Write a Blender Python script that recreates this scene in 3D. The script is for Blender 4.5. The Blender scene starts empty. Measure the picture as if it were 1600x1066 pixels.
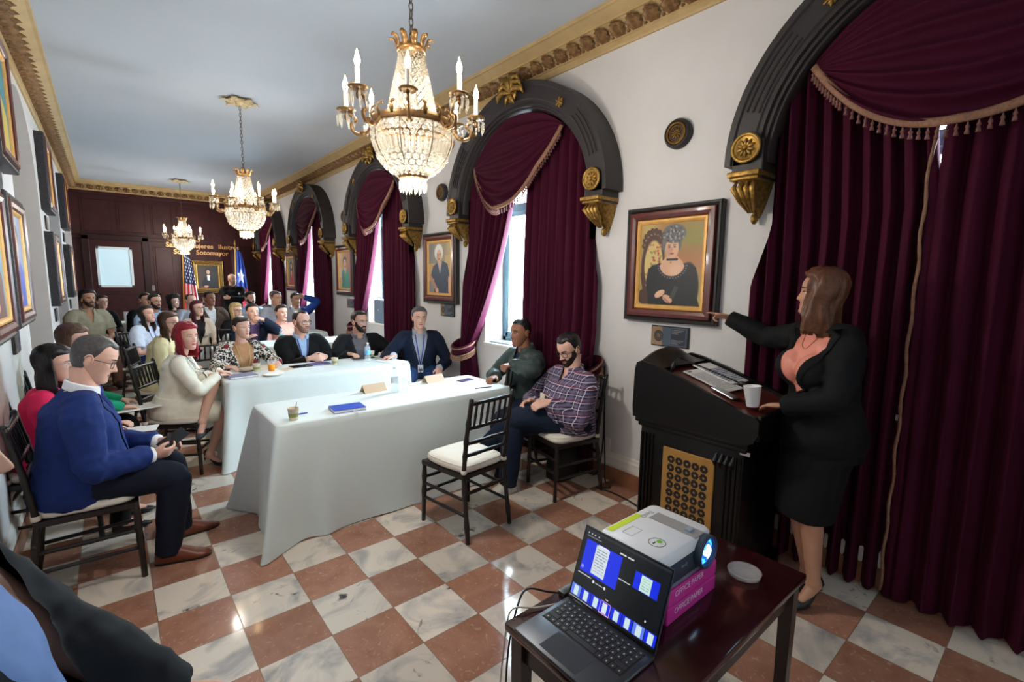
import bpy, bmesh, math, random
import numpy as np
from mathutils import Vector, Matrix, noise
from mathutils.bvhtree import BVHTree
random.seed(7)
PI = math.pi
sc = bpy.context.scene
COL = sc.collection

# ------------------------------------------------------------------ camera
F_PX = 746.5
def cam_axes(yaw, pitch, roll):
    cy, sy, cp, sp = math.cos(yaw), math.sin(yaw), math.cos(pitch), math.sin(pitch)
    f = Vector((sy*cp, cy*cp, -sp)); r = Vector((cy, -sy, 0)); u = r.cross(f)
    cr, sr = math.cos(roll), math.sin(roll)
    return cr*r+sr*u, -sr*r+cr*u, f
cam_d = bpy.data.cameras.new('camera'); cam = bpy.data.objects.new('camera', cam_d); COL.objects.link(cam)
_r, _u, _f = cam_axes(0.69981, 0.12537, 0.01314)
CAM = Vector((-0.67887, -2.37054, 1.63573))
cam.matrix_world = Matrix(((_r.x, _u.x, -_f.x, CAM.x), (_r.y, _u.y, -_f.y, CAM.y), (_r.z, _u.z, -_f.z, CAM.z), (0, 0, 0, 1)))
cam_d.sensor_width = 36.0; cam_d.lens = F_PX/1600*36.0; cam_d.clip_start = 0.05; cam_d.clip_end = 200
sc.camera = cam

# ------------------------------------------------------------------ light and exposure
vs = sc.view_settings
vs.view_transform = 'Standard'; vs.look = 'None'; vs.gamma = 1.0; vs.use_curve_mapping = False
vs.exposure = 1.24
SKY_STRENGTH = 33.0
CHANDELIER_W = 32.0
w = bpy.data.worlds.new('daylight'); sc.world = w; w.use_nodes = True
bg = w.node_tree.nodes['Background']
bg.inputs[0].default_value = (0.66, 0.86, 1.0, 1); bg.inputs[1].default_value = SKY_STRENGTH
sc.cycles.max_bounces = 8; sc.cycles.diffuse_bounces = 5; sc.cycles.glossy_bounces = 3
sc.cycles.transmission_bounces = 4; sc.cycles.transparent_max_bounces = 16
sc.cycles.caustics_reflective = False; sc.cycles.caustics_refractive = False
sc.cycles.sample_clamp_indirect = 6.0
sc.cycles.use_denoising = True

# ------------------------------------------------------------------ room constants (metres; x right, y down the hall, z up)
LW, RW, BW, FW, CE = -1.2, 2.42, 11.5, -7.6, 3.63
TILE = 0.305
ARCH_Y = [-2.0, 1.10, 4.15, 7.20, 10.25]
WIN_Y = [-5.05]+ARCH_Y      # the first is an added unseen window behind the camera, for front fill light
PIER_Y = [-0.46, 2.60, 5.65, 8.72]

# ------------------------------------------------------------------ helpers
def lin(c):
    return tuple(((v/255.0)/12.92 if v/255.0 <= 0.04045 else ((v/255.0+0.055)/1.055)**2.4) for v in c)
MATS = {}
def mat(name, rgb, rough=0.5, metal=0.0, var=0.0, scale=20.0, bump=0.0, bscale=60.0, spec=0.5, sheen=0.0, coat=0.0, emit=None, estr=0.0, trans=0.0, alpha=1.0):
    if name in MATS: return MATS[name]
    m = bpy.data.materials.new(name); m.use_nodes = True; MATS[name] = m
    nt = m.node_tree; b = nt.nodes['Principled BSDF']
    c = lin(rgb)+(1,)
    b.inputs['Base Color'].default_value = c
    b.inputs['Roughness'].default_value = rough; b.inputs['Metallic'].default_value = metal
    b.inputs['Specular IOR Level'].default_value = spec
    if sheen:
        b.inputs['Sheen Weight'].default_value = sheen; b.inputs['Sheen Roughness'].default_value = 0.4
        b.inputs['Sheen Tint'].default_value = tuple(min(1, v*4+.05) for v in c[:3])+(1,)
    if coat: b.inputs['Coat Weight'].default_value = coat; b.inputs['Coat Roughness'].default_value = 0.08
    if emit: b.inputs['Emission Color'].default_value = lin(emit)+(1,); b.inputs['Emission Strength'].default_value = estr
    if trans: b.inputs['Transmission Weight'].default_value = trans
    if alpha < 1: b.inputs['Alpha'].default_value = alpha
    tc = None
    if var or bump:
        tc = nt.nodes.new('ShaderNodeTexCoord')
    if var:
        n = nt.nodes.new('ShaderNodeTexNoise'); n.inputs['Scale'].default_value = scale; n.inputs['Detail'].default_value = 4
        nt.links.new(tc.outputs['Object'], n.inputs['Vector'])
        r = nt.nodes.new('ShaderNodeValToRGB')
        r.color_ramp.elements[0].position = .3; r.color_ramp.elements[1].position = .7
        r.color_ramp.elements[0].color = tuple(v*(1-var) for v in c[:3])+(1,)
        r.color_ramp.elements[1].color = tuple(min(1, v*(1+var)) for v in c[:3])+(1,)
        nt.links.new(n.outputs['Fac'], r.inputs[0]); nt.links.new(r.outputs[0], b.inputs['Base Color'])
    if bump:
        n2 = nt.nodes.new('ShaderNodeTexNoise'); n2.inputs['Scale'].default_value = bscale; n2.inputs['Detail'].default_value = 3
        nt.links.new(tc.outputs['Object'], n2.inputs['Vector'])
        bp = nt.nodes.new('ShaderNodeBump'); bp.inputs['Strength'].default_value = bump; bp.inputs['Distance'].default_value = 0.01
        nt.links.new(n2.outputs['Fac'], bp.inputs['Height']); nt.links.new(bp.outputs['Normal'], b.inputs['Normal'])
    return m
def paint_mat(name='painted_surface', rough=0.45, emit=0.0):
    if name in MATS: return MATS[name]
    m = bpy.data.materials.new(name); m.use_nodes = True; MATS[name] = m
    nt = m.node_tree; b = nt.nodes['Principled BSDF']; a = nt.nodes.new('ShaderNodeAttribute'); a.attribute_name = 'Col'
    nt.links.new(a.outputs['Color'], b.inputs['Base Color']); b.inputs['Roughness'].default_value = rough
    if emit:
        nt.links.new(a.outputs['Color'], b.inputs['Emission Color']); b.inputs['Emission Strength'].default_value = emit
        b.inputs['Base Color'].default_value = (0.01, 0.01, 0.01, 1)
        for l in list(nt.links):
            if l.to_socket == b.inputs['Base Color']: nt.links.remove(l)
    return m

class MB:
    """collects shapes for ONE mesh object"""
    def __init__(s): s.v = []; s.f = []; s.m = []; s.k = 0
    def add(s, vs, fs, k=None):
        o = len(s.v); s.v.extend([tuple(p) for p in vs]); k = s.k if k is None else k
        for f in fs: s.f.append(tuple(i+o for i in f)); s.m.append(k)
        return s
    def box(s, a, b, k=None, M=None):
        (x0, y0, z0), (x1, y1, z1) = a, b
        vs = [(x0,y0,z0),(x1,y0,z0),(x1,y1,z0),(x0,y1,z0),(x0,y0,z1),(x1,y0,z1),(x1,y1,z1),(x0,y1,z1)]
        if M: vs = [tuple(M @ Vector(p)) for p in vs]
        return s.add(vs, [(0,3,2,1),(4,5,6,7),(0,1,5,4),(1,2,6,5),(2,3,7,6),(3,0,4,7)], k)
    def bbox(s, a, b, r=0.004, k=None, M=None):
        """box with bevelled edges"""
        bm = bmesh.new(); bmesh.ops.create_cube(bm, size=1)
        for v in bm.verts: v.co = Vector([a[i]+(v.co[i]+.5)*(b[i]-a[i]) for i in range(3)])
        bmesh.ops.bevel(bm, geom=bm.edges[:], offset=r, segments=2, affect='EDGES', profile=.5)
        if M: bmesh.ops.transform(bm, matrix=M, verts=bm.verts)
        return s.bm(bm, k)
    def bm(s, bm, k=None):
        bm.verts.index_update(); s.add([v.co[:] for v in bm.verts], [[v.index for v in f.verts] for f in bm.faces], k); bm.free(); return s
    def rings(s, rs, k=None, cap=(True, True), close=False):
        n = len(rs[0]); o = len(s.v); vs = [tuple(p) for r in rs for p in r]; fs = []
        R = len(rs)
        for i in range(R if close else R-1):
            a, b = i*n, ((i+1) % R)*n
            for j in range(n):
                jj = (j+1) % n; fs.append((a+j, a+jj, b+jj, b+j))
        if not close:
            if cap[0]: fs.append(tuple(range(n-1, -1, -1)))
            if cap[1]: fs.append(tuple((R-1)*n+j for j in range(n)))
        return s.add(vs, fs, k)
    def grid(s, rows, k=None, closeu=False):
        n = len(rows[0]); vs = [tuple(p) for r in rows for p in r]; fs = []
        for i in range(len(rows)-1):
            for j in range(n if closeu else n-1):
                jj = (j+1) % n; fs.append((i*n+j, i*n+jj, (i+1)*n+jj, (i+1)*n+j))
        return s.add(vs, fs, k)
    def tube(s, pts, rad, n=10, k=None, up=None, close=False):
        """pts polyline, rad: number | list of numbers | list of (a,b) with a along side, b along 'up'"""
        pts = [Vector(p) for p in pts]; N = len(pts)
        if not isinstance(rad, (list, tuple)): rad = [rad]*N
        rs = []; pu = None
        for i, p in enumerate(pts):
            if close: t = pts[(i+1) % N]-pts[i-1]
            else: t = pts[min(i+1, N-1)]-pts[max(i-1, 0)]
            t = t.normalized() if t.length > 1e-9 else Vector((0, 0, 1))
            ref = Vector(up) if up is not None else (pu if pu else (Vector((0, 0, 1)) if abs(t.z) < .9 else Vector((0, 1, 0))))
            sd = t.cross(ref)
            if sd.length < 1e-6: sd = t.cross(Vector((1, 0, 0.1)))
            sd.normalize(); u = sd.cross(t); pu = u
            ra, rb = rad[i] if isinstance(rad[i], (tuple, list)) else (rad[i], rad[i])
            rs.append([p+sd*(ra*math.cos(2*PI*j/n))+u*(rb*math.sin(2*PI*j/n)) for j in range(n)])
        return s.rings(rs, k, close=close)
    def ell(s, c, r, k=None, M=None, nu=14, nv=9):
        c = Vector(c); r = (r, r, r) if not isinstance(r, (tuple, list)) else r
        vs = []; 
        for i in range(1, nv):
            ph = PI*i/nv
            for j in range(nu):
                th = 2*PI*j/nu; q = Vector((r[0]*math.sin(ph)*math.cos(th), r[1]*math.sin(ph)*math.sin(th), r[2]*math.cos(ph)))
                vs.append(c+(M @ q if M else q))
        q = Vector((0, 0, r[2])); q = M @ q if M else q
        vs += [c+q, c-q]; T, B = len(vs)-2, len(vs)-1; fs = []
        for i in range(nv-2):
            for j in range(nu): fs.append((i*nu+j, (i+1)*nu+j, (i+1)*nu+(j+1) % nu, i*nu+(j+1) % nu))
        for j in range(nu):
            fs.append((T, j, (j+1) % nu)); fs.append((B, (nv-2)*nu+(j+1) % nu, (nv-2)*nu+j))
        return s.add(vs, fs, k)
    def lathe(s, prof, c=(0, 0, 0), n=24, k=None, M=None, cap=(False, False)):
        c = Vector(c); rs = []
        for (r, z) in prof:
            ring = []
            for j in range(n):
                q = Vector((r*math.cos(2*PI*j/n), r*math.sin(2*PI*j/n), z)); ring.append(c+(M @ q if M else q))
            rs.append(ring)
        return s.rings(rs, k, cap=cap)
    def prism(s, poly, axis_fn, d0, d1, k=None):
        """2-D polygon extruded; axis_fn(u, v, d) -> xyz"""
        n = len(poly); a = [axis_fn(u, v, d0) for u, v in poly]; b = [axis_fn(u, v, d1) for u, v in poly]
        fs = [tuple(range(n-1, -1, -1)), tuple(range(n, 2*n))]+[(i, (i+1) % n, n+(i+1) % n, n+i) for i in range(n)]
        return s.add(a+b, fs, k)
    def mesh(s, name):
        me = bpy.data.meshes.new(name); me.from_pydata([tuple(p) for p in s.v], [], s.f)
        if s.m: me.polygons.foreach_set('material_index', s.m)
        me.update(); return me
    def build(s, name, mats, parent=None, smooth=True, angle=None, fix=True):
        me = s.mesh(name)
        if fix:
            bm = bmesh.new(); bm.from_mesh(me); bmesh.ops.recalc_face_normals(bm, faces=bm.faces); bm.to_mesh(me); bm.free()
        return link(name, me, mats, parent, smooth, angle)
def link(name, me, mats, parent=None, smooth=True, angle=None):
    me.name = name
    for m in (mats if isinstance(mats, (list, tuple)) else [mats]): me.materials.append(m)
    if smooth:
        me.polygons.foreach_set('use_smooth', [True]*len(me.polygons))
        if angle is not None: me.set_sharp_from_angle(angle=math.radians(angle))
    o = bpy.data.objects.new(name, me); COL.objects.link(o)
    if parent:
        o.parent = parent
        q = parent
        while q.parent: q = q.parent
        if q.get('_abs'): me.transform(Matrix.Translation(-Vector(q.location)))
    return o
def thing(name, label, cat, loc=(0, 0, 0), group=None, rz=0.0, absolute=False):
    """Empty at the thing's base; absolute=True: parts are given in world coordinates"""
    o = bpy.data.objects.new(name, None); COL.objects.link(o); o.empty_display_size = .05
    o.location = loc; o.rotation_euler = (0, 0, rz)
    o['label'] = label; o['category'] = cat
    if group: o['group'] = group
    if absolute: ABS.append(o); o['_abs'] = 1
    return o
ABS = []
def tag(o, label, cat, group=None, kind=None):
    o['label'] = label; o['category'] = cat
    if group: o['group'] = group
    if kind: o['kind'] = kind
    return o
def struct(o): o['kind'] = 'structure'; return o
def rebase(o, loc):
    """give a single-mesh thing built in world coordinates an origin at loc"""
    o.data.transform(Matrix.Translation(-Vector(loc))); o.location = loc; return o
def dup(root, loc=None, rz=None, label=None, group=None):
    r = root.copy(); COL.objects.link(r)
    if loc is not None: r.location = loc
    if rz is not None: r.rotation_euler = (0, 0, rz)
    if label: r['label'] = label
    if group: r['group'] = group
    for ch in list(root.children):
        c = ch.copy(); COL.objects.link(c); c.parent = r
        for g in list(ch.children):
            d = g.copy(); COL.objects.link(d); d.parent = c
    return r
def bez(p0, p1, p2, p3, n=12):
    p0, p1, p2, p3 = map(Vector, (p0, p1, p2, p3)); out = []
    for i in range(n+1):
        t = i/n; out.append(p0*(1-t)**3+p1*3*t*(1-t)**2+p2*3*t*t*(1-t)+p3*t**3)
    return out
def spline(pts, n=8):
    pts = [Vector(p) for p in pts]; out = []
    for i in range(len(pts)-1):
        a = pts[max(i-1, 0)]; b = pts[i]; c = pts[i+1]; d = pts[min(i+2, len(pts)-1)]
        for j in range(n):
            t = j/n
            out.append(.5*((2*b)+(c-a)*t+(2*a-5*b+4*c-d)*t*t+(3*b-a-3*c+d)*t**3))
    out.append(pts[-1]); return out
def lerp(a, b, t): return a+(b-a)*t
def interp(x, xs, ys):
    if x <= xs[0]: return ys[0]
    for i in range(len(xs)-1):
        if x <= xs[i+1]:
            t = (x-xs[i])/(xs[i+1]-xs[i]); t = t*t*(3-2*t) if False else t
            return ys[i]+(ys[i+1]-ys[i])*t
    return ys[-1]

# --- flat pictures: a fine grid whose vertices carry the colours of what is painted or printed there
class Paint:
    def __init__(s, w, h, base):
        s.w, s.h = w, h; s.a = np.zeros((h, w, 3)); s.a[:] = base
        s.X, s.Y = np.meshgrid((np.arange(w)+.5)/w, (np.arange(h)+.5)/h)   # Y down from the top
    def put(s, mask, c, soft=None):
        c = np.array(c, float)
        mk = np.clip(mask.astype(float), 0, 1)[..., None]; s.a = s.a*(1-mk)+c*mk; return s
    def rect(s, x0, y0, x1, y1, c): return s.put((s.X >= x0) & (s.X < x1) & (s.Y >= y0) & (s.Y < y1), c)
    def ell(s, cx, cy, rx, ry, c, ang=0, soft=.12):
        dx, dy = s.X-cx, (s.Y-cy)*1.0; ca, sa = math.cos(ang), math.sin(ang)
        u = (dx*ca+dy*sa)/rx; v = (-dx*sa+dy*ca)/ry; d = np.sqrt(u*u+v*v)
        return s.put(np.clip((1-d)/soft+.5, 0, 1), c)
    def poly(s, pts, c):
        ins = np.zeros(s.X.shape, bool); n = len(pts)
        for i in range(n):
            (x1, y1), (x2, y2) = pts[i], pts[(i+1) % n]
            if y1 == y2: continue
            ins ^= ((s.Y > min(y1, y2)) & (s.Y <= max(y1, y2)) & (s.X < (x2-x1)*(s.Y-y1)/(y2-y1)+x1))
        return s.put(ins, c)
    def line(s, x0, y0, x1, y1, t, c):
        dx, dy = x1-x0, y1-y0; L = dx*dx+dy*dy+1e-12
        tt = np.clip(((s.X-x0)*dx+(s.Y-y0)*dy)/L, 0, 1)
        return s.put(np.hypot(s.X-x0-tt*dx, s.Y-y0-tt*dy) < t, c)
    def grad(s, c0, c1, x0=0, x1=1):
        t = np.clip((s.X-x0)/(x1-x0), 0, 1)[..., None]; s.a = np.array(c0, float)*(1-t)+np.array(c1, float)*t; return s
    def mottle(s, amp=10, n=6, seed=1):
        r = np.random.RandomState(seed); g = np.zeros_like(s.X)
        for _ in range(n*4):
            kx, ky = r.uniform(-n*4, n*4, 2); g += np.sin(kx*s.X+ky*s.Y+r.uniform(0, 6.3))
        s.a = np.clip(s.a+(g/(n*1.4)*amp)[..., None], 0, 255); return s
    def object(s, name, origin, ux, uy, m, parent=None):
        """origin = top-left corner, ux along the width, uy down the height"""
        o, ux, uy = Vector(origin), Vector(ux), Vector(uy); w, h = s.w, s.h
        vs = [tuple(o+ux*(i/(w-1))+uy*(j/(h-1))) for j in range(h) for i in range(w)]
        fs = [(j*w+i, (j+1)*w+i, (j+1)*w+i+1, j*w+i+1) for j in range(h-1) for i in range(w-1)]
        me = bpy.data.meshes.new(name); me.from_pydata(vs, [], fs)
        c = np.clip(s.a, 0, 255)/255.0; c = np.where(c <= .04045, c/12.92, ((c+.055)/1.055)**2.4)
        at = me.color_attributes.new('Col', 'FLOAT_COLOR', 'POINT')
        at.data.foreach_set('color', np.concatenate([c.reshape(-1, 3), np.ones((w*h, 1))], 1).astype(np.float32).ravel())
        return link(name, me, m, parent, smooth=False)
def remesh_mb(mb, voxel, smooth=4, amp=0.0, freq=14.0, seed=0.0):
    """union of the overlapping shapes of mb as one continuous surface"""
    me = mb.mesh('tmp'); o = bpy.data.objects.new('tmp', me); COL.objects.link(o)
    md = o.modifiers.new('r', 'REMESH'); md.mode = 'VOXEL'; md.voxel_size = voxel; md.adaptivity = 0
    dg = bpy.context.evaluated_depsgraph_get(); new = bpy.data.meshes.new_from_object(o.evaluated_get(dg))
    bpy.data.objects.remove(o); bpy.data.meshes.remove(me)
    n = len(new.vertices); co = np.empty(n*3, np.float64); new.vertices.foreach_get('co', co); co = co.reshape(-1, 3)
    e = np.empty(len(new.edges)*2, np.int32); new.edges.foreach_get('vertices', e); e = e.reshape(-1, 2)
    deg = np.bincount(e.ravel(), minlength=n).astype(float)[:, None]; deg[deg == 0] = 1
    def lap(x):
        s = np.zeros_like(x)
        for k in range(3):
            s[:, k] = np.bincount(e[:, 0], weights=x[e[:, 1], k], minlength=n)+np.bincount(e[:, 1], weights=x[e[:, 0], k], minlength=n)
        return s/deg-x
    for _ in range(smooth):
        co += .5*lap(co); co -= .30*lap(co)
    new.vertices.foreach_set('co', co.ravel()); new.update()
    if amp:
        nr = np.empty(n*3); new.vertices.foreach_get('normal', nr); nr = nr.reshape(-1, 3)
        d = np.array([.7*noise.noise(Vector((p[0]*freq+seed, p[1]*freq, p[2]*freq*.55)))+.9*(.28-abs(noise.noise(Vector((p[0]*freq*.7+seed*2, p[1]*freq*.7+p[2]*freq*.35, p[2]*freq*.9)))))*1.6+.4*noise.noise(Vector((p[0]*freq*2.3, p[1]*freq*2.3+seed, p[2]*freq*1.6))) for p in co])
        co += nr*(d*amp)[:, None]; new.vertices.foreach_set('co', co.ravel()); new.update()
    return new
# ------------------------------------------------------------------ room shell
def floor_mat():
    m = bpy.data.materials.new('marble_checker_floor'); m.use_nodes = True; nt = m.node_tree; b = nt.nodes['Principled BSDF']; L = nt.links.new
    N = nt.nodes.new; tc = N('ShaderNodeTexCoord')
    sep = N('ShaderNodeSeparateXYZ'); L(tc.outputs['Object'], sep.inputs[0])
    def mth(op, a, bb=None, c=None):
        n = N('ShaderNodeMath'); n.operation = op
        for i, q in enumerate((a, bb, c)):
            if q is None: continue
            if isinstance(q, (int, float)): n.inputs[i].default_value = q
            else: L(q, n.inputs[i])
        return n.outputs[0]
    def mix(f, a, c):
        n = N('ShaderNodeMix'); n.data_type = 'RGBA'; L(f, n.inputs['Factor'])
        for q, sk in ((a, n.inputs[6]), (c, n.inputs[7])):
            if isinstance(q, tuple): sk.default_value = lin(q)+(1,)
            else: L(q, sk)
        return n.outputs[2]
    sx = mth('DIVIDE', sep.outputs[0], TILE); sy = mth('DIVIDE', sep.outputs[1], TILE)
    fx, fy = mth('FLOOR', sx), mth('FLOOR', sy)
    par = mth('PINGPONG', mth('ADD', fx, fy), 1.0)
    # a different piece of stone in every tile
    comb = N('ShaderNodeCombineXYZ'); L(fx, comb.inputs[0]); L(fy, comb.inputs[1])
    wn = N('ShaderNodeTexWhiteNoise'); wn.noise_dimensions = '3D'; L(comb.outputs[0], wn.inputs['Vector'])
    off = N('ShaderNodeVectorMath'); off.operation = 'SCALE'; L(wn.outputs['Color'], off.inputs[0]); off.inputs['Scale'].default_value = 40
    add = N('ShaderNodeVectorMath'); L(tc.outputs['Object'], add.inputs[0]); L(off.outputs[0], add.inputs[1])
    def nz(scale, detail=5, dist=0.0, rough=.55):
        n = N('ShaderNodeTexNoise'); n.inputs['Scale'].default_value = scale; n.inputs['Detail'].default_value = detail
        n.inputs['Distortion'].default_value = dist; n.inputs['Roughness'].default_value = rough; L(add.outputs[0], n.inputs['Vector']); return n.outputs['Fac']
    def ramp(f, p0, p1):
        n = N('ShaderNodeMapRange'); n.inputs[1].default_value = p0; n.inputs[2].default_value = p1; n.clamp = True; L(f, n.inputs[0]); return n.outputs[0]
    v1 = ramp(nz(3.2, 6, 1.2), .50, .72); v2 = ramp(nz(9, 5, 2.0), .60, .69); patch = ramp(nz(4.5, 2), .52, .66)
    white = mix(v1, (222, 208, 192), (150, 146, 146)); white = mix(mth('MULTIPLY', v2, patch), white, (70, 68, 72))
    pinkn = ramp(nz(7, 6, .6), .3, .75); pink = mix(pinkn, (178, 128, 106), (150, 102, 82))
    veins = ramp(nz(16, 4, 3.5), .60, .68); pink = mix(mth('MULTIPLY', veins, .5), pink, (210, 176, 154))
    col = mix(par, pink, white)
    bri = N('ShaderNodeHueSaturation'); L(col, bri.inputs['Color']); L(mth('MULTIPLY_ADD', wn.outputs['Value'], .30, .83), bri.inputs['Value'])
    ex = mth('ABSOLUTE', mth('SUBTRACT', mth('FRACT', sx), .5)); ey = mth('ABSOLUTE', mth('SUBTRACT', mth('FRACT', sy), .5))
    gr = mth('GREATER_THAN', mth('MAXIMUM', ex, ey), .4925)
    fin = mix(gr, bri.outputs[0], (128, 96, 76)); L(fin, b.inputs['Base Color'])
    b.inputs['Roughness'].default_value = .14; b.inputs['Specular IOR Level'].default_value = .5
    rr = mth('MULTIPLY_ADD', gr, .3, .09); L(rr, b.inputs['Roughness'])
    return m
M_WALL = mat('wall_white', (214, 209, 206), .75, var=.03, scale=3, bump=.05, bscale=120)
M_CEIL = mat('ceiling_white', (184, 190, 198), .8, var=.02, scale=1.2)
M_TAN = mat('cornice_tan', (186, 158, 112), .6, var=.10, scale=6)
M_LEAF = mat('cornice_bronze', (128, 94, 58), .55, metal=.15, var=.35, scale=30)
M_WOOD = mat('mahogany', (54, 16, 17), .45, var=.25, scale=9, spec=.28)
M_WOOD2 = mat('mahogany_dark', (40, 11, 13), .45, var=.25, scale=9, spec=.28)
M_MARB = mat('baseboard_marble', (150, 98, 70), .3, var=.2, scale=12)
M_TRIM = mat('painted_trim', (224, 216, 206), .5)
FLOORM = floor_mat()
mb = MB(); mb.box((LW-.5, FW, -.12), (RW+.5, BW, 0)); struct(mb.build('floor', FLOORM, smooth=False))
mb = MB(); mb.box((LW-.5, FW-.2, CE), (RW+.5, BW+.2, CE+.12)); struct(mb.build('ceiling', M_CEIL, smooth=False))
WT = .34
# right wall with five deep window openings
OP_W, OP_B, OP_T = .66, .97, 2.98
def wall_with_holes(name, x0, x1, holes):
    mb = MB(); y = FW
    for (a, b, zb, zt) in holes:
        mb.box((x0, y, 0), (x1, a, CE))
        if zb > 0: mb.box((x0, a, 0), (x1, b, zb))
        mb.box((x0, a, zt), (x1, b, CE)); y = b
    mb.box((x0, y, 0), (x1, BW, CE)); return struct(mb.build(name, M_WALL, smooth=False))
OPW = lambda i: .32 if i == 0 else OP_W
wall_with_holes('wall_right', RW, RW+WT, [(c-OPW(i), c+OPW(i), OP_B, OP_T) for i, c in enumerate(WIN_Y)])
# left wall with arched niches
def arched_wall():
    mb = MB(); NR, SPR = .98, 2.36; y = FW; n = 20
    x0, x1 = LW-.42, LW
    for c in NICHE_Y:
        mb.box((x0, y, 0), (x1, c-NR, CE))
        poly = [(c-NR, CE)]+[(c-NR*math.cos(PI*i/n), SPR+NR*math.sin(PI*i/n)) for i in range(n+1)]+[(c+NR, CE)]
        for i in range(n):
            a, b = poly[1+i], poly[2+i]
            mb.prism([(a[0], CE), (a[0], a[1]), (b[0], b[1]), (b[0], CE)], lambda u, v, d: (d, u, v), x0, x1)
        y = c+NR
    mb.box((x0, y, 0), (x1, BW, CE)); mb.box((x0-.08, FW, 0), (x0, BW, CE))
    o = struct(mb.build('wall_left', M_WALL, smooth=False))
NICHE_Y = [4.15, 7.20, 10.25]; arched_wall()
# dark wooden double doors standing in the niches
for i, c in enumerate(NICHE_Y):
    mb = MB(); x = LW-.38
    mb.bbox((x-.035, c-.92, 0), (x, c+.92, 2.34), .004)
    for s in (-1, 1):
        for (z0, z1) in ((.2, .95), (1.1, 2.2)):
            mb.bbox((x, c+s*.46-.32, z0), (x+.02, c+s*.46+.32, z1), .01)
    d = struct(mb.build('door_%d' % (i+2), M_WOOD, smooth=False))
    mb = MB(); mb.bbox((x-.03, c-.94, 2.34), (x+.05, c+.94, 2.44), .01); mb.ell((x+.03, c-.06, 1.0), .03, 0)
    mb.build('door_rail', M_WOOD2, d)
    mb = MB(); n = 16; pts = [(c+.92*math.cos(PI*k/n), 2.44+.86*math.sin(PI*k/n)) for k in range(n+1)]
    mb.prism(pts, lambda u, v, q: (q, u, v), x-.03, x-.005); mb.build('door_fanlight', mat('fanlight_dark', (40, 34, 34), .2), d, smooth=False)
mb = MB(); mb.box((LW-.5, FW-.2, 0), (RW+.5, FW, CE)); struct(mb.build('wall_front', M_WALL, smooth=False))
# ---- back wall: panelled mahogany
mb = MB(); mb.box((LW-.5, BW, 0), (RW+.5, BW+.2, CE))
mb.bbox((LW, BW-.03, 2.42), (RW, BW, 2.50), .008); mb.bbox((LW, BW-.035, 3.36), (RW, BW, 3.43), .008)
def panel(x0, x1, z0, z1, d=.018):
    mb.bbox((x0, BW-d, z0), (x1, BW, z1), .008)
    fr = .035
    for (a, b, c_, e) in ((x0-fr, x1+fr, z0-fr, z0), (x0-fr, x1+fr, z1, z1+fr), (x0-fr, x0, z0, z1), (x1, x1+fr, z0, z1)):
        mb.bbox((a, BW-.012, c_), (b, BW, e), .004)
for (a, b) in ((-1.0, -.55), (-.40, .05), (.2, .55), (.7, 1.25), (1.4, 1.95), (2.05, 2.35)): panel(a, b, 2.6, 3.26)
for (a, b) in ((.2, .52), (.68, 1.25), (1.40, 1.72), (1.86, 2.30)): panel(a, b, 1.02, 2.3)
for (a, b) in ((.2, .52), (.68, 1.25), (1.40, 1.72), (1.86, 2.30)): panel(a, b, .2, .88)
struct(mb.build('wall_back', M_WOOD, smooth=False))
# panelled door with a frosted pane
mb = MB(); y = BW-.06
mb.box((-.93, y, 0), (-.04, BW, 1.38)); mb.box((-.93, y, 2.26), (-.04, BW, 2.42)); mb.box((-.93, y, 1.38), (-.84, BW, 2.26)); mb.box((-.22, y, 1.38), (-.04, BW, 2.26))
for (z0, z1) in ((.18, .52), (.66, 1.22)):
    mb.bbox((-.78, y-.02, z0), (-.2, y, z1), .012)
door = struct(mb.build('door_1', M_WOOD, smooth=False))
mb = MB()
for (a, b) in (((-1.06, y-.03, 0), (-.93, BW, 2.5)), ((-.04, y-.03, 0), (.09, BW, 2.5)), ((-1.06, y-.03, 2.40), (.09, BW, 2.52))): mb.bbox(a, b, .012)
mb.build('door_frame', M_WOOD2, door, smooth=False)
mb = MB(); mb.box((-.84, y+.02, 1.38), (-.22, y+.03, 2.26))
mb.build('pane', mat('lit_frosted_glass', (190, 212, 224), .35, emit=(170, 204, 216), estr=.2), door, smooth=False)
mb = MB()
for (a, b, c_, e) in ((-.84, -.22, 1.38, 1.43), (-.84, -.22, 2.21, 2.26), (-.84, -.79, 1.38, 2.26), (-.27, -.22, 1.38, 2.26)): mb.bbox((a, y-.012, c_), (b, y+.02, e), .004)
mb.build('pane_bead', mat('pane_bead_white', (214, 222, 226), .5), door, smooth=False)
mb = MB(); mb.bbox((-.13, y-.012, .93), (-.08, y, 1.17), .004); mb.tube([(-.105, y, 1.05), (-.105, y-.05, 1.05), (-.20, y-.055, 1.05)], .01)
mb.build('door_handle', mat('brass', (190, 150, 70), .3, metal=1), door)
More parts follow.
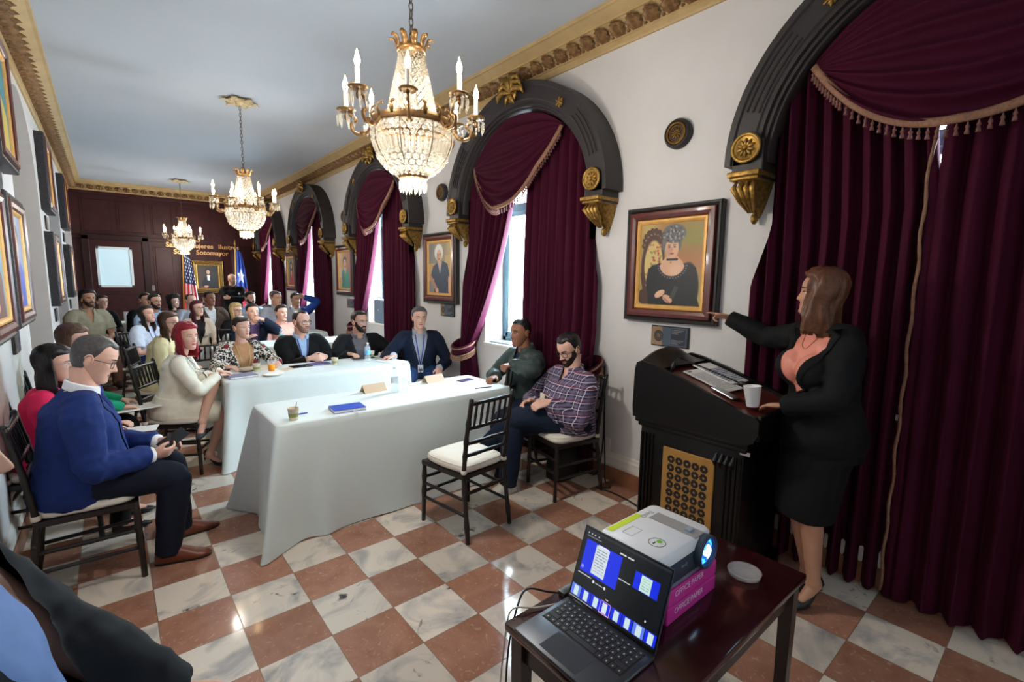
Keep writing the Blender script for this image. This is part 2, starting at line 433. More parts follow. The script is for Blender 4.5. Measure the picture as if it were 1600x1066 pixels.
# ---- cornice: tan bands with a row of bronze acanthus leaves in the cove
def cornice(name, P, length):
    """P(t, out, z): t metres along the wall, out = distance from the wall"""
    mb = MB()
    prof = [(0, 3.40), (.016, 3.40), (.020, 3.415), (.020, 3.448), (.032, 3.452), (.032, 3.462), (.028, 3.466), (.045, 3.49), (.085, 3.53), (.112, 3.55), (.124, 3.55), (.124, 3.565), (.20, 3.60), (.222, 3.604), (.225, 3.61), (.225, CE), (0, CE)]
    k = max(2, int(length/.5))
    mb.k = 0; rows = [[P(length*i/k, o, z) for (o, z) in prof] for i in range(k+1)]
    mb.grid(rows, 0)
    # leaves
    sp = .145; n = int(length/sp)
    for i in range(n):
        t = (i+.5)*length/n
        rows = []
        for a in range(13):
            s = a/12; o = .032+s*.092+.026*math.sin(PI*s)+(.028*max(0, s-.7)*3); z = 3.464+s*.092-.02*math.sin(PI*s)-(.03*max(0, s-.7)/.3)
            wd = sp*(.33+.20*math.sin(PI*min(1, s*1.1)))*(1-.30*abs(math.sin(3.5*PI*s)))*(1 if s < .9 else .6)
            rows.append([P(t+wd*c, o+h*.02-.004*abs(c*2), z-h*.012) for c, h in ((-1, -.3), (-.72, .25), (-.4, .0), (0, .9), (.4, .0), (.72, .25), (1, -.3))])
        mb.grid(rows, 1)
        # small lower bead
        mb.ell(P(t, .038, 3.472), (.016, .016, .009), 1, nu=6, nv=4); mb.ell(P(t+sp/2, .038, 3.472), (.016, .016, .009), 1, nu=6, nv=4)
    o = struct(mb.build(name, [M_TAN, M_LEAF], smooth=False, fix=True)); return o
cornice('trim_1', lambda t, o, z: (RW-o, FW+t, z), BW-FW)
cornice('trim_2', lambda t, o, z: (LW+o, FW+t, z), BW-FW)
cornice('trim_3', lambda t, o, z: (LW+t, BW-o, z), RW-LW)
# ---- baseboards: marble strip under a painted moulding
def base(name, P, L):
    mb = MB(); mb.k = 0
    for i, (pr) in enumerate(([(0, 0), (.022, 0), (.022, .115), (.018, .12), (0, .12)], [(0, .12), (.016, .12), (.02, .14), (.02, .20), (.012, .215), (.008, .235), (0, .24)])):
        rows = [[P(t, o, z) for o, z in pr] for t in (0, L)]; mb.grid(rows, i)
    o = struct(mb.build(name, [M_MARB, M_TRIM], smooth=False))
base('baseboard_right', lambda t, o, z: (RW-o, FW+t, z), BW-FW)
y0 = FW
for i, c in enumerate(NICHE_Y+[None]):
    e = c-.98 if c else BW
    base('baseboard_left' if i == 0 else 'baseboard_left.%03d' % i, lambda t, o, z: (LW+o, y0+t, z), e-y0); y0 = (c or 0)+.98
# ---- windows in the deep openings
M_FRAME = mat('window_metal', (62, 92, 102), .4, metal=.2)
def glass_mat():
    m = bpy.data.materials.new('window_glass'); m.use_nodes = True; nt = m.node_tree; nt.nodes.remove(nt.nodes['Principled BSDF'])
    t = nt.nodes.new('ShaderNodeBsdfTransparent'); g = nt.nodes.new('ShaderNodeBsdfGlossy'); g.inputs['Roughness'].default_value = .02
    mx = nt.nodes.new('ShaderNodeMixShader'); mx.inputs[0].default_value = .06
    nt.links.new(t.outputs[0], mx.inputs[1]); nt.links.new(g.outputs[0], mx.inputs[2]); nt.links.new(mx.outputs[0], nt.nodes['Material Output'].inputs[0]); return m
M_GLASS = glass_mat()
for i, c in enumerate(WIN_Y):
    x = RW+.24; mb = MB(); a, b = c-OPW(i), c+OPW(i)
    def bar(y0, y1, z0, z1, d=.05, k=0): mb.bbox((x, y0, z0), (x+d, y1, z1), .006)
    bar(a, b, OP_B, OP_B+.06); bar(a, b, OP_T-.06, OP_T); bar(a, a+.06, OP_B, OP_T); bar(b-.06, b, OP_B, OP_T)
    bar(c-.035, c+.035, OP_B, OP_T, .06); bar(a, b, 2.36, 2.44, .06)
    for s in ((-1, 1) if i else ()):
        q = c+s*.325
        bar(q-.285, q-.24, OP_B+.06, 2.36, .035); bar(q+.24, q+.285, OP_B+.06, 2.36, .035); bar(q-.285, q+.285, OP_B+.06, OP_B+.11, .035); bar(q-.285, q+.285, 2.31, 2.36, .035)
    wn = struct(mb.build('window_%d' % (i+1), M_FRAME, smooth=False))
    mb = MB(); mb.box((x+.026, a, OP_B), (x+.03, b, OP_T)); mb.build('pane', M_GLASS, wn, smooth=False)
    mb = MB(); mb.bbox((x-.02, c+.05, 1.62), (x, c+.075, 1.75), .004); mb.bbox((x-.03, c+.05, 1.73), (x-.018, c+.075, 1.84), .003); mb.build('window_handle', mat('grey_metal', (120, 128, 132), .35, metal=.8), wn, smooth=False)
    mb = MB(); mb.bbox((RW-.015, a-.03, OP_B-.03), (RW+.24, b+.03, OP_B+.004), .006); mb.build('window_sill', M_TRIM, wn, smooth=False)
    # portal: tells the renderer where the sky's light comes in
    l = bpy.data.lights.new('sky_portal', 'AREA'); l.shape = 'RECTANGLE'; l.size = OP_T-OP_B; l.size_y = OPW(i)*2; l.cycles.is_portal = True
    o = bpy.data.objects.new('sky_portal', l); COL.objects.link(o); o.location = (RW+WT+.01, c, (OP_B+OP_T)/2); o.rotation_euler = (0, math.radians(90), 0)
# ------------------------------------------------------------------ arches, curtains, medallions
M_ARCH = mat('arch_dark_wood', (41, 34, 34), .5, var=.15, scale=5)
M_GOLD = mat('antique_gold', (152, 116, 56), .42, metal=.7, var=.5, scale=45)
M_GOLDD = mat('dark_gold', (110, 80, 36), .45, metal=.7, var=.3, scale=50)
AV = .945
M_VELV = mat('burgundy_velvet', (60, 6, 31), .8, sheen=.12, spec=.15, var=.12, scale=3)
M_FRINGE = mat('fringe', (112, 70, 64), .8, var=.3, scale=60)
M_CORD = mat('fringe_gold', (132, 92, 70), .7, var=.25, scale=80)
ORD = ['first', 'second', 'third', 'fourth', 'fifth']
WHERE = ['of the dark closed window', 'of the nearest bright window', 'of the second bright window', 'of the third bright window', 'of the furthest window']
def rosette(mb, c, r, n=9, axis=-1, k=0):
    """carved flower facing -x"""
    c = Vector(c)
    for i in range(n):
        a = 2*PI*i/n; M = Matrix.Rotation(a, 3, 'X')
        mb.ell(c+M @ Vector((0, 0, r*.55)), (r*.22, r*.2, r*.45), k, M, nu=8, nv=5)
    mb.ell(c+Vector((-r*.12, 0, 0)), (r*.25, r*.26, r*.26), k, nu=8, nv=6)
def ringx(mb, c, R, r, k=0, n=28):
    mb.tube([(c[0], c[1]+R*math.cos(2*PI*i/n), c[2]+R*math.sin(2*PI*i/n)) for i in range(n)], r, 8, k, close=True, up=(1, 0, 0))
def acanthus(mb, pts, r0, k=0):
    mb.tube(pts, [r0*math.sin(PI*(.12+.8*i/(len(pts)-1))) for i in range(len(pts))], 7, k)
def arch_hood(c, i):
    root = thing('arch_hood', 'dark wooden arch hood with gilt carvings over the curtains '+WHERE[i], 'window arch', (RW, c, 2.30), 'dark arch hoods over the windows', absolute=True)
    mb = MB(); n = 40; z0 = 2.33
    prof = [(.86, .0), (.86, .13), (.872, .15), (.885, .15), (.892, .17), (.91, .17), (.918, .19), (.94, .19), (.95, .20), (1.055, .20), (1.065, .212), (1.10, .212), (1.10, 0)]
    rows = []
    for k in range(n+1):
        a = PI*k/n; rows.append([(RW-d, c-r*math.cos(a), z0+AV*r*math.sin(a)) for r, d in prof])
    mb.grid(rows)
    for s in (-1, 1):
        mb.add([(RW-d, c+s*r, z0) for r, d in prof], [tuple(range(len(prof)))])
    # fluted grooves lines near the springing
    for s in (-1, 1):
        for q in (.965, 1.0, 1.035): mb.tube([(RW-.203, c+s*q*math.cos(t), z0+AV*q*math.sin(t)) for t in [.30+.42*j/8 for j in range(9)]], .006, 5)
    mb.build('arch', M_ARCH, root, angle=35)
    # keystone ornament
    mb = MB(); K = (RW-.235, c-.0, z0+AV*1.02)
    rosette(mb, K, .055, 7)
    for s in (-1, 1):
        for q, w in ((.13, .06), (.10, .11), (.16, .00)):
            p0 = Vector(K); acanthus(mb, [p0, p0+Vector((-.025, s*q*.5, w*.9+.02)), p0+Vector((-.01, s*q, w)), p0+Vector((0, s*(q+.02), w-.045))], .026)
        acanthus(mb, [Vector(K), Vector(K)+Vector((-.02, s*.03, -.05)), Vector(K)+Vector((0, s*.06, -.10))], .022)
    acanthus(mb, [Vector(K), Vector(K)+Vector((-.03, 0, .07)), Vector(K)+Vector((-.005, 0, .13))], .03)
    mb.ell((K[0]+.015, K[1], K[2]), (.022, .07, .08), nu=10, nv=6)
    mb.build('keystone_ornament', M_GOLD, root)
    for s in (-1, 1):
        mb = MB(); a = .92; rosette(mb, (RW-.215, c+s*.985*math.cos(a), z0+AV*.985*math.sin(a)), .045, 6); mb.ell((RW-.205, c+s*.985*math.cos(a), z0+AV*.985*math.sin(a)), (.014, .032, .032), nu=10, nv=5); mb.build('rosette', M_GOLD, root)
        # block with round medallion
        mb = MB(); y = c+s*.97; mb.bbox((RW-.20, y-.09, 2.24), (RW-.0, y+.09, 2.46), .008); mb.build('pier_block', M_ARCH, root, smooth=False)
        mb = MB(); m = (RW-.215, y, 2.415)
        mb.lathe([(0, 0), (.078, 0), (.082, .01), (.074, .02), (.062, .012), (0, .012)], m, 28, 0, Matrix.Rotation(math.radians(-90), 3, 'Y')); ringx(mb, (m[0]-.012, m[1], m[2]), .076, .011); rosette(mb, (m[0]-.014, m[1], m[2]), .055, 10)
        mb.build('round_medallion', M_GOLD, root)
        # corbel bracket
        mb = MB(); mb.bbox((RW-.25, y-.092, 2.255), (RW, y+.092, 2.285), .006); mb.bbox((RW-.235, y-.082, 2.235), (RW, y+.082, 2.256), .006)
        rows = []
        for t in range(9):
            u = t/8; z = 2.235-.20*u; wd = .068*(1-u)**.8+.010; d = .205*(1-u)**1.1+.03
            rows.append([(RW-d*math.cos(q)*.98, y+wd*math.sin(q), z) for q in [-PI/2+PI*j/10 for j in range(11)]])
        mb.grid(rows)
        for q in (-.05, -.017, .017, .05): acanthus(mb, [(RW-.20, y+q, 2.235), (RW-.235, y+q*1.1, 2.19), (RW-.17, y+q*.8, 2.13), (RW-.10, y+q*.3, 2.06)], .019)
        mb.ell((RW-.05, y, 2.03), (.03, .02, .035), nu=8, nv=6)
        mb.build('corbel', M_GOLD, root)
    return root
def drape(name, label, rows_fn, nv, nu, folds, amp, group, loc, cc=None):
    """rows_fn(t) -> (y0, y1, z, x) ; folds run down the cloth"""
    mb = MB(); rows = []
    for i in range(nv+1):
        t = i/nv; y0, y1, z, x, am = rows_fn(t); r = []
        for j in range(nu+1):
            s = j/nu; ph = folds*2*PI*s
            wv = math.sin(ph+.5*math.sin(2.1*s*PI+1.3*t))+.30*math.sin(2*ph+1.0+2*t)+.2*noise.noise(Vector((s*9, t*2.2, loc[1])))
            zz = z(s) if callable(z) else z
            yy = lerp(y0, y1, s)+.004*math.sin(2*ph)
            if cc is not None: lim = interp(zz, [1.45, 1.97], [1.0, .845]); yy = max(cc-lim, min(cc+lim, yy))
            r.append((x-am*max(0, 1+wv)*.5-.004*(1+noise.noise(Vector((s*6, t*5, loc[1]*3)))), yy, zz))
        rows.append(r)
    back = [[(p[0]+.006, p[1], p[2]) for p in r] for r in rows]
    mb.grid(rows); mb.grid(back)
    o = mb.build(name, M_VELV, None); rebase(o, loc)
    return tag(o, label, 'curtain', group)
def swag(c, i, yl, yr, zl, zr, yb, zb):
    """draped valance: left/right attach points and lowest point (world y, z)"""
    z0 = 2.33; R = .845; mb = MB(); rows = []; nu, nv = 40, 64
    aL = math.atan2(zl-z0, yl-c); aR = math.atan2(zr-z0, yr-c)
    for k in range(nv+1):
        t = k/nv; row = []
        for j in range(nu+1):
            s = j/nu
            a = lerp(aL, aR, s); top = Vector((0, c+R*math.cos(a), z0+AV*R*math.sin(a)))
            # lower edge: curve through the two attach points and the low point
            bl = Vector((0, yl, zl)); br = Vector((0, yr, zr)); ct = Vector((0, yb, zb))*2-(bl+br)*.5
            low = bl*(1-s)**2+ct*2*s*(1-s)+br*s*s
            low.z -= .10*(math.sin(PI*s)**1.0)*(1-abs(2*s-1))*.0
            p = top.lerp(low, t)
            belly = math.sin(PI*s)**.7
            ph_ = t*PI*7+.5*math.sin(PI*s*2)+.9*(2*s-1)**2; fold = (1-abs(math.sin(ph_)))**1.2*.075*belly*(.45+.55*t)+.03*belly*math.sin(PI*t)
            row.append((RW-.125-fold-.02*t*belly, p.y, p.z))
        rows.append(row)
    mb.grid(rows); mb.grid([[(p[0]+.006, p[1], p[2]) for p in r] for r in rows])
    o = mb.build('swag_valance', M_VELV, None); rebase(o, (RW-.1, c, z0))
    tag(o, 'draped burgundy velvet swag with tasselled fringe at the top '+WHERE[i], 'curtain swag', 'swags at the tops of the windows')
    edge = rows[-1]; off = Vector((RW-.1, c, z0)); mb = MB()
    pts = [Vector(p)-off+Vector((-.008, 0, 0)) for p in edge]
    mb.tube(pts, [(.009, .020)]*len(pts), 8, up=(0, 0, 1)); mb.build('braid', M_CORD, o)
    mb = MB(); fine = []
    for a, b in zip(pts, pts[1:]):
        L = (b-a).length; k = max(1, int(L/.022))
        for q in range(k): fine.append(a.lerp(b, q/k))
    for p in fine:
        mb.lathe([(.003, 0), (.004, -.010), (.008, -.016), (.009, -.022), (.005, -.027), (.009, -.040), (.010, -.050)], p+Vector((0, 0, -.022)), 6)
    mb.build('fringe', M_FRINGE, o)
def tieback(y, z, i, side, w=.13):
    mb = MB(); x = RW-.13; n = 26
    ring = [Vector((x-.10*math.sin(2*PI*k/n)-.0, y+w*math.cos(2*PI*k/n), z-.05*math.sin(2*PI*k/n))) for k in range(n)]
    mb.rings([[p+Vector((0, 0, h))+ (p-Vector((x, y, z)))*g for p in ring] for h, g in ((.045, -.06), (.05, .06), (0, .12), (-.05, .08), (-.045, -.05))], close=True)
    lb = 'fringed burgundy tieback holding the %s curtain %s' % (side, WHERE[i])
    o = mb.build('curtain_tieback', M_VELV, None); rebase(o, (x, y, z)); tag(o, lb, 'curtain tieback', 'fringed curtain tiebacks')
    mb = MB(); off = Vector((x, y, z))
    for h in (.03, -.045): mb.tube([(p-off)*1.16+Vector((0, 0, h)) for p in ring], .008, 6, close=True, up=(0, 0, 1))
    for k in range(n*2):
        a = 2*PI*k/(n*2); p = Vector((-.10*math.sin(a), w*math.cos(a), -.05*math.sin(a)))*1.18+Vector((0, 0, -.05))
        mb.lathe([(.004, 0), (.009, -.015), (.006, -.022), (.011, -.045)], p, 6)
    mb.build('fringe', M_CORD, o)
for i, c in enumerate(ARCH_Y):
    arch_hood(c, i); R0 = .93; z0 = 2.33; X = RW-.010
    def arch_top(y, c=c): return z0+AV*math.sqrt(max(0.0, .855**2-min(.84, abs(y-c))**2))-.005
    if i == 0:
        for sd, (ya, yb) in (('far', (c+.95, c+.11)), ('near', (c-.95, c+.13))):
            def rf(t, ya=ya, yb=yb):
                def zf(s): 
                    y = lerp(ya, yb, s); zt = arch_top(y); return lerp(zt, .015, t)
                gap = .12*max(0, 1-t*2.9)
                return (ya, yb+(gap if ya > c else -gap*.3), zf, X-(.0 if ya > c else .012), .085)
            o = drape('velvet_curtain', 'full burgundy velvet curtain hanging straight, %s half of the dark closed window behind the speaker' % sd, rf, 60, 130, 9.5, .1, 'velvet curtain panels', (X, (ya+yb)/2, 0), c)
        mb = MB(); pts = [(X-.085-.006*math.sin(k*.5), c+.16-.06*max(0, 1-k*.12)-.004*math.sin(k), 2.62-2.58*k/60) for k in range(61)]
        mb.tube(pts, [.007+.002*(k % 2) for k in range(61)], 6); tag(rebase(mb.build('twisted_rope', M_CORD, None), (X-.07, c+.05, 0)), 'twisted gold cord trim down the edge of the dark curtain behind the speaker', 'cord')
        swag(c, i, c+.68, c-.68, z0+.46, z0+.46, c+.06, 2.36)
    else:
        # right hand (near) panel: straight
        def rf(t, c=c):
            ya, yb = c-.93, c-.06+.05*math.sin(PI*t)+.04*t
            pin = max(0, 1-abs(t-.70)/.2)*.05
            def zf(s): y = lerp(ya, yb, s); return lerp(arch_top(y), .015, t)
            return (ya+pin-.02*t, yb-.02, zf, X, .075)
        drape('velvet_curtain', 'burgundy velvet curtain hanging straight on the near side '+WHERE[i], rf, 50, 100, 8.5, .08, 'velvet curtain panels', (X, c-.5, 0), c)
        # left hand (far) panel: swept to the side and tied back
        zt_ = .92
        def rf2(t, c=c):
            ya = c+.94; yb0 = c+.16
            def zf(s): 
                y = lerp(c+.93, c+.16, s); top = arch_top(y); return lerp(top, .015, t)
            z = lerp(3.1, .015, t)
            if z > zt_:
                u = (3.1-z)/(3.1-zt_); yb = lerp(c+.10, c+.80, max(0, (u-.12)/.88)**1.7); ya = lerp(c+.93, c+.99, u)
                am = lerp(.07, .10, u)
            else:
                u = (zt_-z)/zt_; yb = lerp(c+.80, c+.70, min(1, u*2)); ya = lerp(c+.99, c+1.0, u); am = .09
            return (ya, yb, zf, X-.01, am)
        drape('velvet_curtain', 'burgundy curtain swept aside and tied back on the far side '+WHERE[i], rf2, 60, 90, 7.0, .08, 'velvet curtain panels', (X, c+.7, 0), c)
        tieback(c+.90, zt_-.01, i, 'far', .14)
        if i == 1: tieback(c-.93, .93, i, 'near', .085)
        swag(c, i, c+.69, c-.55, z0+.44, z0+.59, c+.16, 2.33)
for i, y in enumerate(PIER_Y):
    mb = MB(); m = (RW, y, 2.655); Mx = Matrix.Rotation(math.radians(-90), 3, 'Y')
    mb.lathe([(0, 0), (.10, 0), (.10, .03), (.092, .045), (.08, .05), (.074, .04), (0, .04)], m, 32, 0, Mx)
    lb = ['beside the dark closed window', 'above the portrait of a white-haired woman', 'above the portrait of a woman in green', 'furthest down the window wall'][i]
    o = rebase(mb.build('wall_medallion', M_ARCH, None, angle=40), m); tag(o, 'round dark wall medallion with a gilt flower, '+lb, 'wall medallion', 'round wall medallions')
    mb = MB(); ringx(mb, (-.045, 0, 0), .067, .010); ringx(mb, (-.04, 0, 0), .052, .005); rosette(mb, (-.04, 0, 0), .042, 10); mb.build('gilt_flower', M_GOLDD, o)

# ------------------------------------------------------------------ pictures
M_FRAMEO = mat('frame_black_wood', (34, 28, 28), .4, var=.2, scale=30)
M_FRAMER = mat('frame_red_mahogany', (92, 36, 30), .3, var=.25, scale=14, coat=.3)
M_LINER = mat('frame_gold_liner', (226, 172, 96), .4, metal=.25, var=.1, scale=20)
M_PNT = paint_mat('painted_canvas', .5)
def frame_parts(root, w, h, d, cols, mats, fw):
    """hung on a wall: local x out of the wall, y along, z up, centre at the origin; nested frames"""
    names = ['frame', 'inner_moulding', 'liner']; a, b = w/2, h/2; dd = [d, d+.012, d-.004]
    for k in range(len(fw)):
        n = fw[k]; mb = MB(); prof = [(0, 0), (0, dd[k]-.012), (.006, dd[k]-.002), (n*.5, dd[k]), (n-.006, dd[k]-.008), (n, dd[k]-.016), (n, 0)]
        rows = []
        for (sy, sz) in ((-1, -1), (1, -1), (1, 1), (-1, 1), (-1, -1)):
            rows.append([(q, sy*(a-o), sz*(b-o)) for o, q in prof])
        mb.grid(rows, 0, closeu=True); mb.build(names[k], mats[k], root, smooth=False)
        a -= n; b -= n
    return a, b
def portrait(p, side, label, group, painter, w=.76, h=.84, depth=.06, name='framed_portrait', tilt=0.0, fw=(.035, .055, .035), mats=None):
    """p: centre on the wall; side 'R','L','B'"""
    rz = {'R': PI, 'L': 0, 'B': -PI/2}[side]
    root = thing(name, label, 'framed portrait', p, group, rz)
    if tilt: root.rotation_euler = (0, tilt, rz)
    a, b = frame_parts(root, w, h, depth, None, mats or [M_FRAMEO, M_FRAMER, M_LINER], fw)
    pt = painter()
    # seen from the room the picture's left is at +y (L,B walls: depends on rz) -> local left is -y? looking along -x: right hand is +y
    pt.object('canvas', (depth-.02, -a, b), (0, 2*a, 0), (0, 0, -2*b), M_PNT, root)
    return root
def plaque(p, side, label, group, w=.30, h=.15):
    rz = {'R': PI, 'L': 0, 'B': -PI/2}[side]; root = thing('wall_plaque', label, 'plaque', p, group, rz)
    mb = MB(); mb.bbox((0, -w/2, -h/2), (.018, w/2, h/2), .005); mb.build('plaque_board', mat('plaque_black', (40, 40, 44), .3), root, smooth=False)
    q = Paint(72, 36, (74, 86, 100)); q.rect(0, 0, .30, 1, (150, 120, 90)); q.rect(.55, .08, .95, .92, (46, 50, 60))
    for k in range(9): q.line(.58, .16+k*.085, .90-.08*(k % 3), .16+k*.085, .012, (140, 140, 140))
    q.ell(.2, .5, .13, .30, (40, 38, 38)); q.ell(.2, .5, .10, .23, (110, 92, 70))
    for k in range(8): q.ell(.2+.07*math.cos(k*PI/4), .5+.16*math.sin(k*PI/4), .022, .05, (44, 40, 40))
    q.object('plaque_print', (.0195, -w/2+.008, h/2-.008), (0, w-.016, 0), (0, 0, -h+.016), paint_mat('plaque_print', .3), root)
SK, SKS = (214, 164, 132), (176, 122, 96)
def face(q, cx, cy, r, skin=SK, hair=(120, 110, 105), lips=(150, 70, 64), back=1.25, asp=1.0, up=.35):
    q.ell(cx, cy-r*up, r*back, r*back*1.12*asp, hair); q.ell(cx+r*.05, cy+r*.15*asp, r*.80, r*1.12*asp, skin)
    q.ell(cx-r*.30, cy+r*.45*asp, r*.42, r*.55*asp, tuple(v*.9 for v in skin), soft=.8)
    for s in (-1, 1): q.ell(cx+s*r*.32+r*.05, cy+r*.0, r*.15, r*.07*asp, (60, 44, 40)); q.line(cx+s*r*.32+r*.05-.16*r, cy-r*.2*asp, cx+s*r*.32+.21*r, cy-r*.22*asp, r*.05, (110, 80, 70))
    q.line(cx+r*.06, cy+r*.1, cx+r*.0, cy+r*.42*asp, r*.05, tuple(v*.82 for v in skin)); q.ell(cx+r*.06, cy+r*.70*asp, r*.24, r*.09*asp, lips)
def paint_grand():
    q = Paint(150, 178, (150, 120, 74)); q.grad((168, 140, 80), (182, 92, 66), .2, .8); q.mottle(7, 3, 4); q.ell(.85, .15, .35, .22, (140, 128, 62), soft=1.2); q.ell(.92, .85, .28, .35, (166, 150, 92), soft=1.2)
    W = (74, 48, 40)
    q.ell(.22, .52, .20, .40, W); q.ell(.23, .50, .155, .30, (204, 178, 112))
    r = np.random.RandomState(2)
    for _ in range(60): x, y = .23+r.uniform(-.13, .13), .5+r.uniform(-.26, .26); q.ell(x, y, .018, .014, [(176, 80, 60), (150, 140, 80), (190, 110, 84)][r.randint(3)])
    for k in range(26): a = PI*k/25; q.ell(.22-.17*math.cos(a), .26-.16*math.sin(a)+.03*math.sin(k*2.1), .035, .03, W); q.ell(.22-.16*math.cos(a), .27-.15*math.sin(a), .012, .012, (150, 118, 74))
    q.ell(.10, .90, .12, .10, W); q.line(.04, .62, .12, .95, .03, W); q.line(.1, .8, .42, .97, .035, W)
    BL = (30, 30, 32)
    q.poly([(.16, 1), (.14, .55), (.32, .48), (.72, .48), (.92, .54), (.94, .86), (1.0, 1)], BL); q.ell(.80, .78, .17, .30, BL); q.ell(.25, .72, .13, .22, BL)
    q.poly([(.38, .46), (.44, .40), (.62, .40), (.70, .47), (.74, .52), (.54, .66), (.33, .54)], SK); q.ell(.54, .54, .20, .13, SK); q.ell(.60, .58, .1, .08, (224, 178, 148), soft=.8)
    for k in range(16):
        a = PI*(k+.5)/16; x, y = .54-.23*math.cos(a), .50+.165*math.sin(a); q.ell(x, y, .03, .026, BL); q.ell(x+.004, y, .012, .010, (120, 110, 104))
    q.poly([(.45, .30), (.60, .30), (.62, .44), (.44, .44)], (200, 150, 120))
    face(q, .52, .29, .135, SK, (104, 100, 100), asp=.84, back=1.18)
    q.ell(.55, .13, .19, .115, (96, 92, 92)); 
    for k in range(30): x, y = .55+.17*math.cos(k*2.4)*((k % 5+2)/6), .13+.10*math.sin(k*2.4)*((k % 5+2)/6); q.ell(x, y, .022, .012, (150, 146, 144) if k % 2 else (70, 66, 66), k*.7)
    q.line(.46, .44, .62, .44, .014, (34, 28, 28)); q.ell(.52, .475, .014, .014, (150, 130, 110))
    q.ell(.36, .86, .09, .04, (220, 172, 140), -.4); q.ell(.49, .92, .085, .045, (214, 164, 132), .35); q.poly([(.52, .90), (.60, .76), (.66, .78), (.58, .93)], (66, 66, 60))
    for k in range(4): q.line(.42+k*.022, .90+k*.012, .47+k*.022, .95+k*.008, .006, (170, 120, 96))
    return q
def paint_white_hair():
    q = Paint(90, 120, (150, 138, 120)); q.grad((128, 124, 118), (176, 150, 104), .1, 1); q.mottle(9, 4, 9); q.rect(.75, .25, 1, .7, (190, 160, 104)); q.rect(0, .4, .3, .75, (188, 150, 96))
    B = (44, 58, 78)
    q.poly([(.08, .66), (.2, .46), (.42, .38), (.66, .36), (.86, .42), (.96, .70), (.88, .72), (.9, 1), (.24, 1), (.26, .74)], B); q.ell(.55, .75, .30, .3, B)
    q.poly([(.40, .38), (.62, .36), (.52, .62)], (150, 160, 170)); q.poly([(.44, .38), (.58, .37), (.51, .56)], SK)
    q.line(.1, .70, .35, .92, .05, SKS); q.line(.93, .70, .93, .95, .045, SK); q.ell(.38, .95, .07, .05, SK)
    face(q, .47, .24, .145, (216, 170, 140), (226, 222, 214), asp=.75, back=1.35); return q
def paint_green():
    q = Paint(70, 110, (180, 134, 88)); q.grad((196, 150, 96), (150, 74, 44), .2, 1); q.mottle(8, 4, 3)
    q.poly([(.2, 1), (.22, .55), (.42, .44), (.66, .44), (.88, .58), (.92, 1)], (34, 138, 122)); q.ell(.36, .78, .14, .2, (28, 116, 104)); q.poly([(.44, .44), (.64, .44), (.56, .62)], SK)
    q.ell(.12, .6, .10, .18, (200, 170, 140)); q.ell(.14, .8, .12, .1, (190, 140, 100)); face(q, .53, .28, .13, SK, (66, 44, 40), asp=.64); return q
def paint_long_hair():
    q = Paint(60, 100, (120, 120, 84)); q.grad((134, 134, 90), (96, 92, 66)); q.mottle(8, 4, 5)
    q.ell(.5, .42, .24, .30, (44, 30, 30)); q.poly([(.15, 1), (.2, .62), (.5, .5), (.8, .62), (.85, 1)], (140, 34, 44)); q.poly([(.4, .48), (.6, .48), (.5, .72)], SK); face(q, .5, .30, .13, SK, (44, 30, 30), asp=.6); return q
def paint_judge():
    q = Paint(70, 84, (46, 34, 30)); q.grad((70, 52, 40), (34, 26, 24)); q.poly([(.18, 1), (.22, .72), (.40, .48), (.62, .48), (.86, .72), (.95, 1)], (26, 24, 28))
    q.poly([(.46, .42), (.60, .42), (.58, .66), (.48, .64)], (214, 208, 200)); q.ell(.40, .92, .12, .045, (196, 140, 112)); q.poly([(.1, 1), (.15, .9), (.4, .97), (.4, 1)], (110, 70, 66)); face(q, .52, .27, .10, (206, 156, 126), (36, 26, 24), asp=.83); return q
def paint_left(bgc, dress, hair, seed):
    def f():
        q = Paint(56, 84, bgc); q.grad(bgc, tuple(v*.75 for v in bgc), 0, 1.2); q.mottle(8, 4, seed)
        q.poly([(.1, 1), (.14, .62), (.38, .48), (.64, .48), (.88, .62), (.92, 1)], dress); q.poly([(.42, .46), (.6, .46), (.5, .6)], SK); q.ell(.45, .9, .14, .05, SK)
        face(q, .5, .28, .14, SK, hair, asp=.68); return q
    return f
RG = 'portraits along the window wall'
portrait((RW, PIER_Y[0], 1.765), 'R', 'large framed portrait of a woman in black lace, above the lectern', RG, paint_grand, .735, .825)
portrait((RW, PIER_Y[1]+.03, 1.775), 'R', 'framed portrait of a white-haired woman between the two nearest bright windows', RG, paint_white_hair, .74, .84)
portrait((RW, PIER_Y[2], 1.775), 'R', 'framed portrait of a woman in a green jacket on the window wall', RG, paint_green, .74, .84)
portrait((RW, PIER_Y[3], 1.775), 'R', 'framed portrait of a long-haired woman, furthest along the window wall', RG, paint_long_hair, .72, .82)
for i, (y, z, lb) in enumerate(((-.475, 1.25, 'under the portrait of the woman in black lace'), (2.50, 1.28, 'under the portrait of the white-haired woman'), (5.5, 1.23, 'under the portrait of the woman in green'), (8.55, 1.25, 'under the portrait furthest along the window wall'))):
    plaque((RW, y, z), 'R', 'small dark plaque with a round seal '+lb, 'plaques under the portraits')
M_FRORN = mat('frame_ornate_black', (36, 34, 40), .45, bump=.6, bscale=60, var=.5, scale=70)
LG = 'framed portraits along the left wall'
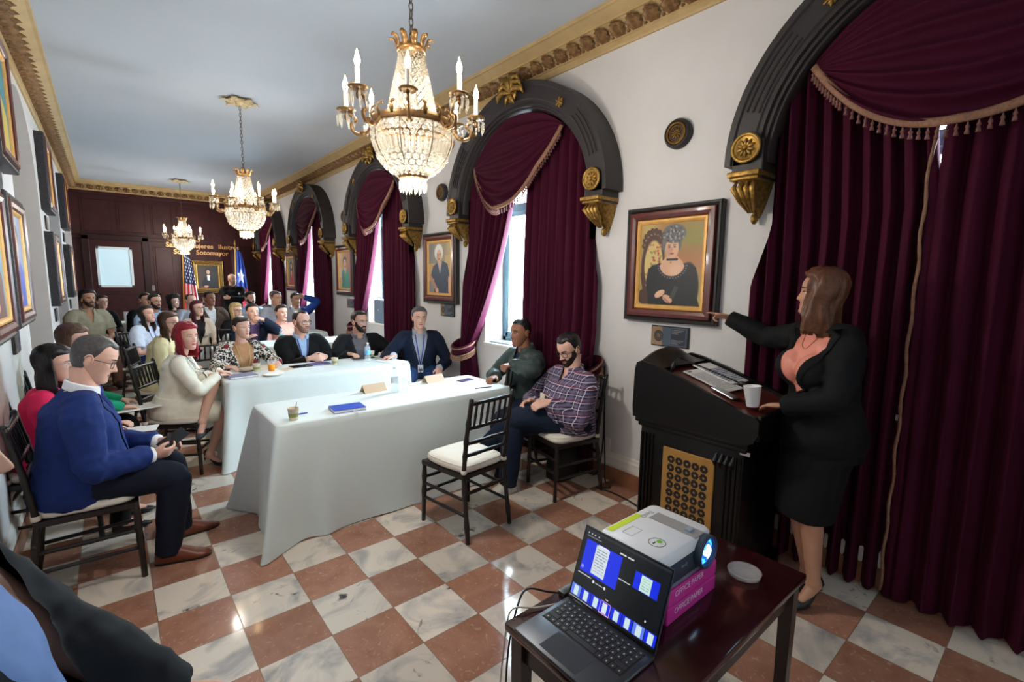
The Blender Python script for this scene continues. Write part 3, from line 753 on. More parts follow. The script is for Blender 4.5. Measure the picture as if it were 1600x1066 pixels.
for (y, z, bgc, dress, hair, lb) in (
    (2.33, 2.78, (60, 150, 160), (206, 176, 60), (60, 40, 34), 'upper framed portrait with teal and yellow paint nearest the camera on the left wall'),
    (2.30, 1.72, (160, 176, 214), (60, 84, 190), (50, 36, 34), 'lower framed portrait of a figure in bright blue on the left wall'),
    (1.36, 1.70, (150, 190, 220), (110, 70, 60), (60, 40, 34), 'lower framed portrait cut by the left picture edge, nearest the camera'),
    (5.70, 2.80, (170, 170, 190), (120, 50, 44), (50, 36, 34), 'upper framed portrait on the left wall pier between two arched niches'),
    (5.70, 1.70, (176, 160, 120), (60, 110, 120), (90, 70, 60), 'lower framed portrait on the left wall pier between two arched niches'),
    (8.72, 2.82, (150, 90, 60), (120, 44, 40), (50, 36, 34), 'upper framed portrait on the left wall furthest from the camera'),
    (8.72, 1.70, (120, 140, 150), (40, 50, 60), (60, 40, 34), 'lower framed portrait on the left wall furthest from the camera')):
    portrait((LW, y, z), 'L', lb, LG, paint_left(bgc, dress, hair, int(y*7+z)), .76, .86, .085, mats=[M_FRORN, M_FRAMER, M_LINER])
for (y, z, lb) in ((2.30, 1.18, 'under the blue portrait nearest the camera'), (2.33, 2.25, 'between the two portraits nearest the camera'), (5.70, 2.25, 'between the two portraits on the pier'), (5.70, 1.15, 'under the lower portrait on the pier'), (8.72, 2.26, 'between the two furthest portraits'), (8.72, 1.15, 'under the furthest lower portrait')):
    plaque((LW, y, z), 'L', 'small dark plaque on the left wall '+lb, 'plaques on the left wall', .24, .16)
portrait((1.2, BW-.03, 1.63), 'B', 'gilt framed portrait of a seated judge in a black robe on the back wall', None, paint_judge, .66, .78, .06, fw=(.03, .05, .04), mats=[M_GOLD, M_GOLDD, M_GOLD])
plaque((1.13, BW-.02, 1.08), 'B', 'small plaque on the back wall under the gilt framed portrait', None, .14, .14)
# ------------------------------------------------------------------ chandeliers
def crystal_mat():
    m = bpy.data.materials.new('crystal'); m.use_nodes = True; nt = m.node_tree; nt.nodes.remove(nt.nodes['Principled BSDF']); N = nt.nodes.new
    tl = N('ShaderNodeBsdfTranslucent'); tl.inputs[0].default_value = (.80, .73, .60, 1)
    gl = N('ShaderNodeBsdfGlossy'); gl.inputs['Roughness'].default_value = .08; gl.inputs[0].default_value = (1, .97, .92, 1)
    tr = N('ShaderNodeBsdfTransparent'); tr.inputs[0].default_value = (.96, .95, .93, 1)
    a = N('ShaderNodeMixShader'); a.inputs[0].default_value = .5; b = N('ShaderNodeMixShader'); b.inputs[0].default_value = .40
    nt.links.new(tl.outputs[0], a.inputs[1]); nt.links.new(gl.outputs[0], a.inputs[2]); nt.links.new(a.outputs[0], b.inputs[1]); nt.links.new(tr.outputs[0], b.inputs[2])
    nt.links.new(b.outputs[0], nt.nodes['Material Output'].inputs[0]); return m
M_CRY = crystal_mat()
M_BRASS = mat('chandelier_brass', (142, 108, 68), .38, metal=.7, var=.2, scale=50)
M_CANDLE = mat('candle_sleeve', (226, 220, 206), .5)
M_BULB = mat('lit_bulb', (255, 236, 200), .3, emit=(255, 214, 150), estr=26)
M_CHAIN = mat('chain_metal', (96, 84, 66), .4, metal=.8)
def octa(mb, c, r, h, k=0):
    x, y, z = c; vs = [(x+r*math.cos(PI*j/3), y+r*math.sin(PI*j/3), z) for j in range(6)]+[(x, y, z+h*.5), (x, y, z-h*.5)]
    mb.add(vs, [(j, (j+1) % 6, 6) for j in range(6)]+[((j+1) % 6, j, 7) for j in range(6)], k)
def prism_drop(mb, c, L, r=.008, k=0):
    x, y, z = c; ring = lambda q, zz: [(x+q*math.cos(PI*j/3), y+q*math.sin(PI*j/3), zz) for j in range(6)]
    octa(mb, (x, y, z-.008), .007, .014, k); mb.rings([ring(.002, z-.016), ring(r, z-.016-L*.2), ring(r*.8, z-.016-L*.75), ring(.001, z-.016-L)], k)
def chandelier(loc, label):
    root = thing('chandelier', label, 'chandelier', loc, 'crystal chandeliers in a row'); Z = -(CE-2.10)   # local z=0 is the ceiling
    zz = lambda z: z-CE
    mb = MB()
    for k in range(12):
        a = PI*k/6; R_ = .20 if k % 2 == 0 else .15
        mb.tube([(.03*math.cos(a), .03*math.sin(a), -.012), (R_*.5*math.cos(a), R_*.5*math.sin(a), -.03), (R_*.85*math.cos(a), R_*.85*math.sin(a), -.018), (R_*math.cos(a), R_*math.sin(a), -.035)], [(.02, .008), (.036, .008), (.032, .007), (.008, .005)], 8, up=(0, 0, 1))
    mb.lathe([(.09, 0), (.085, -.01), (.05, -.02), (.04, -.045), (.015, -.06), (0, -.062)], n=20)
    mb.build('ceiling_rose', mat('rose_gilt', (206, 184, 140), .45, metal=.3, var=.3, scale=30), root)
    mb = MB(); z = -.06; k = 0
    while z > zz(2.88):
        M = Matrix.Rotation(PI/2*(k % 2), 3, 'Z')
        mb.tube([Vector((0, 0, z-.028))+M @ Vector((.011*math.cos(t), 0, .024*math.sin(t))) for t in [2*PI*j/10 for j in range(10)]], .0028, 5, close=True, up=(0.3, 1, 0)); z -= .037; k += 1
    mb.build('chain', M_CHAIN, root)
    zc = zz(2.815)
    mb = MB(); mb.lathe([(.066, zc-.015), (.076, zc-.012), (.076, zc+.010), (.068, zc+.016), (.03, zc+.026), (.012, zc+.06)], n=28)
    for k in range(10):
        a = 2*PI*k/10; c_, s_ = math.cos(a), math.sin(a)
        mb.tube([(r*c_, r*s_, zc+h) for r, h in ((.072, .0), (.076, .026), (.088, .048), (.106, .052), (.112, .038))], [(.012, .006), (.017, .005), (.017, .005), (.011, .005), (.003, .003)], 8, up=(0, 0, 1))
    mb.build('crown', M_BRASS, root)
    # strings of beads from the crown down to the ring
    zr = zz(2.44); mb = MB(); rows = 17
    for i in range(rows):
        t = i/(rows-1); z = lerp(zc-.03, zr+.03, t); r = .064+.062*t**1.3+.006*math.sin(t*3); n = 22; s = .0095+.004*t
        for j in range(n): octa(mb, (r*math.cos(2*PI*(j+.5*(i % 2))/n), r*math.sin(2*PI*(j+.5*(i % 2))/n), z), s, s*2.1)
    mb.build('bead_strings', M_CRY, root, smooth=False)
    RB = .205
    mb = MB(); mb.lathe([(RB-.012, zr-.018), (RB+.004, zr-.02), (RB+.008, zr-.008), (RB+.004, zr+.004), (RB+.008, zr+.016), (RB-.004, zr+.022), (RB-.014, zr+.02), (RB-.014, zr-.018)], n=48)
    for k in range(16):
        a = 2*PI*(k+.5)/16; c_, s_ = math.cos(a), math.sin(a)
        mb.tube([(r*c_, r*s_, zr+h) for r, h in ((RB, .0), (RB+.012, .03), (RB+.006, .055), (RB-.012, .07), (RB-.018, .06))], [(.010, .005), (.013, .005), (.011, .005), (.008, .004), (.003, .003)], 6, up=(0, 0, 1))
    mb.build('ring_band', M_BRASS, root)
    # bowl of crystals
    mb = MB(); prof = [(RB-.004, zr-.03), (RB-.002, zr-.055), (RB-.006, zr-.085), None, (RB-.03, zr-.165), (RB-.047, zr-.19), (RB-.068, zr-.213), (RB-.094, zr-.234), (RB-.122, zr-.25)]
    for i, pz in enumerate(prof):
        if pz is None:
            for j in range(40):
                a = 2*PI*j/40; c_, s_ = math.cos(a), math.sin(a); r0, r1 = RB-.006, RB-.026
                ring = lambda r, z, q: [((r+q*math.cos(b))*c_-q*math.sin(b)*s_, (r+q*math.cos(b))*s_+q*math.sin(b)*c_, z) for b in [PI*u/3 for u in range(6)]]
                mb.rings([ring(r0, zr-.098, .006), ring(r0-.002, zr-.104, .012), ring(r1, zr-.15, .011), ring(r1, zr-.157, .004)])
            continue
        r, z = pz; n = 34 if i < 3 else int(30-3*(i-4)); s = 2*PI*r/n*.5
        for j in range(n): a = 2*PI*(j+.5*(i % 2))/n; mb.ell((r*math.cos(a), r*math.sin(a), z), (s*.95, s*.95, .0125), nu=6, nv=4)
    mb.build('crystal_bowl', M_CRY, root, smooth=False)
    mb = MB()
    for k in range(8):
        a = 2*PI*k/8; c_, s_ = math.cos(a), math.sin(a); mb.tube([(r*c_, r*s_, z) for r, z in ((RB+.004, zr-.02), (RB+.003, zr-.1), (RB-.02, zr-.16), (RB-.06, zr-.215), (RB-.14, zr-.262))], .003, 5)
    mb.lathe([(.07, zr-.252), (.078, zr-.256), (.08, zr-.268), (.07, zr-.276), (.03, zr-.28), (.012, zr-.29)], n=28)
    mb.build('bowl_cage', M_BRASS, root)
    mb = MB()
    for k in range(16): a = 2*PI*k/16; prism_drop(mb, (.068*math.cos(a), .068*math.sin(a), zr-.268), .055)
    for k in range(8): a = 2*PI*k/8; prism_drop(mb, (.038*math.cos(a), .038*math.sin(a), zr-.272), .062)
    mb.build('lower_drops', M_CRY, root, smooth=False)
    for k in range(8):
        a = 2*PI*(k+.3)/8; c_, s_ = math.cos(a), math.sin(a); hi = .03 if k % 2 == 0 else -.0
        P = lambda r, z: (r*c_, r*s_, zr+z)
        mb = MB(); mb.tube(spline([P(RB, -.01), P(RB+.04, -.055), P(RB+.09, -.05), P(RB+.105, -.01), P(RB+.08, .01), P(RB+.10, .03+hi), P(RB+.13, .045+hi)], 6), .0085, 8); mb.ell(P(RB+.05, -.05), (.018, .018, .012), nu=8, nv=5); mb.ell(P(RB+.13, .025+hi), (.012, .012, .018), nu=8, nv=5)
        arm = mb.build('arm', M_BRASS, root)
        cx, cy, cz = P(RB+.13, .05+hi)
        mb = MB(); mb.lathe([(0, cz-.004), (.036, cz), (.047, cz+.008), (.048, cz+.012), (.036, cz+.006), (.014, cz+.004), (.014, cz+.012)], (cx, cy, 0), 18); mb.build('drip_pan', M_BRASS, arm)
        mb = MB(); mb.lathe([(.0115, cz+.008), (.0115, cz+.095), (.009, cz+.10), (0, cz+.10)], (cx, cy, 0), 14); mb.build('candle', M_CANDLE, arm)
        mb = MB(); mb.lathe([(.006, cz+.098), (.011, cz+.110), (.0145, cz+.125), (.012, cz+.142), (.006, cz+.158), (.002, cz+.176), (0, cz+.18)], (cx, cy, 0), 12); mb.build('bulb', M_BULB, arm)
        mb = MB()
        for j in range(7): b = 2*PI*j/7; prism_drop(mb, (cx+.042*math.cos(b), cy+.042*math.sin(b), cz+.004), .062, .0075)
        mb.build('prisms', M_CRY, arm, smooth=False)
    return root
CH = [((.61, 0, CE), 'crystal chandelier with lit candle bulbs, nearest the camera over the front table'), ((.61, 4.02, CE), 'second crystal chandelier, in the middle of the row down the hall'), ((.61, 10.0, CE), 'furthest crystal chandelier, hanging near the back wall')]
ch0 = chandelier(*CH[0])
def dup3(root, loc, label):
    r = root.copy(); COL.objects.link(r); r.location = loc; r['label'] = label
    def rec(src, dst):
        for ch in list(src.children):
            c = ch.copy(); COL.objects.link(c); c.parent = dst; rec(ch, c)
    rec(root, r)
for l, t in CH[1:]: dup3(ch0, l, t)
for (l, t) in CH:
    for (dx, dy, dz, wt, rad) in [(0, 0, 2.36, .05, .07), (0, 0, 2.58, .05, .03), (0, 0, 2.03, .58, .06)]+[(.37*math.cos(q), .37*math.sin(q), 2.60, .08, .03) for q in (.3, 1.87, 3.44, 5.01)]:  # largest share is an added lamp, unseen, hanging below the bowl
        L = bpy.data.lights.new('chandelier_and_fill_light', 'POINT'); L.energy = CHANDELIER_W*wt; L.color = (1, .965, .89); L.shadow_soft_size = rad
        o = bpy.data.objects.new('chandelier_and_fill_light', L); COL.objects.link(o); o.location = (l[0]+dx, l[1]+dy, dz)

# ------------------------------------------------------------------ chiavari chairs
M_CHW = mat('chair_espresso', (26, 17, 16), .35, var=.2, scale=20)
M_CUSH = mat('ivory_cushion', (228, 220, 206), .7, bump=.1, bscale=90)
def bamboo(mb, pts, r, n=9, nodes=(.3, .62)):
    pts = [Vector(p) for p in pts]; P = []; R_ = []
    for i in range(len(pts)-1):
        for j in range(8):
            t = j/8; P.append(pts[i].lerp(pts[i+1], t)); R_.append(r)
    P.append(pts[-1]); R_.append(r)
    m = len(P)-1
    for q in nodes:
        k = int(q*m); R_[k] = r*1.28
    mb.tube(P, R_, n)
def chair(label='', group='espresso chiavari chairs with ivory cushions'):
    """faces +y, seat centre at the origin"""
    root = thing('chiavari_chair', label, 'chair', (0, 0, 0), group)
    hw, hb, D, H = .195, .175, .19, .43
    for s in (-1, 1):
        mb = MB(); bamboo(mb, [(s*hw, D, H), (s*(hw+.005), D+.012, 0)], .0145); mb.build('leg', M_CHW, root)
        mb = MB(); bamboo(mb, [(s*(hb+.01), -D-.055, 0), (s*hb, -D, H), (s*hb, -D-.03, .68), (s*hb, -D-.075, .92)], .0145, nodes=(.12, .25, .5, .65, .82)); mb.ell((s*hb, -D-.075, .92), .0155, nu=8, nv=6); mb.build('leg', M_CHW, root)
    mb = MB()
    def quad(z0, z1, e):
        return [(-hw-e, D+e, z0), (hw+e, D+e, z0), (hb+e, -D-e, z0), (-hb-e, -D-e, z0)], [(-hw-e, D+e, z1), (hw+e, D+e, z1), (hb+e, -D-e, z1), (-hb-e, -D-e, z1)]
    a, b = quad(H-.028, H, .014); mb.rings([a, b]); mb.build('seat_frame', M_CHW, root, smooth=False)
    mb = MB(); rows = []
    for i in range(7):
        t = i/6; e = .022*math.sin(PI*min(1, t*1.05))**.5-.004; z = H+.001+.055*t
        rows.append([Vector((x*(1+e*4), y*(1+e*4), z)) for x, y in [(lambda a: ((hw-.01-.012*(math.sin(a) < 0))*np.sign(math.cos(a))*abs(math.cos(a))**.35, (D-.0)*np.sign(math.sin(a))*abs(math.sin(a))**.35))(2*PI*j/36) for j in range(36)]])
    for s_, z in ((.8, .062), (.45, .070), (.1, .073)): rows.append([Vector((p.x*s_, p.y*s_, H+z)) for p in rows[5]])
    mb.rings(rows); mb.tube([p+Vector((0, 0, .0)) for p in rows[5]], .004, 5, close=True)
    mb.build('cushion', M_CUSH, root)
    for s in (-1, 1):
        mb = MB(); mb.lathe([(.0165, H+.008), (.0195, H+.010), (.0195, H+.032), (.0165, H+.034)], (s*hb, -D-.003, 0), 12); mb.build('cushion_tie', M_CUSH, root)
    yb = lambda z: interp(z, [.43, .68, .92], [-D, -D-.03, -D-.075])
    for z, nd in ((.895, (.2, .5, .8)), (.735, (.3, .7)), (.635, (.3, .7)), (.555, (.3, .7))):
        mb = MB(); bamboo(mb, [(-hb, yb(z), z), (hb, yb(z), z)], .0115, nodes=nd); mb.build('back_rail', M_CHW, root)
    for k in range(6):
        x = lerp(-hb, hb, (k+1)/7); mb = MB(); bamboo(mb, [(x, yb(.735), .735), (x, yb(.895), .895)], .0085, 7, nodes=(.5,)); mb.build('spindle', M_CHW, root)
    for z in (.17, .27):
        for s in (-1, 1):
            mb = MB(); bamboo(mb, [(s*hw, D+.004, z), (s*(hb+.005), -D-.03*(1-z/.43), z)], .0105, nodes=(.5,)); mb.build('stretcher', M_CHW, root)
    for y, z in ((D+.004, .31), (-D-.02, .31), (D+.004, .21)):
        mb = MB(); bamboo(mb, [(-hw, y, z), (hw, y, z)], .0105, nodes=(.3, .7)); mb.build('stretcher', M_CHW, root)
    return root
chair0 = None
def place_chair(x, y, deg, label):
    """deg: heading of the sitter (0 = +x, 90 = +y)"""
    global chair0
    rz = math.radians(deg-90)
    if chair0 is None:
        chair0 = chair(label); chair0.location = (x, y, 0); chair0.rotation_euler = (0, 0, rz); return chair0
    return dup(chair0, (x, y, 0), rz, label)

# ------------------------------------------------------------------ tables under white cloths
M_CLOTH = mat('white_tablecloth', (212, 220, 218), .75, bump=.06, bscale=14, sheen=.1)
def tablecloth(label, x0, x1, y0, y1, h=.755, seed=0, flare=.17, flares=None, name='tablecloth', lap=True):
    mb = MB(); r = .03; per = []
    def corner(cx, cy, a0):
        for k in range(9): a = a0+PI/2*k/8; per.append((cx+r*math.cos(a), cy+r*math.sin(a), math.cos(a), math.sin(a), 1-abs(k-4)/4*.0, (a0)))
    def side(ax, ay, bx, by, nx, ny):
        L = math.hypot(bx-ax, by-ay); n = max(4, int(L/.02))
        for k in range(1, n): t = k/n; per.append((lerp(ax, bx, t), lerp(ay, by, t), nx, ny, 0, None))
    corner(x1-r, y1-r, 0); side(x1-r, y1, x0+r, y1, 0, 1); corner(x0+r, y1-r, PI/2); side(x0, y1-r, x0, y0+r, -1, 0); corner(x0+r, y0+r, PI); side(x0+r, y0, x1-r, y0, 0, -1); corner(x1-r, y0+r, -PI/2); side(x1, y0+r, x1, y1-r, 1, 0)
    C4 = [(x1, y1, flares[0] if flares else flare), (x0, y1, flares[1] if flares else flare), (x0, y0, flares[2] if flares else flare), (x1, y0, flares[3] if flares else flare)]
    rows = []; nv = 16
    for i in range(nv+1):
        t = i/nv; row = []
        for (x, y, nx, ny, c, a0) in per:
            ox = oy = 0
            # the extra cloth at each corner falls as a fold that stands away from the table
            cw = 0
            for (cx, cy, fl) in C4:
                d = math.hypot(x-cx, y-cy); g = math.exp(-(d/.075)**2); cw = max(cw, g)
                dx, dy = (1 if cx == x1 else -1)*.72, (1 if cy == y1 else -1)*.72
                ox += dx*fl*g*t**.9; oy += dy*fl*g*t**.9
                g2 = math.exp(-((d-.14)/.06)**2); ox -= nx*.012*g2*t; oy -= ny*.012*g2*t
                g3 = math.exp(-((d-.26)/.07)**2); ox += nx*.03*g3*t; oy += ny*.03*g3*t
            s = x*nx*0+x*3.1+y*3.7
            wv = .012*noise.noise(Vector((x*3.5+seed, y*3.5, t*.7)))*t*1.6+.006*t*math.sin(9*(x+y)+seed)*noise.noise(Vector((x*2, y*2, seed+5)))
            out = .004+.012*t+wv
            back = max(0, ny) if lap else 0; back *= min(1, (y-(y1-.12))/.12) if back else 0; zz = h*(1-t*(1-.80*back))+.004
            if t < .06: zz = h-.004
            if i == nv: ox *= 1.10; oy *= 1.10; zz = max(zz, .006) if back else .006
            row.append((x+nx*out+ox, y+ny*out+oy, zz))
        rows.append(row)
    cx, cy = (x0+x1)/2, (y0+y1)/2
    # rounded rim and top with shallow creases
    top = []
    for s_ in (1.0, .985, .9, .72, .5, .28, .1):
        top.append([(cx+(p[0]-cx)*s_, cy+(p[1]-cy)*s_, h+(.0 if s_ == 1 else .004)+(.0015*noise.noise(Vector((p[0]*s_*5, p[1]*s_*5, seed))) if s_ < .95 else 0)) for p in per])
    allr = top[::-1]+rows; mb.rings(allr, cap=(True, False))
    mb.grid([[(p[0]*1.0+(cx-p[0])*.004, p[1]+(cy-p[1])*.006, p[2]) for p in r_] for r_ in rows[::4]+[rows[-1]]], closeu=True)
    o = mb.build(name, M_CLOTH, None, fix=False); rebase(o, (cx, cy, 0))
    bm = bmesh.new(); bm.from_mesh(o.data); bmesh.ops.remove_doubles(bm, verts=bm.verts, dist=1e-5); bmesh.ops.recalc_face_normals(bm, faces=bm.faces); bm.to_mesh(o.data); bm.free()
    return tag(o, label, 'tablecloth', 'floor-length white tablecloths')
TT = .759
tablecloth('long white cloth to the floor over the empty front table', .03, 1.84, .63, 1.25, seed=1, flares=(.10, .22, .20, .05), lap=False)
tablecloth('long white cloth over the second table, where the red-haired woman sits at the end', .02, 1.72, 2.15, 2.80, seed=2.3, flares=(.08, .1, .10, .04))
tablecloth('white cloth over the third table, behind the woman in the animal print jacket', .25, 2.10, 4.30, 4.92, seed=4.1)
tablecloth('white cloth over the fourth table, behind the man drinking orange juice', .64, 2.05, 5.62, 6.12, seed=5.7)
tablecloth('white cloth over the refreshment table holding stacked cups beside the back door', -.95, .02, 9.0, 9.6, seed=7.7)
# ------------------------------------------------------------------ lectern
M_BLK = mat('lectern_ebony', (9, 7, 7), .32, var=.2, scale=12, spec=.3)
M_SURF = mat('lectern_mahogany', (92, 38, 32), .3, coat=.3, var=.15, scale=10)
M_GRILL = mat('grille_gold', (168, 124, 62), .5, metal=.3, var=.1, scale=15)
M_PAPER = mat('paper_white', (234, 232, 228), .7)
M_BLACKP = mat('black_plastic', (20, 20, 22), .4)
M_SIL = mat('silver', (190, 192, 196), .3, metal=.9)
lec = thing('lectern', 'dark carved wooden lectern with a pierced gold panel beside the speaking woman', 'lectern', (1.99, -1.06, 0), absolute=True)
X0, X1, YH, YL = 1.70, 2.28, -.69, -1.42
mb = MB(); mb.bbox((X0+.05, YL+.08, .06), (X1-.05, YH-.03, .84), .006); mb.bbox((X0+.02, YL+.05, 0), (X1-.02, YH, .06), .01); mb.bbox((X0+.03, YL+.06, .06), (X1-.03, YH-.01, .09), .01)
mb.bbox((X0+.02, YL+.05, .80), (X1-.02, YH, .835), .01); mb.bbox((X0+.035, YL+.065, .775), (X1-.035, YH-.015, .80), .008)
for y in (YL+.085, YH-.125):
    for k in range(4): mb.tube([(X0+.05, y+.012+k*.024, .12), (X0+.05, y+.012+k*.024, .74)], .009, 8)
for k in range(4): acanthus(mb, [(X0+.048, YL+.13+k*.03, .74), (X0+.03, YL+.135+k*.03, .70), (X0+.048, YL+.14+k*.03, .66)], .014)
mb.build('body', M_BLK, lec, smooth=True, angle=30)
side = [(YH, .835), (YH+.005, .90), (YH, 1.12), (YH-.012, 1.165), (YH-.04, 1.178), (YH-.12, 1.165), (YH-.30, 1.115), (YL+.08, .995), (YL+.02, .985), (YL, .965), (YL, .90), (YL+.02, .855), (YL+.05, .835)]
for xa, xb in ((X0, X0+.028), (X1-.028, X1)):
    mb = MB(); mb.prism(side, lambda u, v, d: (d, u, v), xa, xb); mb.build('side_panel', M_BLK, lec, smooth=False)
mb = MB(); n = 16; top = [(X0+.02+(X1-X0-.04)*k/n, 1.13+.085*math.sin(PI*k/n)**.8) for k in range(n+1)]
mb.prism([(X1-.02, .835)]+[(X0+.02, .835)]+top, lambda u, v, d: (u, d, v), YH-.05, YH-.005)
rows = []
for k in range(n+1):
    x, z = top[k]; rows.append([(x, YH-.008, z-.01), (x, YH-.004, z+.012), (x, YH-.03, z+.022), (x, YH-.09, z-.005), (x, YH-.16, 1.145-.0), (x, YH-.09, 1.12), (x, YH-.045, z-.03)])
mb.grid(rows, closeu=True); mb.build('back_board', M_BLK, lec, angle=40)
SL = lambda y: 1.165+(y+.70)*.2783
mb = MB(); mb.prism([(YH-.02, SL(YH-.02)-.006), (YL+.03, SL(YL+.03)-.006), (YL+.03, SL(YL+.03)-.026), (YH-.02, SL(YH-.02)-.026)], lambda u, v, d: (d, u, v), X0+.028, X1-.028)
mb.build('reading_surface', M_SURF, lec, smooth=False)
mb = MB(); mb.bbox((X0+.02, YL, .86), (X1-.02, YL+.03, .985), .008); mb.bbox((X0+.028, YL+.03, .84), (X1-.028, YH-.05, .862), .002); mb.build('front_rail', M_BLK, lec, smooth=False)
mb = MB(); gx = X0+.046; gy0, gy1, gz0, gz1 = -1.195, -.885, .16, .69
mb.bbox((gx-.010, gy0, gz0), (gx+.004, gy1, gz1), .003); mb.build('grille_panel', M_GRILL, lec, smooth=False)
mb = MB()
for i in range(5):
    for j in range(9):
        y = gy1-.055-i*.050; z = gz1-.062-j*.050
        for q in range(8):
            a = PI*q/4+.2; mb.lathe([(0, 0), (.0088, .0), (.0088, .002), (0, .0022)], (gx-.0095, y+.0150*math.cos(a), z+.0150*math.sin(a)), 8, 0, Matrix.Rotation(-PI/2, 3, 'Y'))
mb.build('pierced_pattern', M_BLACKP, lec, smooth=False)
nl = Vector((0, -.268, .963)); dl = Vector((0, -.963, -.268))
def on_lectern(mb, x, y, w, l, ang, h0, h1, k=None):
    c = Vector((x, y, SL(y)))+nl*h0; ca, sa = math.cos(ang), math.sin(ang); ex = Vector((1, 0, 0)); a = ex*ca+dl*sa; b = dl*ca-ex*sa
    M = Matrix.Translation(c) @ Matrix(((a.x, b.x, nl.x), (a.y, b.y, nl.y), (a.z, b.z, nl.z))).to_4x4()
    if mb: mb.box((-w/2, -l/2, 0), (w/2, l/2, h1-h0), k, M)
    return M
def lettering(name, txt, sz, ext, m, parent, loc, rot, off=0.0):
    c = bpy.data.curves.new('tmp', 'FONT'); c.body = txt; c.size = sz; c.extrude = ext; c.offset = off; c.resolution_u = 3
    o = bpy.data.objects.new('tmp', c); COL.objects.link(o)
    me = bpy.data.meshes.new_from_object(o.evaluated_get(bpy.context.evaluated_depsgraph_get())); bpy.data.objects.remove(o); me.materials.clear()
    q = bpy.data.objects.new(name, me); COL.objects.link(q); q.parent = parent; q.location = loc; q.rotation_euler = rot; me.name = name; me.materials.append(m); return q
def text_rows(q, x0, y0, x1, y1, n, c, seed=1, t=.006):
    r = np.random.RandomState(seed)
    for k in range(n):
        y = lerp(y0, y1, (k+.5)/n); x = x0; e = x1-(r.uniform(0, .4)*(x1-x0) if k % 5 == 4 else 0)
        while x < e: w_ = r.uniform(.02, .06); q.line(x, y, min(e, x+w_), y, t, c); x += w_+.018
    return q
def paper_on_lectern(name, label, x, y, w, l, ang, h, painter, kind='paper'):
    mb = MB(); M = on_lectern(mb, x, y, w, l, ang, h, h+.004); o = mb.build(name, M_PAPER, None, smooth=False); loc = M.translation.copy(); rebase(o, loc); tag(o, label, kind)
    q = painter(); M2 = M.copy(); M2.translation = (0, 0, 0)
    q.object('print', M2 @ Vector((-w/2, -l/2, .0048)), M2 @ Vector((w, 0, 0)), M2 @ Vector((0, l, 0)), paint_mat('printed_paper', .7), o)
paper_on_lectern('printed_sheet', 'printed white sheets lying on the near side of the lectern top', 1.99, -1.03, .20, .28, .06, .001, lambda: text_rows(Paint(60, 84, (232, 228, 224)), .12, .16, .9, .9, 22, (120, 116, 116)).rect(.10, .05, .3, .09, (90, 90, 96)))
def tb():
    q = Paint(60, 84, (226, 224, 224))
    for k in range(9): q.rect(.06, .28+k*.07, .95, .32+k*.07, (70, 84, 120))
    for k in range(4): q.rect(.06+k*.24, .26, .075+k*.24, .92, (226, 224, 224))
    return q.rect(.1, .06, .3, .1, (60, 60, 66))
paper_on_lectern('table_sheet', 'sheet with a blue printed table on the far side of the lectern top', 2.15, -.99, .19, .27, .05, .007, tb)
mb = MB(); M = on_lectern(None, 1.865, -1.165, 0, 0, .15, .002, .01); mb.bbox((-.032, -.07, 0), (.032, .07, .009), .004, M=M); mb.box((-.026, -.06, .009), (.026, .02, .010), M=M)
o = mb.build('phone', M_SIL, None, smooth=False); rebase(o, M.translation.copy()); tag(o, 'silver phone lying on the lectern beside the printed sheets', 'phone')
t = thing('lectern_microphone', 'thin black gooseneck microphone bending over the papers on the lectern', 'microphone', (1.80, -.87, SL(-.87)), absolute=True)
mb = MB(); b = Vector((1.80, -.87, SL(-.87)-.005)); mb.tube([b, b+nl*.07], .011, 10); mb.build('base', M_BLACKP, t)
mb = MB(); mb.tube(spline([b+nl*.07, b+nl*.10+Vector((.03, -.01, 0)), Vector((1.86, -.93, 1.187)), Vector((1.88, -1.05, 1.155)), Vector((1.89, -1.22, 1.108))], 6), .0045, 6); mb.build('gooseneck', M_BLACKP, t)
mb = MB(); mb.ell((1.892, -1.243, 1.102), (.016, .026, .016)); mb.build('foam_tip', M_BLACKP, t)
M_CUPW = mat('white_cup', (236, 236, 236), .45)
def cup(loc, label, r0=.026, r1=.038, h=.085, m=None, group=None, sleeve=None, name='paper_cup', drink=(90, 56, 36), tilt=None):
    root = thing(name, label, 'cup', loc, group)
    if tilt: root.rotation_euler = tilt
    mb = MB(); mb.lathe([(0, .001), (r0, .001), (r0+.001, .003), (r1, h), (r1+.002, h+.002), (r1, h+.004), (r1-.0025, h), (r0-.002, .006), (0, .006)], n=24); mb.build('cup_body', m or M_CUPW, root)
    if sleeve:
        a, b_ = .30, .62; rr = lambda t: r0+(r1-r0)*t+.0008
        mb = MB(); mb.lathe([(rr(a), h*a), (rr(b_), h*b_)], n=24); mb.build('printed_band', sleeve, root)
    if drink:
        mb = MB(); mb.lathe([(0, h*.8), (r0+(r1-r0)*.8-.002, h*.8)], n=20); mb.build('drink', mat('drink_%d' % drink[0], drink, .2), root)
    return root
cup((1.845, -1.325, SL(-1.325)+.012), 'white foam cup standing at the low end of the lectern by the speaker\'s hand', .030, .043, .105, drink=None, tilt=(-.10, 0, 0), name='foam_cup')

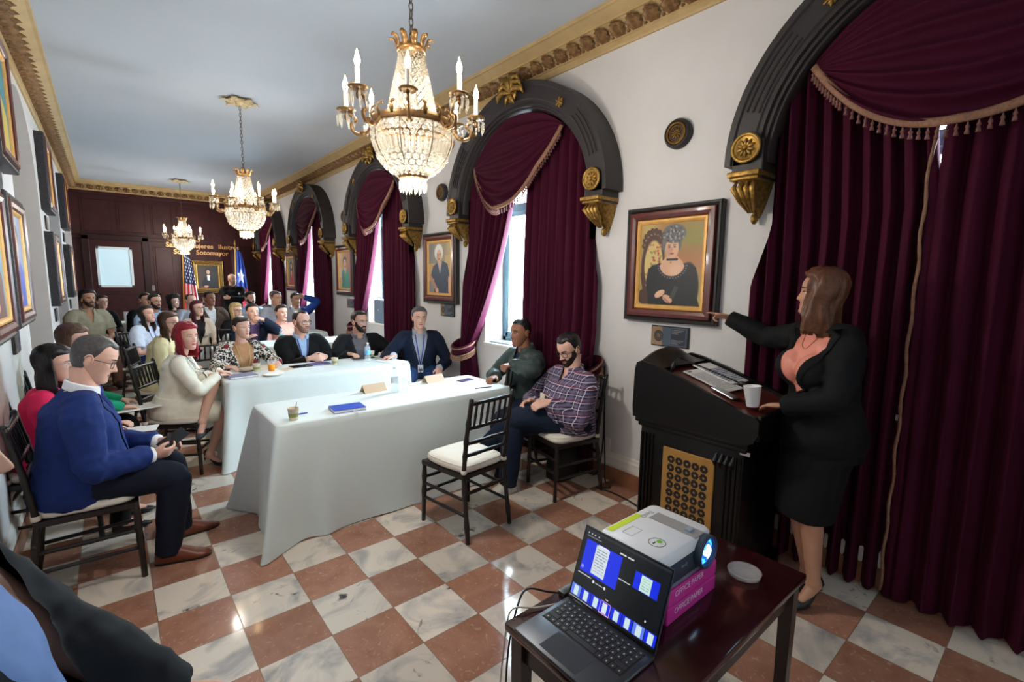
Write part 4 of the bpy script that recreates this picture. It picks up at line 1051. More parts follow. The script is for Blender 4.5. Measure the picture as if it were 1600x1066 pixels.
# ------------------------------------------------------------------ projector table
M_TBL = mat('laptop_table_wood', (50, 14, 16), .16, var=.2, scale=8, coat=.4)
M_TBLD = mat('laptop_table_legs', (30, 12, 12), .35, var=.2, scale=8)
tb_ = thing('side_table', 'small dark red wooden table carrying the laptop and projector in the foreground', 'table', (.61, -1.61, 0), absolute=True)
TX0, TX1, TY0, TY1, TZ = .135, 1.09, -1.86, -1.385, .65
mb = MB(); mb.bbox((TX0, TY0, TZ-.028), (TX1, TY1, TZ), .006); mb.build('tabletop', M_TBL, tb_, angle=40)
mb = MB()
for a, b in (((TX0+.03, TY0+.03, TZ-.11), (TX1-.03, TY0+.05, TZ-.028)), ((TX0+.03, TY1-.05, TZ-.11), (TX1-.03, TY1-.03, TZ-.028)), ((TX0+.03, TY0+.03, TZ-.11), (TX0+.05, TY1-.03, TZ-.028)), ((TX1-.05, TY0+.03, TZ-.11), (TX1-.03, TY1-.03, TZ-.028))): mb.box(a, b)
mb.build('apron', M_TBLD, tb_, smooth=False)
for x in (TX0+.015, TX1-.06):
    for y in (TY0+.015, TY1-.06):
        mb = MB(); mb.rings([[(x+a, y+b, z) for a, b in ((e, e), (.045-e, e), (.045-e, .045-e), (e, .045-e))] for z, e in ((0, .006), (TZ-.028, 0))]); mb.build('leg', M_TBLD, tb_, smooth=False)
# laptop
M_ALU = mat('laptop_graphite', (74, 76, 82), .35, metal=.7)
M_KEY = mat('laptop_keys', (14, 14, 16), .5)
lap = thing('laptop', 'open graphite laptop showing a presentation on its screen', 'laptop', (.24, -1.59, TZ), absolute=True)
LX0, LX1, LY0, LY1 = .128, .352, -1.748, -1.436; LZ = TZ+.016
mb = MB(); mb.bbox((LX0, LY0, TZ+.003), (LX1, LY1, LZ), .005)
for x in (LX0+.02, LX1-.02):
    for y in (LY0+.02, LY1-.02): mb.lathe([(0, 0), (.006, 0), (.006, .004)], (x, y, TZ), 8)
mb.build('base', M_ALU, lap, angle=40)
mb = MB(); mb.box((LX1-.128, LY0+.016, LZ+.0002), (LX1-.018, LY1-.016, LZ+.0008)); mb.build('key_well', M_KEY, lap, smooth=False)
q = Paint(4, 4, (0, 0, 0)); mb = MB(); pr = Paint(2, 2, (0, 0, 0))
lt = MB()
for r_ in range(6):
    n = [14, 14, 14, 13, 12, 9][r_]; x = LX1-.026-r_*.0182; W_ = LY1-LY0-.036; ww = [1]*n
    if r_ in (2, 3): ww[0] = ww[-1] = 1.5
    if r_ == 4: ww[0] = ww[-1] = 2.0
    if r_ == 5: ww = [1, 1, 1, 1.2, 5, 1.2, 1, 1, 1]
    tot = sum(ww); y = LY1-.018
    for k in range(n):
        wd = W_*ww[k]/tot; hh = .0155 if r_ else .009
        mb.bbox((x-hh*.5-.0, y-wd+.0012, LZ+.0008), (x+hh*.5, y-.0012, LZ+.0022), .0006)
        if ww[k] < 2: lt.box((x-.0022, y-wd*.5-.0018, LZ+.0022), (x+.0022, y-wd*.5+.0018, LZ+.0024))
        y -= wd
kb = mb.build('keyboard', M_KEY, lap, smooth=False); lt.build('key_legends', mat('key_legend_grey', (170, 174, 178), .5), kb, smooth=False)
mb = MB(); mb.box((LX0+.012, (LY0+LY1)/2-.065, LZ), (LX0+.088, (LY0+LY1)/2+.065, LZ+.0004)); mb.build('trackpad', mat('trackpad', (62, 64, 70), .3, metal=.5), lap, smooth=False)
H0 = Vector((LX1-.004, LY1, LZ+.002)); up_ = Vector((.075, 0, .205)).normalized(); nrm = Vector((-up_.z, 0, up_.x)); wy = Vector((0, -1, 0)); LWD = LY1-LY0; LH = .222
Ms = Matrix.Translation(H0) @ Matrix(((wy.x, up_.x, nrm.x), (wy.y, up_.y, nrm.y), (wy.z, up_.z, nrm.z))).to_4x4()
mb = MB(); mb.bbox((0, 0, -.006), (LWD, LH, 0), .0028, M=Ms); lid_ = mb.build('screen_lid', M_ALU, lap, angle=40)
mb = MB(); mb.box((.002, .002, .0002), (LWD-.002, LH-.002, .0006), M=Ms); mb.build('bezel', mat('bezel_black', (8, 8, 9), .15), lid_, smooth=False)
def screen():
    q = Paint(240, 160, (10, 12, 16)); q.rect(0, 0, 1, .035, (30, 34, 40)); BLU = (16, 40, 210)
    for k, x in enumerate((.05, .09, .13, .18)): q.ell(x, .06, .008, .012, (190, 196, 200))
    q.line(.04, .10, .22, .10, .004, (120, 124, 130))
    q.rect(.045, .15, .49, .60, BLU); q.rect(.18, .17, .34, .57, (196, 206, 214)); q.rect(.20, .155, .32, .17, (230, 230, 240))
    text_rows(q, .20, .20, .32, .54, 9, (110, 120, 130), 3, .005); q.ell(.07, .54, .018, .026, (120, 130, 220))
    q.line(.04, .64, .2, .64, .006, (190, 190, 196)); q.ell(.24, .66, .012, .02, (220, 220, 224)); q.ell(.38, .66, .012, .02, (220, 220, 224)); q.line(.27, .66, .35, .66, .006, (160, 160, 166))
    q.line(.46, .115, .52, .115, .008, (200, 200, 200)); q.line(.55, .115, .61, .115, .008, (200, 200, 200)); q.line(.5, .43, .63, .43, .006, (180, 184, 188))
    q.rect(.66, .22, .92, .44, BLU); q.rect(.73, .23, .84, .43, (186, 214, 206)); text_rows(q, .75, .25, .82, .41, 5, (140, 160, 160), 4, .004)
    for k in range(8):
        x = .01+k*.125; q.rect(x, .82, x+.115, .97, BLU if k not in (0, 6) else (90, 120, 220)); q.rect(x+.03, .83, x+.085, .96, (190, 210, 214))
    q.rect(.375, .81, .495, .98, (220, 150, 210)); q.rect(.38, .82, .49, .97, BLU); q.rect(.405, .83, .46, .96, (200, 214, 220))
    q.line(.43, .78, .445, .78, .008, (200, 200, 200)); q.ell(.86, .74, .006, .014, (230, 230, 230)); q.rect(0, .985, .3, 1, (170, 170, 176))
    return q
screen().object('display', Ms @ Vector((.006, LH-.006, .001)), wy*(LWD-.012), up_*-(LH-.014), paint_mat('lit_display', .2, emit=.5), lid_)
# reams of paper under the projector
M_PINK = mat('ream_magenta', (196, 40, 140), .45)
for k, (dx, lb) in enumerate(((0, 'lower magenta ream of office paper, on the table'), (.004, 'upper magenta ream of office paper, right under the projector'))):
    root = thing('paper_ream', lb, 'paper ream', (.625+dx, -1.59+.003*k, TZ+.05*k), 'two stacked paper reams under the projector')
    mb = MB(); mb.bbox((-.14, -.108, .0), (.14, .108, .0495), .004); mb.build('wrapper', [M_PINK], root, smooth=False)
    mb = MB(); mb.box((-.13, -.10, .0495), (.13, .10, .0498)); mb.build('wrapper_top', mat('ream_top_grey', (190, 186, 204), .5), root, smooth=False)
    for txt, sz, loc_, rot in (('OFFICE PAPER', .026, (-.105, -.1086, .024), (PI/2, 0, 0)), ('OFFICE', .075, (-.125, -.075, .0502), (0, 0, 0))):
        lettering('lettering', txt, sz, .0002, mat('ream_white_print', (236, 226, 236), .5) if sz < .05 else mat('ream_grey_print', (150, 146, 168), .5), root, loc_, rot)
# projector
M_PJW = mat('projector_white', (226, 226, 230), .4); M_PJD = mat('projector_dark', (44, 60, 76), .4)
PJ = thing('projector', 'white projector on two paper reams with its round lens lit blue', 'projector', (.585, -1.585, TZ+.10), absolute=True)
px0, px1, py0, py1, pz = .432, .728, -1.692, -1.478, TZ+.10
def rrect(x0, x1, y0, y1, r, z, n=6):
    out = []
    for cx, cy, a0 in ((x1-r, y1-r, 0), (x0+r, y1-r, PI/2), (x0+r, y0+r, PI), (x1-r, y0+r, 1.5*PI)):
        for k in range(n+1): a = a0+PI/2*k/n; out.append((cx+r*math.cos(a), cy+r*math.sin(a), z))
    return out
mb = MB(); mb.rings([rrect(px0+.006, px1-.006, py0+.006, py1-.006, .02, pz+.010), rrect(px0, px1, py0, py1, .025, pz+.02), rrect(px0, px1, py0, py1, .025, pz+.085)])
for x in (px0+.04, px1-.04):
    for y in (py0+.03, py1-.03): mb.lathe([(0, 0), (.010, 0), (.010, .014)], (x, y, pz), 10)
mb.build('lower_case', M_PJD, PJ, angle=50)
mb = MB(); mb.rings([rrect(px0-.002, px1+.002, py0-.002, py1+.002, .027, pz+.083), rrect(px0-.002, px1+.002, py0-.002, py1+.002, .027, pz+.112), rrect(px0+.004, px1-.004, py0+.004, py1-.004, .024, pz+.119)])
mb.build('top_case', M_PJW, PJ, angle=50)
zt = pz+.1192; lx, lz = .672, pz+.068
mb = MB(); Rx = Matrix.Rotation(PI/2, 3, 'X')
mb.lathe([(.030, -.02), (.049, -.02), (.052, .012), (.052, .024), (.047, .026), (.044, .020), (.041, .008), (.030, .0)], (lx, py0, lz), 32, 0, Rx); mb.build('lens_ring', M_PJD, PJ)
q = Paint(40, 40, (30, 110, 255)); q.ell(.5, .5, .5, .5, (60, 160, 255)); q.ell(.5, .5, .36, .36, (20, 70, 220)); q.ell(.45, .42, .26, .22, (220, 236, 255)); q.ell(.56, .6, .24, .16, (200, 240, 255)); q.ell(.5, .5, .12, .1, (255, 240, 220))
ln = MB(); 
# domed lens: painted grid mapped on a disc
def lens_obj():
    n = 40; vs = []; cs = []
    for j in range(n):
        for i in range(n):
            u, v = 2*i/(n-1)-1, 1-2*j/(n-1); sq = max(abs(u), abs(v)); ln_ = math.hypot(u, v) or 1; k = sq/ln_*.042
            vs.append((lx+u*k, py0-.010-.014*(1-(u*k/.042)**2-(v*k/.042)**2), lz+v*k))
    fs = [(j*n+i, (j+1)*n+i, (j+1)*n+i+1, j*n+i+1) for j in range(n-1) for i in range(n-1)]
    me = bpy.data.meshes.new('lens'); me.from_pydata(vs, [], fs); c = q.a/255.0; c = c**2.2
    at = me.color_attributes.new('Col', 'FLOAT_COLOR', 'POINT'); at.data.foreach_set('color', np.concatenate([c.reshape(-1, 3), np.ones((n*n, 1))], 1).astype(np.float32).ravel())
    link('lens', me, paint_mat('lit_lens', .1, emit=1.2), PJ)
lens_obj()
mb = MB(); mb.bbox((px1-.10, py0+.0, zt-.003), (px1-.045, py1-.05, zt+.0012), .001); mb.build('lens_hood_recess', mat('projector_grey', (150, 146, 146), .35), PJ, smooth=False)
mb = MB(); mb.bbox((px1-.085, py0+.025, zt+.001), (px1-.06, py0+.045, zt+.008), .002); mb.build('focus_tab', mat('tab_blue_grey', (150, 166, 186), .3), PJ, smooth=False)
mb = MB(); mb.box((px0+.03, py1-.030, zt), (px0+.19, py1-.008, zt+.0006)); mb.build('yellow_label', mat('label_yellow', (214, 236, 50), .5), PJ, smooth=False)
mb = MB(); mb.lathe([(.026, 0), (.026, .0006), (.024, .0006), (.024, 0)], (px0+.085, py0+.06, zt), 28); mb.box((px0+.07, py0+.062, zt), (px0+.085, py0+.067, zt+.0006)); mb.build('round_badge', mat('badge_dark', (70, 80, 70), .5), PJ, smooth=False)
mb = MB(); mb.lathe([(0, 0), (.009, 0), (.009, .0008), (0, .0008)], (px0+.095, py0+.058, zt), 16); mb.build('badge_leaf', mat('badge_green', (120, 190, 60), .5), PJ, smooth=False)
mb = MB()
for a, b in (((0, 0), (.055, .0012)), ((0, .034), (.055, .0352)), ((0, 0), (.0012, .035)), ((.054, 0), (.055, .035))): mb.box((px0+.055+a[0], py1-.085+a[1], zt), (px0+.055+b[0], py1-.085+b[1], zt+.0005))
mb.build('outlined_print', mat('print_grey', (170, 170, 170), .5), PJ, smooth=False)
for txt, sz, loc_, rot, mm in (('BenQ', .026, (px1-.055, py1-.025, zt+.0003), (0, 0, PI), mat('print_grey', (170, 170, 170), .5)), ('BenQ', .014, (px0+.125, py0-.0005, pz+.05), (PI/2, 0, 0), mat('print_grey', (170, 170, 170), .5))):
    lettering('maker_lettering', txt, sz, .0003, mm, PJ, Vector(loc_)-Vector(PJ.location), rot)
# clear plastic lid, adapter, cables
m = bpy.data.materials.new('clear_plastic'); m.use_nodes = True; MATS['clear_plastic'] = m; nt = m.node_tree; b = nt.nodes['Principled BSDF']; b.inputs['Base Color'].default_value = (.86, .84, .84, 1); b.inputs['Alpha'].default_value = .22; b.inputs['Roughness'].default_value = .15
M_CLEAR = m
mb = MB(); mb.lathe([(0, .003), (.040, .003), (.046, .001), (.050, .002), (.052, .014), (.054, .016), (.051, .0175), (.048, .006), (0, .006)], n=36); o = mb.build('shallow_dish', M_CLEAR, None); o.location = (.915, -1.725, TZ); tag(o, 'round translucent plastic dish lying on the dark red table', 'dish')
mb = MB(); mb.bbox((.345, -1.425, TZ), (.47, -1.395, TZ+.016), .004); o = mb.build('cable_adapter', mat('adapter_grey', (64, 66, 70), .4), None, angle=40); rebase(o, (.41, -1.41, TZ)); tag(o, 'grey video adapter lying behind the laptop', 'adapter')
def cable(name, label, pts, r, m, cat='cable'):
    mb = MB(); mb.tube(spline(pts, 8), r, 7); o = mb.build(name, m, None); rebase(o, pts[0]); return tag(o, label, cat)
cable('video_cable', 'black looped cable from the adapter behind the laptop', [(.35, -1.41, TZ+.009), (.30, -1.40, TZ+.03), (.235, -1.37, TZ+.05), (.19, -1.375, TZ+.005), (.16, -1.375, TZ-.12), (.16, -1.36, .3), (.17, -1.33, .006), (.4, -1.1, .006)], .0032, M_BLACKP)
cable('charger_cable', 'pale cable running from the laptop over the left edge of the dark table', [(.30, -1.435, TZ+.009), (.24, -1.405, TZ+.007), (.18, -1.372, TZ+.012), (.15, -1.376, TZ-.04), (.14, -1.36, TZ-.25), (.12, -1.34, .006), (-.1, -1.2, .006)], .0028, mat('cable_beige', (196, 180, 164), .5))
cable('projector_cable', 'white looped cable at the back of the projector', [(.50, -1.478, pz+.06), (.50, -1.44, pz+.075), (.49, -1.41, pz+.05), (.47, -1.40, pz+.0), (.46, -1.395, TZ+.02), (.452, -1.38, TZ-.05), (.45, -1.37, .3), (.5, -1.3, .006)], .003, mat('cable_white', (226, 226, 226), .5))
cable('floor_cable', 'black cable running along the floor from the chair to the lectern', [(2.36, .05, .5), (2.36, .03, .2), (2.34, .0, .01), (2.28, -.1, .006), (2.20, -.02, .006), (2.22, -.16, .006), (2.20, -.35, .006), (2.12, -.62, .006), (2.1, -.72, .02)], .006, M_BLACKP)
cable('hanging_cable', 'black cable hanging down the wall behind the man in the plaid shirt', [(2.40, .10, .95), (2.40, .085, .6), (2.395, .09, .25), (2.38, .15, .006), (2.25, .35, .006)], .006, M_BLACKP)

# ------------------------------------------------------------------ things on the white tables
M_KRAFT = mat('kraft_card', (206, 178, 148), .7); M_TANCUP = mat('cup_cream', (216, 200, 176), .55); M_BAND = mat('cup_green_band', (140, 150, 90), .6)
CG = 'small paper coffee cups on the white tables'
cup((.145, .705, TT), 'small paper coffee cup with a green band on the front table', .024, .033, .075, M_TANCUP, CG, M_BAND)
cup((.335, 2.56, TT), 'small paper coffee cup in front of the woman in animal print', .024, .033, .07, M_TANCUP, CG, M_BAND)
cup((1.04, 2.48, TT), 'small paper coffee cup in front of the man in the black zipped jacket', .024, .033, .07, M_TANCUP, CG, M_BAND)
cup((1.53, 2.70, TT), 'small paper coffee cup beside the water bottle on the second table', .024, .033, .07, M_TANCUP, CG, M_BAND)
t = thing('stirrer', 'thin wooden stirrer standing in the coffee cup on the front table', 'stirrer', (.15, .705, TT+.02), absolute=True)
mb = MB(); mb.tube([(.148, .70, TT+.012), (.175, .735, TT+.105)], .002, 6); mb.build('stick', mat('stirrer_brown', (90, 60, 40), .6), t)
def notebook(loc, rz, w, l, h, m, label, page=True, ribbon=False, name='notebook'):
    root = thing(name, label, 'notebook', loc, None, rz); mb = MB(); mb.bbox((-w/2, -l/2, 0), (w/2, l/2, .003), .001); mb.bbox((-w/2, -l/2, h-.003), (w/2, l/2, h), .001); mb.bbox((-w/2, l/2-.004, 0), (w/2, l/2, h), .0015); mb.build('cover', m, root, smooth=False)
    mb = MB(); mb.box((-w/2+.003, -l/2+.003, .003), (w/2-.003, l/2-.004, h-.003)); mb.build('pages', M_PAPER, root, smooth=False)
    if ribbon: mb = MB(); mb.tube(spline([(.02, -l/2+.01, h*.4), (.02, -l/2-.02, .004), (.035, -l/2-.06, .003)], 5), [(.004, .001)]*11, 6, up=(0, 0, 1)); mb.build('ribbon', mat('ribbon_white', (214, 210, 226), .6), root)
    return root
M_BLUEB = mat('notebook_blue', (34, 74, 176), .45)
notebook((.50, .745, TT), -.10, .21, .15, .022, M_BLUEB, 'closed blue notebook with a ribbon on the front table', ribbon=True)
notebook((.17, 2.36, TT), .12, .23, .16, .018, mat('notebook_navy', (32, 58, 120), .45), 'navy notebook under the red-haired woman\'s hand at the end of the second table')
notebook((.92, 2.60, TT), .2, .20, .15, .012, mat('folder_purple', (70, 60, 130), .45), 'thin purple-edged notebook under the clasped hands of the man in the black zipped jacket')
notebook((1.42, 2.66, TT), -.2, .24, .18, .014, mat('folder_black', (26, 24, 28), .45), 'black leather folder in front of the bearded man in the dark suit')
notebook((.36, 2.70, TT), .1, .27, .19, .012, mat('folder_cream', (200, 190, 170), .5), 'cream folder in front of the woman in animal print')
def pen(a, b, label, m):
    t = thing('pen', label, 'pen', a, absolute=True); a, b = Vector(a), Vector(b)
    mb = MB(); mb.tube([a, a.lerp(b, .08), a.lerp(b, .12), b], [.001, .003, .0042, .0042], 8); mb.build('barrel', m, t); mb = MB(); mb.tube([a.lerp(b, .6)+Vector((0, 0, .005)), b+Vector((0, 0, .005))], .0012, 5); mb.build('clip', M_SIL, t)
M_PENB = mat('pen_blue', (30, 70, 160), .4)
pen((.14, .80, TT+.0045), (.26, .81, TT+.0045), 'blue pen lying behind the coffee cup on the front table', M_PENB)
pen((1.70, .70, TT+.0045), (1.55, .73, TT+.0045), 'dark pen lying near the right end of the front table', M_BLACKP)
pen((.26, 2.50, TT+.0045), (.18, 2.48, TT+.0045), 'dark pen lying beside the navy notebook', M_BLACKP)
def tent_card(loc, rz, label):
    root = thing('name_tent', label, 'folded card', loc, 'folded kraft name cards', rz); mb = MB(); w_, d, h = .19, .045, .062
    for s in (-1, 1): mb.add([(-w_/2, s*d, 0), (w_/2, s*d, 0), (w_/2, s*.001, h), (-w_/2, s*.001, h), (-w_/2, s*(d-.002), 0), (w_/2, s*(d-.002), 0), (w_/2, 0, h-.003), (-w_/2, 0, h-.003)], [(0, 1, 2, 3), (4, 7, 6, 5), (0, 4, 5, 1), (0, 3, 7, 4), (1, 5, 6, 2)])
    mb.build('folded_card', M_KRAFT, root, smooth=False); return root
tent_card((.86, 1.14, TT), .10, 'folded kraft name card left of the water bottle on the front table'); tent_card((1.42, 1.17, TT), .12, 'folded kraft name card right of the water bottle on the front table')
M_WATER = bpy.data.materials.new('bottle_clear'); M_WATER.use_nodes = True; nt = M_WATER.node_tree; b = nt.nodes['Principled BSDF']; b.inputs['Base Color'].default_value = (.82, .88, .92, 1); b.inputs['Alpha'].default_value = .28; b.inputs['Roughness'].default_value = .08
def bottle(loc, label, lblm, h=.20):
    root = thing('water_bottle', label, 'bottle', loc, 'clear plastic water bottles'); k = h/.2
    mb = MB(); pr = [(0, .002), (.026, .0), (.031, .006)]+[(.031-.0016*(i % 2), .02+.012*i) for i in range(10)]+[(.031, .145), (.026, .16), (.016, .174), (.0125, .180), (.0125, .186)]
    mb.lathe([(r, z*k) for r, z in pr], n=22); mb.build('bottle_body', M_WATER, root)
    mb = MB(); mb.lathe([(.0318, .075*k), (.0318, .12*k)], n=22); mb.build('label_band', lblm, root)
    mb = MB(); mb.lathe([(.0135, .184*k), (.014, .186*k), (.014, .199*k), (.013, .2*k), (0, .2*k)], n=18); mb.build('cap', mat('bottle_cap', (224, 228, 232), .4), root)
M_LBLW = mat('bottle_label_white', (206, 212, 220), .5, var=.4, scale=180); M_LBLB = mat('bottle_label_blue', (120, 190, 236), .5, var=.2, scale=90)
bottle((.985, 1.02, TT), 'clear water bottle in the middle of the front table', M_LBLW); bottle((1.40, 2.50, TT), 'clear water bottle with a blue label on the second table', M_LBLB); bottle((1.06, 4.50, TT), 'turquoise-labelled water bottle on the third table', mat('bottle_label_teal', (110, 210, 210), .4))
def tumbler(loc, label, juice=False):
    root = thing('plastic_tumbler', label, 'glass', loc); z0 = .06 if juice else .004; r0 = .0325 if juice else .028
    mb = MB(); mb.lathe([(r0, z0), (.037, .095), (.0375, .097), (.036, .096), (r0-.001, z0+.001)] if juice else [(0, .001), (.026, .001), (.028, .004), (.037, .095), (.0375, .097), (.036, .096), (.027, .006), (0, .006)], n=22); mb.build('tumbler_wall', M_CLEAR, root)
    if juice: mb = MB(); mb.lathe([(0, .001), (.026, .001), (.028, .004), (.0325, .06), (.03, .061), (0, .061)], n=22); mb.build('orange_juice', mat('orange_juice', (255, 160, 10), .3), root)
    return root
tumbler((1.085, 1.03, TT), 'empty clear plastic tumbler beside the water bottle on the front table')
tumbler((.455, 2.52, TT), 'plastic tumbler of orange juice on the second table', True)
def plate(loc, label, r=.09):
    mb = MB(); mb.lathe([(0, .002), (r*.62, .002), (r*.7, .0), (r*.74, .003), (r, .014), (r*1.0, .017), (r*.74, .007), (r*.6, .005), (0, .005)], n=40); o = mb.build('paper_plate', mat('plate_white', (232, 230, 222), .5), None); o.location = loc; tag(o, label, 'plate')
plate((.41, 2.27, TT), 'white paper plate at the front edge of the second table'); 
def slab(name, label, cat, loc, rz, w, l, h, m, q=None):
    mb = MB(); mb.bbox((-w/2, -l/2, 0), (w/2, l/2, h), min(.003, h*.4)); o = mb.build(name, m, None, smooth=False); o.location = loc; o.rotation_euler = (0, 0, rz); return tag(o, label, cat)
M_PHONE = mat('phone_black', (18, 18, 24), .15); M_PHP = mat('phone_purple', (70, 56, 90), .25)
slab('mobile_phone', 'dark purple phone near the far right corner of the front table', 'phone', (1.67, 1.05, TT), .2, .15, .075, .009, M_PHP)
slab('mobile_phone', 'dark phone beside the coffee cup near the woman in animal print', 'phone', (.27, 2.60, TT), .3, .14, .07, .009, M_PHONE)
slab('tablet', 'black tablet in front of the man in the black zipped jacket', 'tablet', (.74, 2.58, TT), .08, .20, .13, .007, M_PHONE)
slab('napkin', 'white napkin under the water bottle tumbler on the front table', 'napkin', (1.11, .99, TT), .5, .13, .13, .002, M_PAPER)
slab('napkin', 'white napkin lying in front of the purple-edged notebook', 'napkin', (.97, 2.44, TT), .2, .13, .10, .002, M_PAPER)
slab('napkin', 'tan napkin beside the orange juice on the second table', 'napkin', (.60, 2.52, TT), .4, .14, .12, .002, M_KRAFT)
slab('printed_pages', 'white pages at the right end of the second table beside the navy blazer', 'papers', (1.60, 2.33, TT), .25, .21, .28, .006, M_PAPER)
slab('printed_pages', 'white pages on the third table behind the bearded man', 'papers', (1.9, 4.45, TT), .1, .21, .28, .005, M_PAPER)
slab('printed_pages', 'white pages beside the bottle on the third table', 'papers', (1.25, 4.45, TT), .2, .21, .28, .005, M_PAPER)
for k, (x, y) in enumerate(((-.46, 9.15), (-.38, 9.14))):
    root = thing('cup_stack', 'stack of white cups on the refreshment table, %s of the pair' % ('left' if k == 0 else 'right'), 'cup stack', (x, y, TT), 'cup stacks on the refreshment table'); mb = MB()
    for j in range(7): mb.lathe([(.03, .02*j), (.038, .02*j+.085)], n=14)
    mb.build('nested_cups', M_CUPW, root)
for k, (x, y, m, lb) in enumerate(((-.15, 9.2, M_LBLB, 'blue-and-white snack box at the right end of the refreshment table'), (-.65, 9.25, M_PAPER, 'white napkin box at the left end of the refreshment table'))):
    slab('snack_box', lb, 'box', (x, y, TT), .3, .16, .12, .05, m)
# loudspeaker on the sill, plug and pipe on the floor
t = thing('speaker_box', 'blue-grey loudspeaker box standing on the window sill behind the bearded man', 'loudspeaker', (RW+.11, 4.45, OP_B+.004), absolute=True)
mb = MB(); mb.bbox((RW+.0, 4.27, OP_B+.004), (RW+.20, 4.63, OP_B+.36), .02); mb.build('cabinet', mat('speaker_grey', (112, 130, 148), .6), t, angle=40)
mb = MB(); mb.tube([(RW+.02, 4.38, OP_B+.355), (RW+.02, 4.39, OP_B+.385), (RW+.02, 4.51, OP_B+.385), (RW+.02, 4.52, OP_B+.355)], .009, 7); mb.build('carry_handle', M_BLACKP, t)
mb = MB(); mb.lathe([(0, 0), (.016, 0), (.016, .003), (0, .004)], (RW, 4.45, OP_B+.2), 14, 0, Matrix.Rotation(-PI/2, 3, 'Y')); mb.build('badge', M_SIL, t)
slab('sill_tray', 'flat dark tray lying on the sill of the nearest bright window', 'tray', (RW+.10, 1.55, OP_B+.005), 0, .16, .34, .015, mat('tray_blue_grey', (90, 110, 122), .4))
t = thing('shoulder_bag', 'black bag standing under the chair of the man in the plaid shirt', 'bag', (2.15, .30, 0), absolute=True)
mb = MB(); rows = []
for z, w_, d_ in ((.0, .13, .08), (.01, .145, .095), (.10, .15, .10), (.20, .14, .085), (.26, .12, .05), (.275, .10, .02)):
    rows.append([(2.15+w_*math.copysign(abs(math.cos(a))**.6, math.cos(a)), .30+d_*math.copysign(abs(math.sin(a))**.6, math.sin(a)), z) for a in [2*PI*j/24 for j in range(24)]])
mb.rings(rows); mb.build('bag_body', mat('bag_black', (14, 14, 16), .6), t)
mb = MB(); mb.tube(spline([(2.05, .30, .26), (2.06, .27, .33), (2.15, .26, .35), (2.24, .27, .33), (2.25, .30, .26)], 6), [(.012, .004)]*25, 6, up=(0, 1, 0)); mb.build('strap', M_BLACKP, t)
mb = MB(); mb.bbox((RW-.012, .02, .23), (RW, .10, .35), .003); mb.box((RW-.014, .045, .25), (RW-.012, .075, .28)); mb.box((RW-.014, .045, .30), (RW-.012, .075, .33)); o = mb.build('wall_socket', M_TRIM, None, smooth=False); rebase(o, (RW, .06, .29)); tag(o, 'white wall socket low on the wall behind the plaid shirt', 'socket')
slab('mobile_phone', 'small purple phone by the hands of the red-haired woman', 'phone', (.10, 2.475, TT), .5, .11, .06, .008, mat('phone_violet', (110, 80, 190), .3))
mb = MB(); mb.box((X0+.044, -1.37, .765), (X0+.05, -1.32, .785)); mb.build('maker_plate', M_SIL, lec, smooth=False)
# ------------------------------------------------------------------ back wall: lettering, flags, sconces, switches
sg = thing('wall_lettering', 'raised gold lettering in two lines on the back wall above the gilt framed portrait', 'sign', (1.15, BW-.03, 2.3))
for txt, x, z, sz in (('Salón', -.74, .02, .152), ('Mujeres', -.285, .02, .152), ('Ilustres', .315, .02, .152), ('Sonia', -.60, -.135, .152), ('Sotomayor', -.155, -.135, .152)):
    lettering('gold_word', txt, sz, .012, mat('letter_gold', (226, 168, 110), .35, metal=.5), sg, (x, 0, z), (PI/2, 0, 0), .002)
def flag(x, y, label, painter, ztop, fr, topc):
    root = thing('flag', label, 'flag', (x, y, 0), absolute=True)
    mb = MB(); mb.lathe([(0, 0), (.14, 0), (.14, .02), (.05, .05), (.02, .06), (.015, .08), (0, .08)], (x, y, 0), 24); mb.build('base', M_GOLD, root)
    mb = MB(); mb.tube([(x, y, .05), (x, y, ztop)], .012, 8); mb.build('pole', mat('pole_wood', (170, 120, 50), .4), root)
    mb = MB(); mb.tube([(x, y, ztop), (x, y, ztop+.04), (x, y, ztop+.09), (x, y, ztop+.16)], [.012, .024, .020, .002], 8); mb.build('finial', M_GOLD, root)
    q = painter(); w_, h_ = q.w, q.h; vs = []
    for j in range(h_):
        t = j/(h_-1)
        for i in range(w_):
            s = i/(w_-1); wd = lerp(.10, .30, t**.7)
            vs.append((x+.012+s*wd-.06*t, y-.035-.045*math.sin(s*13+t*2)*(.4+.6*t)-.01*math.sin(s*29), lerp(ztop-.06, .78, t)-.10*s*(1-t)))
    fs = [(j*w_+i, (j+1)*w_+i, (j+1)*w_+i+1, j*w_+i+1) for j in range(h_-1) for i in range(w_-1)]
    me = bpy.data.meshes.new('cloth'); me.from_pydata(vs, [], fs); c = q.a/255.0; c = np.where(c <= .04045, c/12.92, ((c+.055)/1.055)**2.4)
    at = me.color_attributes.new('Col', 'FLOAT_COLOR', 'POINT'); at.data.foreach_set('color', np.concatenate([c.reshape(-1, 3), np.ones((w_*h_, 1))], 1).astype(np.float32).ravel())
    link('cloth', me, paint_mat('flag_cloth', .8), root)
    mb = MB(); mb.tube([(x-.01-.055*k/20, y-.04, lerp(ztop-.06, .78, k/20)) for k in range(21)], .012, 6); mb.build('gold_fringe', mat('flag_fringe_gold', (206, 150, 50), .7, var=.3, scale=80), root)
def usa():
    q = Paint(40, 110, (220, 214, 220))
    for k in range(4): q.rect(k*.26, 0, k*.26+.13, 1, (190, 24, 44))
    q.rect(0, 0, 1, .50, (28, 36, 84)); r = np.random.RandomState(5)
    for j in range(8):
        for i in range(4): q.ell(.12+i*.25+(.12 if j % 2 else 0), .06+j*.056, .05, .018, (230, 230, 236))
    return q
